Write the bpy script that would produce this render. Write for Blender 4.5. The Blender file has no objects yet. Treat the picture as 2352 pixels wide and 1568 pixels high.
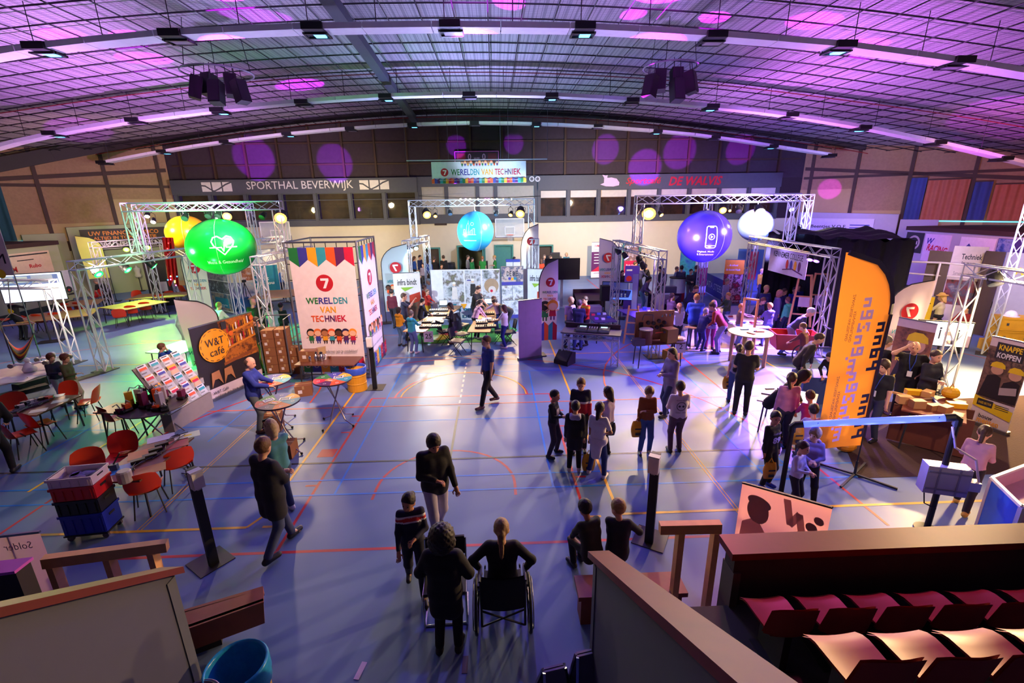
import bpy,math,random
import numpy as np
from mathutils import Vector,Matrix
random.seed(7)
SC=bpy.context.scene
COL=SC.collection
PI=math.pi
R=math.radians
H=4.85 # eye height of the photographer up in the stand
FPX=1063.8 # focal length in pixels of a 2352 px wide frame

# ---------------------------------------------------------------- camera
def _cam_rows(p=.2902904,y=.0330695,r=-.0148399):
    cy,sy=math.cos(y),math.sin(y)
    M=np.array([[1,0,0],[0,0,-1],[0,1,0]])@np.array([[cy,-sy,0],[sy,cy,0],[0,0,1]])
    cp,sp=math.cos(p),math.sin(p)
    M=np.array([[1,0,0],[0,cp,-sp],[0,sp,cp]])@M
    cr,sr=math.cos(r),math.sin(r)
    return np.array([[cr,-sr,0],[sr,cr,0],[0,0,1]])@M
CR=_cam_rows()
cam_d=bpy.data.cameras.new('camera')
cam=bpy.data.objects.new('camera',cam_d)
COL.objects.link(cam)
cam_d.sensor_width=36.0
cam_d.lens=FPX/2352*36
cam_d.clip_start=.05
cam_d.clip_end=200
m=Matrix.Identity(4)
for i in range(3):
    m[i][0],m[i][1],m[i][2]=CR[0][i],-CR[1][i],-CR[2][i]
m[2][3]=H
cam.matrix_world=m
SC.camera=cam

def F(px,py,z=0.0): # the point at height z seen at a pixel
    d=CR.T@np.array([(px-1176)/FPX,(py-784)/FPX,1.0])
    t=(z-H)/d[2]
    return Vector((d[0]*t,d[1]*t,z))
def A(px,py,Y): # the point at distance Y seen at a pixel
    d=CR.T@np.array([(px-1176)/FPX,(py-784)/FPX,1.0])
    t=Y/d[1]
    return Vector((d[0]*t,Y,H+d[2]*t))
def pj(v):
    c=CR@np.array([v[0],v[1],v[2]-H])
    return c[0]/c[2]*FPX+1176,c[1]/c[2]*FPX+784

# ---------------------------------------------------------------- view and world
SC.view_settings.view_transform='Standard'
SC.view_settings.look='None'
SC.view_settings.exposure=0.18
SC.view_settings.gamma=1.0
SC.view_settings.use_curve_mapping=False
SC.cycles.use_denoising=True
SC.cycles.use_adaptive_sampling=True
SC.cycles.adaptive_threshold=.02
SC.cycles.max_bounces=5
SC.cycles.diffuse_bounces=3
SC.cycles.glossy_bounces=3
SC.cycles.transparent_max_bounces=8
SC.cycles.sample_clamp_indirect=4.0
SC.cycles.caustics_reflective=False
SC.cycles.caustics_refractive=False
world=bpy.data.worlds.new('hall_ambience')
SC.world=world
world.use_nodes=True
world.node_tree.nodes['Background'].inputs[0].default_value=(.30,.16,.62,1)
world.node_tree.nodes['Background'].inputs[1].default_value=.07

# ---------------------------------------------------------------- lamps
def aim(o,a,b):
    o.location=a
    d=Vector(b)-Vector(a)
    o.rotation_euler=d.to_track_quat('-Z','Y').to_euler()
def spot(a,b,col,w,deg=50,blend=.4,r=.08):
    l=bpy.data.lights.new('spot_beam','SPOT')
    l.color=col;l.energy=w;l.spot_size=R(deg);l.spot_blend=blend;l.shadow_soft_size=r
    o=bpy.data.objects.new('spot_beam',l);COL.objects.link(o);aim(o,a,b);return o
def point(a,col,w,r=.15):
    l=bpy.data.lights.new('lamp_glow','POINT')
    l.color=col;l.energy=w;l.shadow_soft_size=r
    o=bpy.data.objects.new('lamp_glow',l);COL.objects.link(o);o.location=a;return o
WARM=(1,.62,.26);TUNG=(1,.74,.42);MAG=(.80,.03,1);VIO=(.22,.10,1);BLU=(.12,.35,1)
CYA=(.10,.62,1);GRN=(.02,1,.12);ORA=(1,.38,.10);YEL=(1,.72,.10)
# violet and magenta washes standing on the trusses and turned up to the roof, plus a few hard beams
for a_,b_,c_,w_ in(((-11.8,16.0,5.1),(-14.5,14.5,9.4),(.70,.26,1),1900),((-7.2,16.2,5.1),(-6.5,10.5,9.9),(.52,.36,1),700),((-1.0,21.4,5.1),(-1.0,19.0,9.8),(.42,.42,1),2000),
        ((.2,13.0,4.4),(.2,9.5,9.8),(.5,.42,1),420),((10.3,16.3,5.1),(13,14.5,9.4),(.70,.18,1),1900),((5.0,16.3,5.1),(5.2,10.5,9.9),(.52,.26,1),640),((17.0,11.5,5.0),(21.0,8.5,8.4),(1,.34,.30),1500),((-17.0,13,4.5),(-20,10,8.0),(1,.5,.5),600)):
    spot(a_,b_,c_,w_,152,.9,.2)
spot((-16.5,20.0,4.0),(-22.5,28.5,6.2),(1,.56,.30),700,110,.8,.2)
spot((17.5,15.0,4.9),(26.5,25.0,6.0),(1,.32,.26),1500,85,.8,.2)
for x_,y_,px_,py_,d_,w_ in((-7.0,14.4,508,6,14,9000),(-1.5,19.9,1092,4,12,14000),(3.2,20,1530,-6,13,14000),(6,14,1640,52,8,3500),(2.5,19.9,1180,55,6,4000),(-3.0,19.9,700,205,12,2600),(11,14,1870,40,12,5000),(12.5,14,1990,75,10,4500),(11.5,10.5,2300,215,13,3000),(-14,15.2,330,130,11,3000),(-12,15,300,85,9,2600),(-15,15.2,140,70,9,2600),(-13,15.2,180,260,11,2200),(3,20,640,70,5,3500),(2,20,1440,65,5,3500)):
    spot((x_,y_,3.6),F(px_,py_,9.7),(.62,.01,1),w_*4,d_,.15,.03)
for px_,py_,d_,w_ in((585,365,15,5500),(770,375,14,4500),(1048,335,8,3500),(1180,330,8,3500),(1390,345,11,5500),(1480,385,14,7000),(1560,350,13,5500),(1700,345,11,4500),(1900,430,9,2500)):
    spot((A(px_,py_,31).x*.8,23,4.6),A(px_,py_,31.6),(.42,.01,1),w_*2.6,d_,.3,.05)
for a_,b_,c_,w_ in(((-3.6,22.4,3.5),(-5.5,31.5,1.8),(1,.78,.46),1400),((6.5,21.5,4.8),(7.5,31.5,2.0),(1,.70,.44),4200),((2.0,22.4,4.8),(3.5,31.5,2.2),(.5,.68,1),2200),((-8.5,22.5,4.8),(-12,31.5,2.4),(1,.78,.42),1500),((11.5,19.5,4.2),(15.5,27,2.0),(.16,.10,1),5000),((-18.5,23,3.5),(-20.5,30,1.5),(.75,1,.45),350),((14.5,12.0,4.2),(22.4,20,2.2),(.55,.42,1),1800)):
    spot(a_,b_,c_,w_,105,.8,.2)
# added spots without fixtures, turned on the balls and the tower
for a_,b_,c_,w_,d_ in(((-7.3,14.6,4.7),(-9.5,16.2,4.0),(.5,1,.5),2070,60),((-11.8,14.8,3.2),(-9.5,16.2,4.0),(.1,1,.2),2070,60),((-9.6,13.2,.6),(-9.5,16.2,3.6),(.05,1,.12),1609,50),((-15.6,20.5,4.5),(-14,22.5,4.0),(1,.8,.2),1380,60),
        ((1.5,20.0,4.6),(-1.0,21.4,4.1),(.7,.9,1),1609,60),((-3.4,19.8,3.0),(-1.0,21.4,4.1),(.3,.7,1),2070,60),((5.3,14.6,3.6),(7.6,16.3,4.1),(.45,.35,1),2070,60),((10.2,14.5,4.6),(7.6,16.3,4.1),(1,.75,.55),1839,60),((7.5,12.8,1.2),(7.6,16.3,4.0),(.25,.12,1),2070,50),((9.9,19.5,4.6),(11.6,21.3,4.2),(.8,.85,1),1609,60),((11.0,18.0,2.5),(11.6,21.3,4.2),(.35,.3,1),1609,50),
        ((-1.0,7.0,6.5),(-5.6,12.6,1.8),(1,.62,.52),3600,56),((1.2,15.0,4.5),(-3.8,13.8,2.0),(.45,.45,1),1839,45)):
    spot(a_,b_,c_,w_,d_,.7,.2)
for a_,b_,c_,w_,d_ in(((4.9,14.4,3.1),(-1.2,19.5,1.2),(.72,.85,1),2600,60),((-7.0,14.8,3.2),(-2.2,19.5,1.3),(.75,.9,1),1500,55),((11.4,9.0,3.1),(6.7,7.4,2.4),(1,.66,.30),2200,80),((-12.2,14.6,3.1),(-16,20,.5),(1,.80,.62),2600,120),((-14.2,15.2,2.6),(-10.5,9.5,.6),(1,.62,.4),1100,80),((11.4,9.5,3.1),(14,12,.5),(1,.74,.36),1500,110),((4.9,14.2,3.2),(2.5,15.5,.8),(.5,.25,1),700,90)):  # added spots on banners, orange flag and left tables, without fixtures
    spot(a_,b_,c_,w_,d_,.8,.15)
for a_,b_,c_,w_,d_ in(((-12,19.5,4.5),(-15,22.5,9),(.70,.22,1),2000,150),((11,20.0,4.5),(15,22.5,9),(.70,.18,1),2000,150),((0,21.2,5.1),(-.2,25.4,6.9),(.6,.85,1),1100,50),((8.0,2.5,7.0),(9.8,9.2,.9),(1,.72,.5),1300,50),((3.0,22.0,4.8),(8,31.2,6.2),(.6,.6,1),900,80),((-6.5,22.0,4.8),(-12,31.2,6.2),(1,.8,.7),700,80)):  # added spots without fixtures for roof, hanging banner, gallery and the front right
    spot(a_,b_,c_,w_,d_,.8,.15)
for a_,b_,c_,w_,d_ in(((4.6,9.5,7.2),(3.6,3.2,1.6),(1,.08,.30),900,44),((-12.0,17.6,3.0),(-9.6,13.4,0),(.02,1,.1),2600,48),((.5,12.8,7.8),(1.0,5.0,0),(.16,.12,1),900,110)):
    spot(a_,b_,c_,w_,d_,.8,.15)
spot((4.2,1.5,6.8),(6.7,7.2,2.2),(1,.74,.60),700,34,.6,.15)  # added front fill on the orange flag, no fixture


# ---------------------------------------------------------------- materials
MATS={}
def lin(c):
    if isinstance(c,str):
        c=[int(c[i:i+2],16)/255 for i in(0,2,4)]
        c=[x/12.92 if x<=.04045 else((x+.055)/1.055)**2.4 for x in c]
    return tuple(c)
def mat(name,col,rough=.6,metal=0.0,emit=0.0,noise=.12,scale=6.0,bump=0.0,spec=.5,alpha=1.0,trans=0.0):
    if name in MATS:return MATS[name]
    m=bpy.data.materials.new(name);m.use_nodes=True
    nt=m.node_tree;b=nt.nodes['Principled BSDF']
    c=lin(col)
    b.inputs['Roughness'].default_value=rough
    b.inputs['Metallic'].default_value=metal
    b.inputs['Specular IOR Level'].default_value=spec
    if alpha<1:b.inputs['Alpha'].default_value=alpha
    if trans:b.inputs['Transmission Weight'].default_value=trans
    tc=nt.nodes.new('ShaderNodeTexCoord')
    n=nt.nodes.new('ShaderNodeTexNoise');n.inputs['Scale'].default_value=scale;n.inputs['Detail'].default_value=3
    nt.links.new(tc.outputs['Object'],n.inputs['Vector'])
    mx=nt.nodes.new('ShaderNodeMix');mx.data_type='RGBA'
    mx.inputs[6].default_value=(*[x*(1-noise)for x in c],1)
    mx.inputs[7].default_value=(*[min(1,x*(1+noise))for x in c],1)
    nt.links.new(n.outputs['Fac'],mx.inputs[0])
    nt.links.new(mx.outputs[2],b.inputs['Base Color'])
    if emit:
        nt.links.new(mx.outputs[2],b.inputs['Emission Color'])
        b.inputs['Emission Strength'].default_value=emit
    if bump:
        bp=nt.nodes.new('ShaderNodeBump');bp.inputs['Strength'].default_value=bump;bp.inputs['Distance'].default_value=.02
        nt.links.new(n.outputs['Fac'],bp.inputs['Height']);nt.links.new(bp.outputs[0],b.inputs['Normal'])
    MATS[name]=m
    return m
def C(hexs,rough=.7,**k): # plain colour by hex
    return mat('paint_%s_%d'%(hexs,int(rough*100)),hexs,rough,**k)
def glow(name,col,s):
    return mat(name,col,.5,emit=s,noise=.02)
def cloth(name,col,k=.5): # thin woven cloth that lets lamp light through
    if name in MATS:return MATS[name]
    m=mat(name,col,.8,noise=.08,scale=2);nt=m.node_tree;b=nt.nodes['Principled BSDF'];o=nt.nodes['Material Output']
    t=nt.nodes.new('ShaderNodeBsdfTranslucent');t.inputs[0].default_value=(*lin(col),1);x=nt.nodes.new('ShaderNodeMixShader');x.inputs[0].default_value=k
    nt.links.new(b.outputs[0],x.inputs[1]);nt.links.new(t.outputs[0],x.inputs[2]);nt.links.new(x.outputs[0],o.inputs[0])
    return m
def photo_mat(name,cols,scale=2.2,seed=0.0,rough=.6): # a printed photograph seen from afar: soft patches of a few inks
    if name in MATS:return MATS[name]
    m=bpy.data.materials.new(name);m.use_nodes=True
    nt=m.node_tree;b=nt.nodes['Principled BSDF'];b.inputs['Roughness'].default_value=rough
    tc=nt.nodes.new('ShaderNodeTexCoord');mp=nt.nodes.new('ShaderNodeMapping');mp.inputs['Location'].default_value=(seed,seed*2.3,seed*1.7)
    n=nt.nodes.new('ShaderNodeTexNoise');n.inputs['Scale'].default_value=scale;n.inputs['Detail'].default_value=5;n.inputs['Roughness'].default_value=.65
    nt.links.new(tc.outputs['Object'],mp.inputs['Vector']);nt.links.new(mp.outputs[0],n.inputs['Vector'])
    r=nt.nodes.new('ShaderNodeValToRGB');el=r.color_ramp.elements
    k=len(cols)
    for i,c in enumerate(cols):
        pos=.3+.4*i/max(1,k-1)
        e=el[i]if i<2 else el.new(pos)
        e.position=pos;e.color=(*lin(c),1)
    nt.links.new(n.outputs['Fac'],r.inputs[0]);nt.links.new(r.outputs[0],b.inputs['Base Color'])
    MATS[name]=m
    return m

# ---------------------------------------------------------------- mesh builder
class MB:
    def __init__(s):s.v=[];s.f=[];s.m=[];s.mats=[];s.cur=0;s.n=0
    def use(s,mt):
        if mt not in s.mats:s.mats.append(mt)
        s.cur=s.mats.index(mt);return s
    def add(s,vs,fs):
        o=s.n
        s.v+=[tuple(v)for v in vs];s.n+=len(vs)
        s.f+=[tuple(i+o for i in f)for f in fs];s.m+=[s.cur]*len(fs);return s
    def box(s,c,d,rz=0.0,M=None):
        x,y,z=d[0]/2,d[1]/2,d[2]/2
        vs=[Vector((a*x,b*y,e*z))for e in(-1,1)for b in(-1,1)for a in(-1,1)]
        if M is None:M=Matrix.Rotation(rz,3,'Z')
        vs=[M@v+Vector(c)for v in vs]
        return s.add(vs,[(0,2,3,1),(4,5,7,6),(0,1,5,4),(2,6,7,3),(0,4,6,2),(1,3,7,5)])
    def bar(s,p,q,w,h=None,up=(0,0,1)):
        h=h or w;p=Vector(p);q=Vector(q);d=q-p
        if d.length<1e-6:return s
        t=d.normalized();u=t.cross(Vector(up))
        if u.length<1e-3:u=t.cross(Vector((1,0,0)))
        u.normalize();v=u.cross(t)
        vs=[e+u*a*w/2+v*b*h/2 for e in(p,q)for a,b in((-1,-1),(1,-1),(1,1),(-1,1))]
        return s.add(vs,[(0,1,2,3),(7,6,5,4),(0,4,5,1),(1,5,6,2),(2,6,7,3),(3,7,4,0)])
    def tube(s,pts,r,n=6,closed=False,cap=True):
        pts=[Vector(p)for p in pts];k=len(pts)
        rr=r if isinstance(r,(list,tuple))else[r]*k
        vs=[];prev=None
        for i,p in enumerate(pts):
            a=pts[i-1]if(i>0 or closed)else p
            b=pts[(i+1)%k]if(i<k-1 or closed)else p
            t=(b-a)
            t=t.normalized()if t.length>1e-9 else Vector((0,0,1))
            if prev is None:
                u=t.cross(Vector((0,0,1)))
                if u.length<1e-3:u=t.cross(Vector((1,0,0)))
            else:u=prev-t*prev.dot(t)
            u.normalize();prev=u;w=t.cross(u)
            for j in range(n):
                g=2*PI*j/n
                vs.append(p+(u*math.cos(g)+w*math.sin(g))*rr[i])
        fs=[]
        for i in range(k if closed else k-1):
            for j in range(n):
                a,b=i*n+j,i*n+(j+1)%n
                c,d=((i+1)%k)*n+(j+1)%n,((i+1)%k)*n+j
                fs.append((a,b,c,d))
        if cap and not closed:fs+=[tuple(range(n-1,-1,-1)),tuple(range((k-1)*n,k*n))]
        return s.add(vs,fs)
    def lathe(s,prof,c=(0,0,0),n=20,cap=True,M=None): # prof: (radius, z)
        vs=[];fs=[]
        M=M or Matrix.Identity(3)
        for r,z in prof:
            for j in range(n):
                g=2*PI*j/n
                vs.append(M@Vector((r*math.cos(g),r*math.sin(g),z))+Vector(c))
        for i in range(len(prof)-1):
            for j in range(n):fs.append((i*n+j,i*n+(j+1)%n,(i+1)*n+(j+1)%n,(i+1)*n+j))
        if cap:fs+=[tuple(range(n-1,-1,-1)),tuple(range((len(prof)-1)*n,len(prof)*n))]
        return s.add(vs,fs)
    def ball(s,c,r,nu=16,nv=10):
        r=(r,r,r)if not isinstance(r,(tuple,list))else r
        vs=[];fs=[]
        for i in range(nv+1):
            a=PI*i/nv
            for j in range(nu):
                b=2*PI*j/nu
                vs.append((c[0]+r[0]*math.sin(a)*math.cos(b),c[1]+r[1]*math.sin(a)*math.sin(b),c[2]-r[2]*math.cos(a)))
        for i in range(nv):
            for j in range(nu):fs.append((i*nu+j,i*nu+(j+1)%nu,(i+1)*nu+(j+1)%nu,(i+1)*nu+j))
        return s.add(vs,fs)
    def poly(s,pts):return s.add(pts,[tuple(range(len(pts)))])
    def slab(s,pts,off): # extrude a planar polygon by an offset vector
        k=len(pts);off=Vector(off);a=[Vector(p)for p in pts]
        fs=[tuple(range(k-1,-1,-1)),tuple(range(k,2*k))]+[(i,(i+1)%k,k+(i+1)%k,k+i)for i in range(k)]
        return s.add(a+[p+off for p in a],fs)
    def grid(s,fn,nu,nv): # fn(u,v) with u,v in 0..1
        vs=[fn(i/nu,j/nv)for j in range(nv+1)for i in range(nu+1)]
        fs=[(j*(nu+1)+i,j*(nu+1)+i+1,(j+1)*(nu+1)+i+1,(j+1)*(nu+1)+i)for j in range(nv)for i in range(nu)]
        return s.add(vs,fs)
    def mesh(s,name,smooth=False):
        me=bpy.data.meshes.new(name);me.from_pydata(s.v,[],s.f)
        for mt in s.mats:me.materials.append(mt)
        if len(s.mats)>1:me.polygons.foreach_set('material_index',s.m)
        if smooth:me.polygons.foreach_set('use_smooth',[True]*len(s.f))
        me.update();return me
    def build(s,name,parent=None,mt=None,smooth=False,loc=None,rot=None):
        if mt is not None and not s.mats:s.mats=[mt]
        o=bpy.data.objects.new(name,s.mesh(name,smooth));COL.objects.link(o)
        if parent:o.parent=parent
        if loc is not None:o.location=loc
        if rot is not None:o.rotation_euler=rot
        return o
def tag(o,label=None,cat=None,group=None,kind=None):
    if label:o['label']=label
    if cat:o['category']=cat
    if group:o['group']=group
    if kind:o['kind']=kind
    return o
def thing(name,label,cat,loc=(0,0,0),rz=0.0,group=None):
    o=bpy.data.objects.new(name,None);COL.objects.link(o)
    o.empty_display_size=.2
    o.location=loc;o.rotation_euler=(0,0,rz)
    return tag(o,label,cat,group)
def dup(root,loc,rz=None,label=None,group=None,table=None):
    r=root.copy();COL.objects.link(r);r.location=loc
    if rz is not None:r.rotation_euler=(0,0,rz)
    if label:r['label']=label
    if group:r['group']=group
    for ch in root.children:
        c=ch.copy();COL.objects.link(c);c.parent=r
        for g in ch.children:
            d=g.copy();COL.objects.link(d);d.parent=c
    return r
def struct(name,mb,mt=None,parent=None,smooth=False):
    o=mb.build(name,parent,mt,smooth)
    if parent is None:o['kind']='structure'
    return o

# ---------------------------------------------------------------- flat print: lettering and coloured shapes on a face
_TXT={}
def text_mesh(body,bold=0.0,shear=0.0):
    k=(body,bold,shear)
    if k in _TXT:return _TXT[k]
    cu=bpy.data.curves.new('lettering','FONT');cu.body=body;cu.size=1;cu.offset=bold;cu.shear=shear
    cu.align_x='CENTER';cu.resolution_u=2
    o=bpy.data.objects.new('lettering',cu);COL.objects.link(o)
    bpy.context.view_layer.update()
    me=o.to_mesh()
    v=[tuple(p.co[:2])for p in me.vertices];f=[tuple(p.vertices)for p in me.polygons]
    o.to_mesh_clear();bpy.data.objects.remove(o);bpy.data.curves.remove(cu)
    if v:
        xs=[p[0]for p in v];ys=[p[1]for p in v]
        cx,cy=(min(xs)+max(xs))/2,(min(ys)+max(ys))/2
        v=[(p[0]-cx,p[1]-cy)for p in v]
        w,h=max(xs)-min(xs),max(ys)-min(ys)
    else:w=h=1
    _TXT[k]=(v,f,w,h);return _TXT[k]
def circle_pts(cx,cz,r,n=24,a0=0,a1=2*PI):return[(cx+r*math.cos(a0+(a1-a0)*i/n),cz+r*math.sin(a0+(a1-a0)*i/n))for i in range(n if abs(a1-a0-2*PI)<1e-6 else n+1)]
def prints(parent,items,name='print',fn=None,base=-.001,step=-.0012,fine=False):
    """items: ('r',x0,z0,x1,z1,mat) ('c',x,z,r,mat) ('p',[(x,z)..],mat) ('t',text,x,z,h,w,mat[,bold,shear,rot,flip]) ('l',[(x,z)..],width,mat[,closed]);
    x across and z up on the face, which looks along -y; fn maps (x, depth, z) to the surface."""
    mb=MB();fn=fn or(lambda x,y,z:(x,y,z))
    for i,it in enumerate(items):
        d=base+step*i
        k=it[0]
        mb.use(it[-1]if not isinstance(it[-1],(int,float,bool))else next(q for q in it if isinstance(q,bpy.types.Material)))
        if k=='r':
            _,x0,z0,x1,z1,_m=it
            mb.poly([fn(x0,d,z0),fn(x1,d,z0),fn(x1,d,z1),fn(x0,d,z1)])
        elif k=='c':mb.poly([fn(x,d,z)for x,z in circle_pts(it[1],it[2],it[3],24)])
        elif k=='e':mb.poly([fn(it[1]+x*it[3],d,it[2]+z*it[4])for x,z in circle_pts(0,0,1,20)])
        elif k=='p':mb.poly([fn(x,d,z)for x,z in it[1]])
        elif k=='l':
            pts=it[1];w=it[2]/2;closed=len(it)>4 and it[4]
            n=len(pts)
            for a in range(n if closed else n-1):
              P0,Q0=Vector(pts[a]),Vector(pts[(a+1)%n]);ns=max(1,int((Q0-P0).length/.07))if fine else 1
              for j in range(ns):
                p,q=P0.lerp(Q0,j/ns),P0.lerp(Q0,(j+1)/ns);t=(q-p)
                if t.length<1e-6:continue
                t=t.normalized();u=Vector((-t[1],t[0]))*w;p=p-t*w*.5;q=q+t*w*.5
                mb.poly([fn(c[0],d,c[1])for c in(p-u,q-u,q+u,p+u)])
        elif k=='t':
            _,body,x,z,h,w,_m=it[:7]
            bold=it[7]if len(it)>7 else 0;sh=it[8]if len(it)>8 else 0;rot=it[9]if len(it)>9 else 0;flip=it[10]if len(it)>10 else 1
            v,f,tw,th=text_mesh(body,bold,sh)
            sy=h/th if th else 1;sx=(w/tw if w else sy)*flip;c,s_=math.cos(rot),math.sin(rot)
            mb.add([fn(x+(a*sx)*c-(b*sy)*s_,d,z+(a*sx)*s_+(b*sy)*c)for a,b in v],f)
    return mb.build(name,parent)

# ---------------------------------------------------------------- smooth bodies: distance fields meshed with surface nets
def _cap(P,a,b,ra,rb):
    a=np.array(a,float);b=np.array(b,float);d=b-a
    L=max(float(d@d),1e-9)
    t=np.clip(((P-a)@d)/L,0,1)
    return np.linalg.norm(P-a-t[...,None]*d,axis=-1)-(ra+(rb-ra)*t)
def _ell(P,c,r,M=None):
    q=P-np.array(c,float)
    if M is not None:q=q@M
    r=np.array(r,float)
    k0=np.linalg.norm(q/r,axis=-1);k1=np.linalg.norm(q/(r*r),axis=-1)
    return k0*(k0-1)/np.maximum(k1,1e-6)
_E=[((0,0,0),(1,0,0)),((0,1,0),(1,1,0)),((0,0,1),(1,0,1)),((0,1,1),(1,1,1)),
      ((0,0,0),(0,1,0)),((1,0,0),(1,1,0)),((0,0,1),(0,1,1)),((1,0,1),(1,1,1)),
      ((0,0,0),(0,0,1)),((1,0,0),(1,0,1)),((0,1,0),(0,1,1)),((1,1,0),(1,1,1))]
def nets(S,org,h):
    ins=S<0
    n=np.zeros([k-1 for k in S.shape],np.int8)
    for a in(0,1):
        for b in(0,1):
            for c in(0,1):n+=ins[a:S.shape[0]-1+a,b:S.shape[1]-1+b,c:S.shape[2]-1+c]
    idx=np.argwhere((n>0)&(n<8))
    if len(idx)==0:return np.zeros((0,3)),np.zeros((0,4),int)
    acc=np.zeros((len(idx),3));cnt=np.zeros(len(idx))
    for p,q in _E:
        a=idx+p;b=idx+q
        sa=S[a[:,0],a[:,1],a[:,2]];sb=S[b[:,0],b[:,1],b[:,2]]
        k=(sa<0)!=(sb<0)
        t=np.where(k,sa/np.where(k,sa-sb,1),0)
        acc+=k[:,None]*(a+t[:,None]*(b-a));cnt+=k
    V=acc/cnt[:,None]*h+org
    lut=-np.ones(n.shape,int);lut[idx[:,0],idx[:,1],idx[:,2]]=np.arange(len(idx))
    Fs=[]
    for ax in range(3):
        u,v=[(1,2),(2,0),(0,1)][ax]
        sl0=[slice(None)]*3;sl1=[slice(None)]*3
        sl0[ax]=slice(0,-1);sl1[ax]=slice(1,None)
        A0,B0=ins[tuple(sl0)],ins[tuple(sl1)]
        e=np.argwhere(A0!=B0)
        e=e[(e[:,u]>0)&(e[:,v]>0)&(e[:,u]<S.shape[u]-1)&(e[:,v]<S.shape[v]-1)]
        du=np.zeros(3,int);du[u]=1;dv=np.zeros(3,int);dv[v]=1
        q=[lut[tuple((e-a*du-b*dv).T)]for a,b in((0,0),(1,0),(1,1),(0,1))]
        Q=np.stack(q,1)
        flip=A0[tuple(e.T)]
        Q[~flip]=Q[~flip][:,::-1]
        Fs.append(Q[(Q>=0).all(1)])
    return V,np.concatenate(Fs)
def blob(prims,h,k=.04,cuts=(),noise=0.0):
    """prims: ('c',a,b,ra,rb) or ('e',centre,radii[,M]); cuts: (point, normal) keeps the side behind the normal"""
    lo=np.min([np.minimum(np.array(p[1])-p[3],np.array(p[2])-p[4])if p[0]=='c' else np.array(p[1])-max(p[2])for p in prims],0)
    hi=np.max([np.maximum(np.array(p[1])+p[3],np.array(p[2])+p[4])if p[0]=='c' else np.array(p[1])+max(p[2])for p in prims],0)
    lo=lo-2.5*h-.01;hi=hi+2.5*h+.01
    n=np.ceil((hi-lo)/h).astype(int)+1
    S=np.full(n,.5)
    ax=[lo[i]+np.arange(n[i])*h for i in range(3)]
    for p in prims:
        if p[0]=='c':
            r=max(p[3],p[4]);a=np.minimum(p[1],p[2])-r-k-2*h;b=np.maximum(p[1],p[2])+r+k+2*h
        else:
            r=max(p[2]);a=np.array(p[1])-r-k-2*h;b=np.array(p[1])+r+k+2*h
        i0=np.clip(np.floor((a-lo)/h).astype(int),0,n);i1=np.clip(np.ceil((b-lo)/h).astype(int)+1,0,n)
        sl=tuple(slice(i0[i],i1[i])for i in range(3))
        G=np.stack(np.meshgrid(*[ax[i][sl[i]]for i in range(3)],indexing='ij'),-1)
        d=_cap(G,*p[1:5])if p[0]=='c' else _ell(G,*p[1:4])
        c=S[sl];w=np.clip(.5+.5*(d-c)/k,0,1)
        S[sl]=d*(1-w)+c*w-k*w*(1-w)
    if cuts or noise:
        G=np.stack(np.meshgrid(*ax,indexing='ij'),-1)
        if noise:S+=noise*np.sin(G[...,0]*95)*np.sin(G[...,1]*90+1)*np.sin(G[...,2]*85+2)
        for pt,nr in cuts:S=np.maximum(S,(G-np.array(pt))@np.array(nr,float))
    return nets(S,lo,h)
def vf(name,V,Fq,mats,parent,mi=None,smooth=True):
    me=bpy.data.meshes.new(name)
    me.vertices.add(len(V));me.vertices.foreach_set('co',np.asarray(V,np.float32).ravel())
    nl=len(Fq)*4
    me.loops.add(nl);me.loops.foreach_set('vertex_index',np.asarray(Fq,np.int32).ravel())
    me.polygons.add(len(Fq));me.polygons.foreach_set('loop_start',np.arange(0,nl,4,dtype=np.int32))
    me.polygons.foreach_set('use_smooth',np.ones(len(Fq),bool))
    for mt in mats:me.materials.append(mt)
    if mi is not None:me.polygons.foreach_set('material_index',np.asarray(mi,np.int32))
    me.update(calc_edges=True)
    o=bpy.data.objects.new(name,me);COL.objects.link(o);o.parent=parent
    return o
def nv(*a):return np.array(a,float)
def unit(v):return v/max(np.linalg.norm(v),1e-9)
def ik(a,b,l1,l2,hint): # middle joint between a and b
    d=b-a;L=np.linalg.norm(d)
    if L>(l1+l2)*.999:b=a+d/L*(l1+l2)*.999;d=b-a;L=np.linalg.norm(d)
    x=(l1*l1-l2*l2+L*L)/(2*L)
    y=math.sqrt(max(0,l1*l1-x*x));t=d/L
    u=hint-t*(hint@t);u=unit(u)
    return a+t*x+u*y,b
SKIN={'l':'D9A58A','m':'B98062','d':'7A4A34','n':'C98F72'}
# hand targets in shoulder-relative body units (x outwards, y forwards, z up) for a 1.75 m body
ARMS={'down':((.05,.06,-.54),(.2,-1,0)),'back':((.08,-.16,-.50),(.3,-1,0)),'swing':((.05,.24,-.46),(.2,-1,-.2)),
        'table':((-.03,.40,-.30),(.6,-.4,-1)),'reach':((-.02,.50,-.14),(.6,-.2,-1)),'cross':((-.24,.20,-.22),(.8,.1,-1)),
        'hip':((-.02,.06,-.36),(1,-.8,0)),'face':((-.10,.16,.12),(.5,.4,-1)),'phone':((-.10,.38,.06),(.5,0,-1)),
        'hold':((-.12,.26,-.28),(.7,-.4,-1)),'pocket':((.02,.06,-.47),(.7,-.9,0)),'wheel':((.14,.10,-.42),(1,-.5,0)),
        'knee':((-.06,.36,-.40),(.8,0,-.5)),'out':((.18,.34,-.26),(.8,-.4,-.6)),'lap':((-.12,.24,-.42),(.8,-.3,-.5))}
LEGS={'stand':((.02,0,0),(.02,.03,0)),'wide':((.09,.02,0),(.09,-.04,0)),'walk':((.01,.26,0),(.01,-.26,.03)),
        'walk2':((.01,-.24,.03),(.01,.28,0)),'lean':((.05,-.10,0),(.05,.12,0)),'cross':((-.06,.10,0),(.02,-.04,0))}
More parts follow.
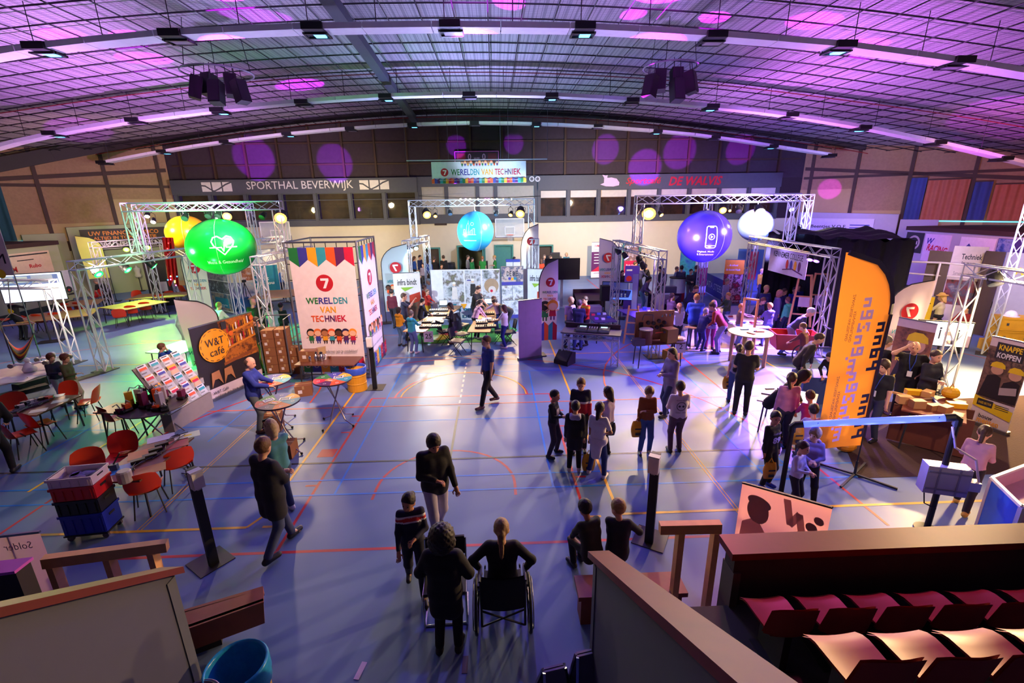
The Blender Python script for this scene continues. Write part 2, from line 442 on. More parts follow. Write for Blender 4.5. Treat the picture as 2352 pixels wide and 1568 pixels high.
NPEOPLE=0
SPOTS=[]
def person(label,pos,face,ht=1.75,shirt='30343C',legs='2B3548',hair='2A1A12',skin='l',arms='down',armr=None,leg='stand',lean=0,nod=8,turn=0,
           hairdo='short',sleeve='long',bulk=1.0,shoes='1B1B1E',coat=0.0,sit=None,acc=(),h=None,group='visitors on the hall floor',stripe=None,skirt=None,hunch=0.0,twist=0):
    """face: 0 looks at the camera side, 90 to the right, 180 away, -90 to the left"""
    global NPEOPLE
    NPEOPLE+=1
    q_=Vector((pos[0],pos[1]));st_=q_.normalized()
    if sit is None: # nobody stands inside somebody else: step back along the line of sight
        for tr_ in range(12):
            if all((q_-o_).length>.40 for o_ in SPOTS):break
            q_=Vector((pos[0],pos[1]))+st_*.09*(tr_//2+1)*(1 if tr_%2 else-1)
        SPOTS.append(q_);pos=(q_.x,q_.y)+tuple(pos[2:])
    root=thing('person',label,'person',(pos[0],pos[1],pos[2]if len(pos)>2 else 0),R(face+180),group)
    s=ht/1.75;kid=max(0,min(1,(1.62-ht)/.35))
    if h is None:
        dist=Vector((pos[0],pos[1],0)).length
        h=.015 if dist<10 else(.019 if dist<17 else .026)
    hs=s*(1.07+.14*kid)
    bw=s*bulk*(1-.08*kid)
    hipz=(.93 if sit is None else sit/s)*s
    lz=0
    footL,footR=[nv(x,y,z)for x,y,z in(LEGS[leg]if isinstance(leg,str)else leg)]
    hipc=nv(0,0,hipz)
    if sit is None:
        sp=max(abs(footL[1]),abs(footR[1]));hipc[2]-=(.06*sp+.012)*s
        if lean>20:hipc[1]-=.0016*lean*s
    la=R(lean);up=nv(0,math.sin(la),math.cos(la));fw=nv(0,math.cos(la),-math.sin(la));rt=nv(1,0,0)
    if twist:
        a=R(twist);rt=nv(math.cos(a),math.sin(a),0);fw=unit(np.cross(up,rt));rt=unit(np.cross(fw,up))
    T=lambda x,y,z:hipc+rt*x*s+fw*y*s+up*z*s
    waist=T(0,.0,.15);chest=T(0,.01,.36);neck0=T(0,-.02+.10*hunch,.545)
    shw=.160*bulk*(1-.1*kid)
    shL,shR=T(-shw,-.01+.05*hunch,.485),T(shw,-.01+.05*hunch,.485)
    hl=R(lean*.55+nod);ht_=R(turn)
    hup=nv(0,math.sin(hl),math.cos(hl))
    hfw=unit(nv(math.sin(ht_),math.cos(ht_)*math.cos(hl),-math.sin(hl)*math.cos(ht_)))
    hup=unit(hup-hfw*(hup@hfw));hrt=np.cross(hfw,hup)
    hc=neck0+hup*.145*s*(1+.12*kid)+hfw*.03*s
    HM=np.stack([hrt,hfw,hup],1)
    Hd=lambda x,y,z:hc+hrt*x*hs+hfw*y*hs+hup*z*hs
    dn=-up
    body=[('c',T(-.065*bulk,0,.015),T(.065*bulk,0,.015),.104*bw,.104*bw),('c',T(-.045*bulk,0,.15),T(.045*bulk,0,.15),.090*bw,.090*bw),
            ('c',T(-.07*bulk,0,.33),T(.07*bulk,0,.33),.102*bw,.102*bw),('c',T(-shw*.72,-.01,.455),T(shw*.72,-.01,.455),.062*bw,.062*bw)]
    neck=[('c',neck0,hc-hup*.06*s,.052*s,.046*s)]
    head=[('e',Hd(0,0,.02),(.077*hs,.097*hs,.108*hs),HM),('e',Hd(0,.035,-.055),(.056*hs,.06*hs,.062*hs),HM),
            ('c',Hd(0,.09,.005),Hd(0,.108,-.028),.009*hs,.014*hs),('e',Hd(.079,-.005,-.01),(.012*hs,.022*hs,.032*hs),HM),('e',Hd(-.079,-.005,-.01),(.012*hs,.022*hs,.032*hs),HM)]
    limbs=[];sl=[];tr=[];shoe=[];hands=[]
    inf=.008*s+coat*.62
    for sd,sh,am in((-1,shL,arms),(1,shR,armr or arms)):
        tgt,hint=ARMS[am]if isinstance(am,str)else am
        if isinstance(am,str)and am in('down','back','swing','pocket','wheel'): # hanging arms follow gravity
            tv=nv(0,0,tgt[2])*s+rt*sd*tgt[0]*s+nv(0,1,0)*tgt[1]*s
        else:
            tv=rt*sd*tgt[0]*s+fw*tgt[1]*s*(.6 if lean>25 else 1)+nv(0,0,1)*tgt[2]*s*.6+up*tgt[2]*s*.4
        hv=rt*sd*hint[0]+fw*hint[1]+nv(0,0,1)*hint[2]
        l1,l2=.285*s,.255*s
        el,wr=ik(sh,sh+tv,l1,l2,hv)
        limbs+=[('c',sh,el,.045*bw,.036*bw),('c',el,wr,.039*bw,.026*s)]
        fd=unit(wr-el)
        if sleeve=='long':sl+=[('c',sh,el,.047*bw+inf*.8,.040*bw+inf*.7),('c',el,wr-fd*.02*s,.040*bw+inf*.7,.03*s+inf*.6)]
        elif sleeve=='short':sl+=[('c',sh,sh+(el-sh)*.72,.048*bw+inf,.048*bw+inf)]
        # hand: palm and five bent fingers
        side=unit(np.cross(fd,hv if np.linalg.norm(np.cross(fd,hv))>.05 else nv(1,0,0)))
        nrm=unit(np.cross(side,fd))
        if nrm@(nv(0,0,-1)+rt*-sd*.3)<0:nrm=-nrm
        pal=wr+fd*.055*s
        limbs+=[('e',pal,(.038*s,.016*s,.05*s),np.stack([side,nrm,fd],1))]
        hands.append((pal,fd,side,nrm,sd))
    hj={}
    for sd,ft in((-1,footL),(1,footR)):
        hp=hipc+rt*sd*.09*s*(.94 if kid else 1)
        an=nv(sd*(.09+ft[0])*s,ft[1]*s,(.085+ft[2])*s)
        kn,an=ik(hp,an,.44*s,.42*s,nv(0,1,.1)if sit is None else nv(0,.6,1))
        calf=kn+(an-kn)*.33
        limbs+=[('c',hp,kn,.082*bw,.053*s),('c',kn,calf,.052*s,.052*s),('c',calf,an,.052*s,.034*s),('c',an,an+nv(0,.11*s,-.05*s),.034*s,.028*s)]
        li=.01*s
        tr+=[('c',hp,kn,.086*bw+li,.06*s+li),('c',kn,an+(kn-an)*.06,.058*s+li,.045*s+li)]
        z0=an[2]-.085*s
        toe=unit(nv(sd*.12,1,0))
        shoe.append(([('c',nv(an[0],an[1]-.035*s,z0+.045*s),nv(an[0],an[1],z0+.045*s)+toe*.15*s,.045*s,.04*s),('c',nv(an[0],an[1],z0+.05*s),an+nv(0,0,.012*s),.045*s,.044*s)],
                     [((0,0,z0+.004),(0,0,-1))]))
        hj[sd]=(hp,kn,an)
    # the body, one continuous surface
    V,Q=blob(body+limbs+neck+head,h,.03*s)
    sm=mat('skin_'+skin,SKIN[skin],.55,noise=.05)
    mbx=MB();mats=[sm,mat('eye_dark','1A1512',.3),mat('lips','8C4A42',.5)]
    for x in(-.03,.03):mbx.use(mats[1]).ball(Hd(x,.088,.018),.011*hs,6,4)
    mbx.use(mats[2]).ball(Hd(0,.092,-.062),(.02*hs,.01*hs,.006*hs),6,4)
    mbx.use(sm)
    for pal,fd,side,nrm,sd in hands:
        for i,(o,ln)in enumerate(((-.027,.062),(-.009,.075),(.009,.07),(.026,.055))):
            a=pal+fd*.035*s+side*o*s;b=a+(fd*.85+nrm*.35)*ln*.55*s;c=b+(fd*.4+nrm*.9)*ln*.5*s
            mbx.tube([a,b,c],[.0095*s,.009*s,.007*s],5)
        a=pal-fd*.015*s+side*.03*sd*s;b=a+(side*sd*.8+fd*.7)*.035*s;c=b+(fd+nrm*.4)*.03*s
        mbx.tube([a,b,c],[.012*s,.0105*s,.008*s],5)
    nb=len(V)
    V2=np.concatenate([V,np.array(mbx.v)]);F4=[tuple(i+nb for i in f)for f in mbx.f]
    me=bpy.data.meshes.new('body')
    me.from_pydata(V2.tolist(),[],[tuple(q)for q in Q.tolist()]+F4)
    for mt in[sm,mats[1],mats[2]]:me.materials.append(mt)
    order={id(mbx.mats[i]):k for i in range(len(mbx.mats))for k,mt in enumerate([sm,mats[1],mats[2]])if mbx.mats[i]is mt}
    mi=[0]*len(Q)+[order[id(mbx.mats[k])]for k in mbx.m]
    me.polygons.foreach_set('material_index',mi);me.polygons.foreach_set('use_smooth',[True]*len(me.polygons));me.update()
    o=bpy.data.objects.new('body',me);COL.objects.link(o);o.parent=root
    # clothes
    cl=lambda c,n='cloth':mat(n+'_'+c,c,.85,noise=.16,scale=9,bump=.25)
    hem=-.09 if coat<.015 else-.16
    if coat>=.03:hem=-.34
    sb=[(p[0],p[1],p[2],p[3]+inf,p[4]+inf)for p in body]+[('c',T(x*bulk,0,.34),T(x*bulk,0,hem+.10),.094*bw+inf,.098*bw+inf)for x in(-.06,.06)]
    V,Q=blob(sb+sl,h,.03*s,[(T(0,0,hem),dn),(T(0,0,.575),up)])
    sh_o=vf('jacket' if coat else('shirt' if sleeve=='short' else 'sweater'),V,Q,[cl(shirt)],root)
    if stripe: # a band across chest and sleeves in another colour
        c=V[Q].mean(1);rel=(c-hipc)@up/s;bands=stripe if isinstance(stripe[0],(list,tuple))else[stripe]
        mi=np.zeros(len(Q),int)
        for k,(lo,hi_,colr)in enumerate(bands):
            sh_o.data.materials.append(cl(colr));mi[(rel>lo)&(rel<hi_)]=k+1
        sh_o.data.polygons.foreach_set('material_index',mi)
    tb=[('c',T(-.065*bulk,0,.0),T(.065*bulk,0,.0),.114*bw,.114*bw)]
    if skirt:
        tb=[('c',T(-.07,0,.03),T(.07,0,.03),.125*bw,.125*bw),('c',T(-.08,0,-.25),T(.08,0,-.25),.17*s,.17*s),('c',T(-.08,0,-.45),T(.08,0,-.45),.2*s,.2*s)]
        V,Q=blob(tb,h,.05,[((0,0,hipc[2]-skirt*s),(0,0,-1)),(T(0,0,.1),up)]);vf('skirt',V,Q,[cl(legs)],root)
    else:
        V,Q=blob(tb+tr,h,.03*s,[(T(0,0,.09),up)]);vf('trousers',V,Q,[cl(legs)],root)
    for pr,ct in shoe:
        V,Q=blob(pr,h*.9,.02,ct);vf('shoe',V,Q,[mat('shoe_'+shoes,shoes,.5)],root)
    # hair
    hm=mat('hair_'+hair,hair,.6,noise=.35,scale=30,bump=.4)
    cap_=[('e',Hd(0,-.012,.035),(.089*hs,.107*hs,.109*hs),HM)]
    cut=[(Hd(0,.045,.03),hfw*.80-hup*.60),(Hd(0,0,-.075),-hup)]
    nz=.0035
    if hairdo=='long':cap_+=[('c',Hd(0,-.05,.0),T(0,-.10,.32),.075*hs,.06*hs),('c',Hd(-.05,-.03,0),T(-.07,-.06,.40),.045*hs,.035*hs),('c',Hd(.05,-.03,0),T(.07,-.06,.40),.045*hs,.035*hs)];cut=cut[:1]
    elif hairdo=='bob':cap_+=[('c',Hd(-.06,-.03,0),Hd(-.065,-.02,-.10),.04*hs,.035*hs),('c',Hd(.06,-.03,0),Hd(.065,-.02,-.10),.04*hs,.035*hs),('c',Hd(0,-.06,0),Hd(0,-.06,-.10),.055*hs,.05*hs)];cut=cut[:1]
    elif hairdo=='tail':cap_+=[('c',Hd(0,-.10,.04),Hd(0,-.125,.01),.032*hs,.036*hs),('c',Hd(0,-.125,.01),T(0,-.17-coat,.30),.036*hs,.02*hs)];cut=cut[:1]
    elif hairdo=='braid':cap_+=[('c',Hd(0,-.08,-.02),T(0,-.13,.42),.045*hs,.034*hs),('c',T(0,-.13,.42),T(.01,-.145,.08),.034*hs,.022*hs)];cut=cut[:1]
    elif hairdo=='curly':cap_=[('e',Hd(0,-.02,.04),(.135*hs,.14*hs,.14*hs),HM),('c',Hd(-.07,-.03,-.03),Hd(.07,-.03,-.03),.075*hs,.075*hs),('e',Hd(0,-.05,-.07),(.11*hs,.085*hs,.08*hs),HM)];cut=[(Hd(0,.055,.03),hfw*.85-hup*.5)];nz=.012
    elif hairdo=='mop':cap_=[('e',Hd(0,-.008,.035),(.096*hs,.112*hs,.115*hs),HM)];cut=[(Hd(0,.07,.015),hfw*.85-hup*.5),(Hd(0,0,-.06),-hup)];nz=.004
    elif hairdo=='thin':cap_=[('e',Hd(0,-.018,.012),(.083*hs,.094*hs,.088*hs),HM)];cut=[(Hd(0,.0,.03),hfw*.9-hup*.3),(Hd(0,0,-.075),-hup)]
    if hairdo!='none':
        V,Q=blob(cap_,h*.85,.025,cut,nz)
        if len(V):vf('hair',V,Q,[hm],root)
    for a in acc:
        k=a[0]
        if k=='cap':
            V,Q=blob([('e',Hd(0,-.005,.05),(.092*hs,.108*hs,.1*hs),HM)],h,.02,[(Hd(0,0,.045),-hup)])
            V3,Q3=blob([('e',Hd(0,.12,.055),(.075*hs,.075*hs,.014*hs),HM)],h*.8,.02)
            vf('cap',np.concatenate([V,V3]),np.concatenate([Q,Q3+len(V)]),[cl(a[1])],root)
        elif k=='brim':
            V,Q=blob([('e',Hd(0,0,.09),(.09*hs,.1*hs,.09*hs),HM),('e',Hd(0,0,.075),(.19*hs,.19*hs,.02*hs),HM)],h,.02,[(Hd(0,0,.06),-hup)])
            vf('hat',V,Q,[cl(a[1])],root)
        elif k=='hood':
            V,Q=blob([('c',T(-.07,-.10,.50),T(.07,-.10,.50),.06*s,.06*s),('c',T(-.09,-.03,.53),T(-.05,-.10,.50),.045*s,.055*s),('c',T(.09,-.03,.53),T(.05,-.10,.50),.045*s,.055*s)],h,.03);vf('hood',V,Q,[cl(a[1])],root)
        elif k=='hoodup':
            V,Q=blob([('e',Hd(0,-.025,.03),(.108*hs,.125*hs,.128*hs),HM),('c',Hd(0,-.05,-.05),T(0,-.06,.5),.09*hs,.1*s)],h,.04,[(Hd(0,.06,.02),hfw)]);vf('hood',V,Q,[cl(a[1])],root)
        elif k=='pack':
            V,Q=blob([('c',T(-.06,-.19-coat,.16),T(.06,-.19-coat,.16),.09*s,.09*s),('c',T(-.06,-.18-coat,.38),T(.06,-.18-coat,.38),.08*s,.08*s)],h,.05);vf('backpack',V,Q,[cl(a[1])],root)
        elif k=='lanyard':
            mb=MB().use(cl(a[1]));f=.125*bulk
            mb.tube([T(-.055,.03,.55),T(-.05,f+.02,.42),T(0,f+.03,.2)],.007*s,4).tube([T(.055,.03,.55),T(.05,f+.02,.42),T(0,f+.03,.2)],.007*s,4)
            ln=mb.build('lanyard',root)
            b=MB().use(C('E8E8EA',.4));p=T(0,f+.035,.14);b.box(p,(.085*s,.012,.12*s));b.build('badge',ln)
        elif k=='band':
            mb=MB().use(cl(a[1]))
            mb.tube([Hd(.1*math.cos(t)*.86,.105*math.sin(t),.075)for t in[2*PI*i/16 for i in range(16)]],.012*hs,5,True);mb.build('headband',root)
        elif k=='tie': # sleeves of a top tied round the waist
            V,Q=blob([('c',T(-.08,0,-.02),T(.08,0,-.02),.14*bw,.14*bw),('c',T(-.05,-.1,-.1),T(-.04,-.12,-.38),.07,.05),('c',T(.05,-.1,-.1),T(.04,-.12,-.36),.07,.05)],h,.04,[(T(0,0,.05),up)]);vf('tied_sweater',V,Q,[cl(a[1])],root)
        elif k=='shades':
            mb=MB().use(C('15151A',.2));mb.bar(Hd(-.07,.05,.125),Hd(.07,.05,.125),.02,.03);mb.bar(Hd(-.075,.05,.12),Hd(-.082,-.05,.06),.008);mb.bar(Hd(.075,.05,.12),Hd(.082,-.05,.06),.008);mb.build('sunglasses',root)
        elif k=='print': # lettering or a figure on the back (-1) or chest (+1)
            sgn=a[1];d0=(.118*bw+inf+.004)/s;z0=a[2]
            fn=lambda x,y,z:tuple(T(-sgn*x/s,sgn*(d0*math.sqrt(max(.1,1-(x/s/.26)**2))-y/s),z0+z/s))
            prints(root,a[3],'chest_print' if sgn>0 else 'back_print',fn,base=-.002)
        elif k=='watch':
            pass
    return root

# ---------------------------------------------------------------- the hall
YB=31.5 # back wall
def floor_mat():
    m=bpy.data.materials.new('sports_floor');m.use_nodes=True;nt=m.node_tree;b=nt.nodes['Principled BSDF']
    tc=nt.nodes.new('ShaderNodeTexCoord');n=nt.nodes.new('ShaderNodeTexNoise');n.inputs['Scale'].default_value=.5;n.inputs['Detail'].default_value=6
    nt.links.new(tc.outputs['Object'],n.inputs['Vector'])
    mx=nt.nodes.new('ShaderNodeMix');mx.data_type='RGBA';mx.inputs[6].default_value=(.115,.175,.34,1);mx.inputs[7].default_value=(.15,.215,.40,1)
    nt.links.new(n.outputs['Fac'],mx.inputs[0]);nt.links.new(mx.outputs[2],b.inputs['Base Color'])
    n2=nt.nodes.new('ShaderNodeTexNoise');n2.inputs['Scale'].default_value=1.6;n2.inputs['Detail'].default_value=4
    nt.links.new(tc.outputs['Object'],n2.inputs['Vector'])
    mr=nt.nodes.new('ShaderNodeMapRange');mr.inputs[3].default_value=.36;mr.inputs[4].default_value=.55
    nt.links.new(n2.outputs['Fac'],mr.inputs[0]);nt.links.new(mr.outputs[0],b.inputs['Roughness'])
    b.inputs['Specular IOR Level'].default_value=.3
    return m
mb=MB().use(floor_mat());mb.box((0,15,-.15),(72,42,.3));floor=struct('floor',mb)

# court markings, each a thin strip of paint
LRED=C('C01A2A',.5);LBLU=C('1878D8',.5);LYEL=C('F2B21E',.5);LBLK=C('1A1C1C',.5);LORA=C('D8542A',.5);LWHI=C('D8D8CC',.5);LGRY=C('4C5240',.5)
_nl=[0]
def line(pts,w,mt,closed=False):
    _nl[0]+=1;z=.0008+.00006*_nl[0];mb=MB().use(mt);n=len(pts)
    for i in range(n if closed else n-1):
        p,q=Vector(pts[i][:2]),Vector(pts[(i+1)%n][:2]);t=(q-p).normalized();u=Vector((-t[1],t[0]))*w/2
        if n==2 or closed:e=0
        else:e=w*.1
        p=p-t*e;q=q+t*e
        mb.poly([(*(p-u),z),(*(q-u),z),(*(q+u),z),(*(p+u),z)])
    o=mb.build('court_line',floor);return o
k=H # measured in eye heights
def L(x0,y0,x1,y1,w,mt):line([(x0*k,y0*k),(x1*k,y1*k)],w,mt)
L(-5.2,1.183,2.4,1.183,.055,LRED) # base line
L(-.683,1.19,-.683,2.335,.05,LRED);L(.278,1.19,.278,2.335,.05,LRED);L(-.683,2.335,.278,2.335,.05,LRED)
cx,rr=-.2025,.255
line([((cx+rr*math.cos(a))*k,(1.50+rr*math.sin(a))*k)for a in[PI*i/20 for i in range(21)]],.05,LRED)
L(cx-rr,1.43,cx-rr,1.50,.05,LRED);L(cx+rr,1.43,cx+rr,1.50,.05,LRED)
line([((cx+.36*math.cos(a))*k,(2.335+.36*math.sin(a))*k)for a in[PI*i/20 for i in range(21)]],.05,LRED)
for s_,x in((-1,-.683),(1,.278)):
    for y in(1.53,1.95,2.12):L(x,y,x+s_*.045,y,.05,LRED)
    L(x+s_*.045,1.735,x+s_*.045,1.80,.33,LRED)
line([((-.2+1.42*math.cos(a))*k,(1.55+1.42*math.sin(a))*k)for a in[PI*i/40 for i in range(41)]],.05,LRED)
L(-1.62,1.2,-1.62,6.2,.05,LRED);L(1.23,1.2,1.23,6.2,.05,LRED)
L(-.602,1.469,-.602,2.7,.04,LBLU);L(.192,1.469,.192,2.7,.04,LBLU)
L(-3.4,1.469,2.3,1.469,.04,LBLU);L(-3.4,1.563,2.3,1.563,.04,LBLU);L(-3.0,2.05,2.6,2.05,.035,LBLU);L(-3.2,2.70,2.6,2.70,.035,LBLU);L(-3.2,2.83,2.6,2.83,.035,LBLU)
L(1.0,1.469,1.0,4.2,.035,LBLU);L(1.12,1.469,1.12,4.2,.035,LBLU);L(-1.95,1.469,-1.95,3.2,.035,LBLU);L(-1.3,1.9,-1.3,3.2,.035,LBLU)
L(-.803,1.565,-.803,2.46,.05,LYEL);L(.392,1.304,.392,3.6,.05,LYEL);L(.392,1.304,2.3,1.304,.055,LYEL);L(-3.2,1.304,-.83,1.304,.055,LYEL);line([(-.83*k,1.304*k),(-.803*k,1.36*k)],.05,LYEL)
L(.29,1.296,.33,1.296,.05,LYEL);L(-.78,1.304,-.74,1.304,.05,LYEL)
for d in(0,.012):L(.787+d,1.2,.787+d,4.6,.015,LYEL);L(-1.17-d,1.3,-1.17-d,2.4,.015,LYEL)
L(-1.75,1.55,-1.75,6.1,.05,LYEL);L(1.72,1.5,1.72,6.1,.05,LYEL)
L(-2.6,1.688,2.4,1.688,.05,LBLK);L(-2.2,2.227,2.2,2.227,.04,LORA);L(-2.8,3.02,2.6,3.02,.04,LYEL);L(-2.8,3.6,2.4,3.6,.04,LORA)
L(-.205,1.69,-.205,2.2,.05,LGRY)
for i in range(9):L(-.205,2.24+i*.075,-.205,2.28+i*.075,.05,LWHI)
line([((-.19+.34*math.cos(a))*k,(2.34+.36*math.sin(a))*k)for a in[PI*i/20 for i in range(21)]],.035,LYEL)
line([((-2.35+1.35*math.cos(a))*k,(2.3+1.3*math.sin(a))*k)for a in[PI*.04*i for i in range(26)]],.04,LORA)
line([((1.9+1.3*math.cos(a))*k,(2.3+1.3*math.sin(a))*k)for a in[PI*.04*i for i in range(26)]],.04,LORA)

# roof: a shallow vault running away from the stand
RP=[(0,9.98),(5,9.86),(10.8,9.44),(16.3,8.78),(21,8.2),(27.4,7.15),(35,5.86)]
def roof_z(x):
    u=abs(x+1.4)
    for(a,za),(b,zb)in zip(RP,RP[1:]):
        if u<=b:
            t=(u-a)/(b-a);return za+(zb-za)*t
    return RP[-1][1]
def roof_s(x):return sum(roof_z(x+d)for d in(-2.4,-1.2,0,1.2,2.4))/5
def ceiling_mat():
    m=bpy.data.materials.new('white_steel_deck');m.use_nodes=True;nt=m.node_tree;b=nt.nodes['Principled BSDF'];b.inputs['Roughness'].default_value=.6
    tc=nt.nodes.new('ShaderNodeTexCoord');sx=nt.nodes.new('ShaderNodeSeparateXYZ');nt.links.new(tc.outputs['Object'],sx.inputs[0])
    def stripes(ax,period,duty):
        a=nt.nodes.new('ShaderNodeMath');a.operation='DIVIDE';a.inputs[1].default_value=period;nt.links.new(sx.outputs[ax],a.inputs[0])
        f=nt.nodes.new('ShaderNodeMath');f.operation='FRACT';nt.links.new(a.outputs[0],f.inputs[0])
        g=nt.nodes.new('ShaderNodeMath');g.operation='LESS_THAN';g.inputs[1].default_value=duty;nt.links.new(f.outputs[0],g.inputs[0]);return g
    ribs=stripes('X',.31,.22);netx=stripes('X',.125,.13);nety=stripes('Y',.125,.13)
    mx2=nt.nodes.new('ShaderNodeMath');mx2.operation='MAXIMUM';nt.links.new(netx.outputs[0],mx2.inputs[0]);nt.links.new(nety.outputs[0],mx2.inputs[1])
    n=nt.nodes.new('ShaderNodeTexNoise');n.inputs['Scale'].default_value=.35;nt.links.new(tc.outputs['Object'],n.inputs['Vector'])
    c0=nt.nodes.new('ShaderNodeMix');c0.data_type='RGBA';c0.inputs[6].default_value=(.46,.44,.45,1);c0.inputs[7].default_value=(.58,.56,.56,1);nt.links.new(n.outputs['Fac'],c0.inputs[0])
    c1=nt.nodes.new('ShaderNodeMix');c1.data_type='RGBA';c1.inputs[7].default_value=(.32,.31,.32,1);nt.links.new(ribs.outputs[0],c1.inputs[0]);nt.links.new(c0.outputs[2],c1.inputs[6])
    c2=nt.nodes.new('ShaderNodeMix');c2.data_type='RGBA';c2.inputs[7].default_value=(.22,.21,.23,1);nt.links.new(mx2.outputs[0],c2.inputs[0]);nt.links.new(c1.outputs[2],c2.inputs[6])
    nt.links.new(c2.outputs[2],b.inputs['Base Color'])
    return m
mb=MB().use(ceiling_mat())
NX=60
def roof_pt(u,v):x=-36+72*u;return(x,-6+(YB+6.4)*v,roof_s(x)+.18)
mb.grid(roof_pt,NX,8)
mb2=MB().use(mb.mats[0]);mb2.v=mb.v+[(a,b_,c+.25)for a,b_,c in mb.v];nn=len(mb.v)
mb2.f=mb.f+[tuple(i+nn for i in reversed(f))for f in mb.f];mb2.m=[0]*len(mb2.f);mb2.n=len(mb2.v)
ceiling=struct('ceiling',mb2)
WIRE=C('17141A',.6)
for i in range(-33,34):
    x=i*.93-.04;mb=MB().use(WIRE);mb.tube([(x,8.5,roof_s(x)-.12),(x,YB-.8,roof_s(x)-.12)],.017,4);mb.build('net_wire',ceiling)
for j in range(22):
    y=8.9+j*1.03;mb=MB().use(WIRE);mb.tube([(x,y,roof_s(x)-.1)for x in[-32+i*1.6 for i in range(41)]],.021,4);mb.build('net_wire',ceiling)
mb=MB().use(C('7A1C22',.6));mb.tube([(x,20.2,roof_s(x)-.22)for x in[-30+i*2 for i in range(31)]],.02,5);mb.build('red_pipe',ceiling)
mb=MB().use(C('A01C22',.6));mb.tube([(x,YB-2.3,roof_s(x)-.3)for x in[-30+i*2 for i in range(31)]],.02,5);mb.build('red_pipe',ceiling)
mb=MB().use(C('4A5058',.6));mb.bar((-3.65,8.2,9.62),(-4.55,YB-1.2,9.60),.34,.26);struct('beam_1',mb)
mb=MB().use(C('3A3632',.8)) # the dark edge beam in front of the back wall
bp_=[(-140,418,24.6),(0,389,26.2),(120,366,27.6),(238,345,29.2),(425,316,29.75),(646,282,29.75),(820,267,29.75),(998,257,29.75),(1250,262,29.75),(1500,277,29.75),(1690,297,29.75),(1862,319,29.75),(1990,343,29.4),(2098,366,28.2),(2230,388,27.0),(2352,409,26.0),(2490,434,24.6)]
pts=[A(a_,b_-11,c_)for a_,b_,c_ in bp_]
for p,q in zip(pts,pts[1:]):mb.bar(p,q,.25,.66)
struct('beam_2',mb)

# back wall: pale lower wall, gallery with windows and sign boards, dark panelled upper wall
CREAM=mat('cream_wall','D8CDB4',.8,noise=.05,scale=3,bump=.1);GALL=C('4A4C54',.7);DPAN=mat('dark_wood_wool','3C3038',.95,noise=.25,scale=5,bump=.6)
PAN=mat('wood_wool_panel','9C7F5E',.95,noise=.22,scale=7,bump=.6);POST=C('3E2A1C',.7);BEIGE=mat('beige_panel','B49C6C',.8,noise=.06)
TEAL=C('3B8076',.6);GREENWALL=mat('sage_wall','A8AE88',.8,noise=.05,scale=2)
zc=3.62
def holes_wall(name,x0,x1,z0,z1,holes,mt,y=YB,th=.3):
    """a wall along x with rectangular openings; holes sorted by x, not overlapping: (hx0,hx1,hz0,hz1)"""
    mb=MB().use(mt);x=x0
    bx=lambda a,b,c,d:mb.box(((a+b)/2,y+th/2,(c+d)/2),(b-a,th,d-c))if b-a>.001 and d-c>.001 else None
    for a,b,c,d in holes:
        bx(x,a,z0,z1);bx(a,b,z0,c);bx(a,b,d,z1);x=b
    bx(x,x1,z0,z1);return struct(name,mb)
doors_=[(-4.78,-3.65,2.1,'dark'),(-2.55,-.65,2.2,'open'),(-.05,1.22,2.2,'teal'),(1.95,3.9,2.15,'dark'),(8.6,9.85,2.2,'light')]
holes_wall('wall_back',-24,24,0,zc,[(a,b,0,h_)for a,b,h_,t in doors_],CREAM)
for i,(a,b,h_,t)in enumerate(doors_):
    mb=MB().use(TEAL)
    for x in(a+.05,b-.05):mb.box((x,YB-.02,h_/2),(.1,.2,h_))
    mb.box(((a+b)/2,YB-.02,h_-.05),(b-a-.2,.2,.1))
    d=struct('door_%d'%(i+1),mb)
    if t=='teal':
        m2=MB().use(TEAL);m2.box(((a+b)/2,YB+.06,h_/2-.05),(b-a-.2,.06,h_-.1));m2.build('door_leaf',d)
        m2=MB().use(C('B8B8B8',.3,metal=1.0));m2.ball((b-.25,YB-.01,1.02),.04,8,6);m2.build('door_handle',d)
    elif t=='dark':
        m2=MB().use(C('3B2A22',.6));m2.box(((a+b)/2,YB+.2,h_/2-.05),(b-a-.2,.05,h_-.1));m2.build('door_leaf',d)
    elif t=='open':
        m2=MB().use(TEAL);m2.box((b-.15,YB-.62,h_/2-.05),(.06,1.1,h_-.1));m2.build('door_leaf',d)
        m2=MB().use(TEAL);m2.box((a+.12,YB-.5,h_/2-.05),(.05,.9,h_-.1));m2.build('door_leaf',d)
    else:
        m2=MB().use(C('D8D2A0',.6));m2.box(((a+b)/2,YB+.26,h_/2-.05),(b-a-.2,.05,h_-.1));m2.build('door_leaf',d)
# corridor behind the open door
mb=MB().use(C('CFCFB8',.7));mb.box((-2.75,YB+3.2,1.3),(.2,5.8,2.6));mb.box((-.45,YB+3.2,1.3),(.2,5.8,2.6));mb.box((-1.6,YB+6.1,1.3),(2.5,.2,2.6));mb.box((-1.6,YB+3.3,2.7),(2.6,5.8,.15));struct('wall_corridor',mb)
mb=MB().use(C('8E9478',.5));mb.box((-1.6,YB+3.3,-.02),(2.2,5.8,.06));struct('floor_corridor',mb)
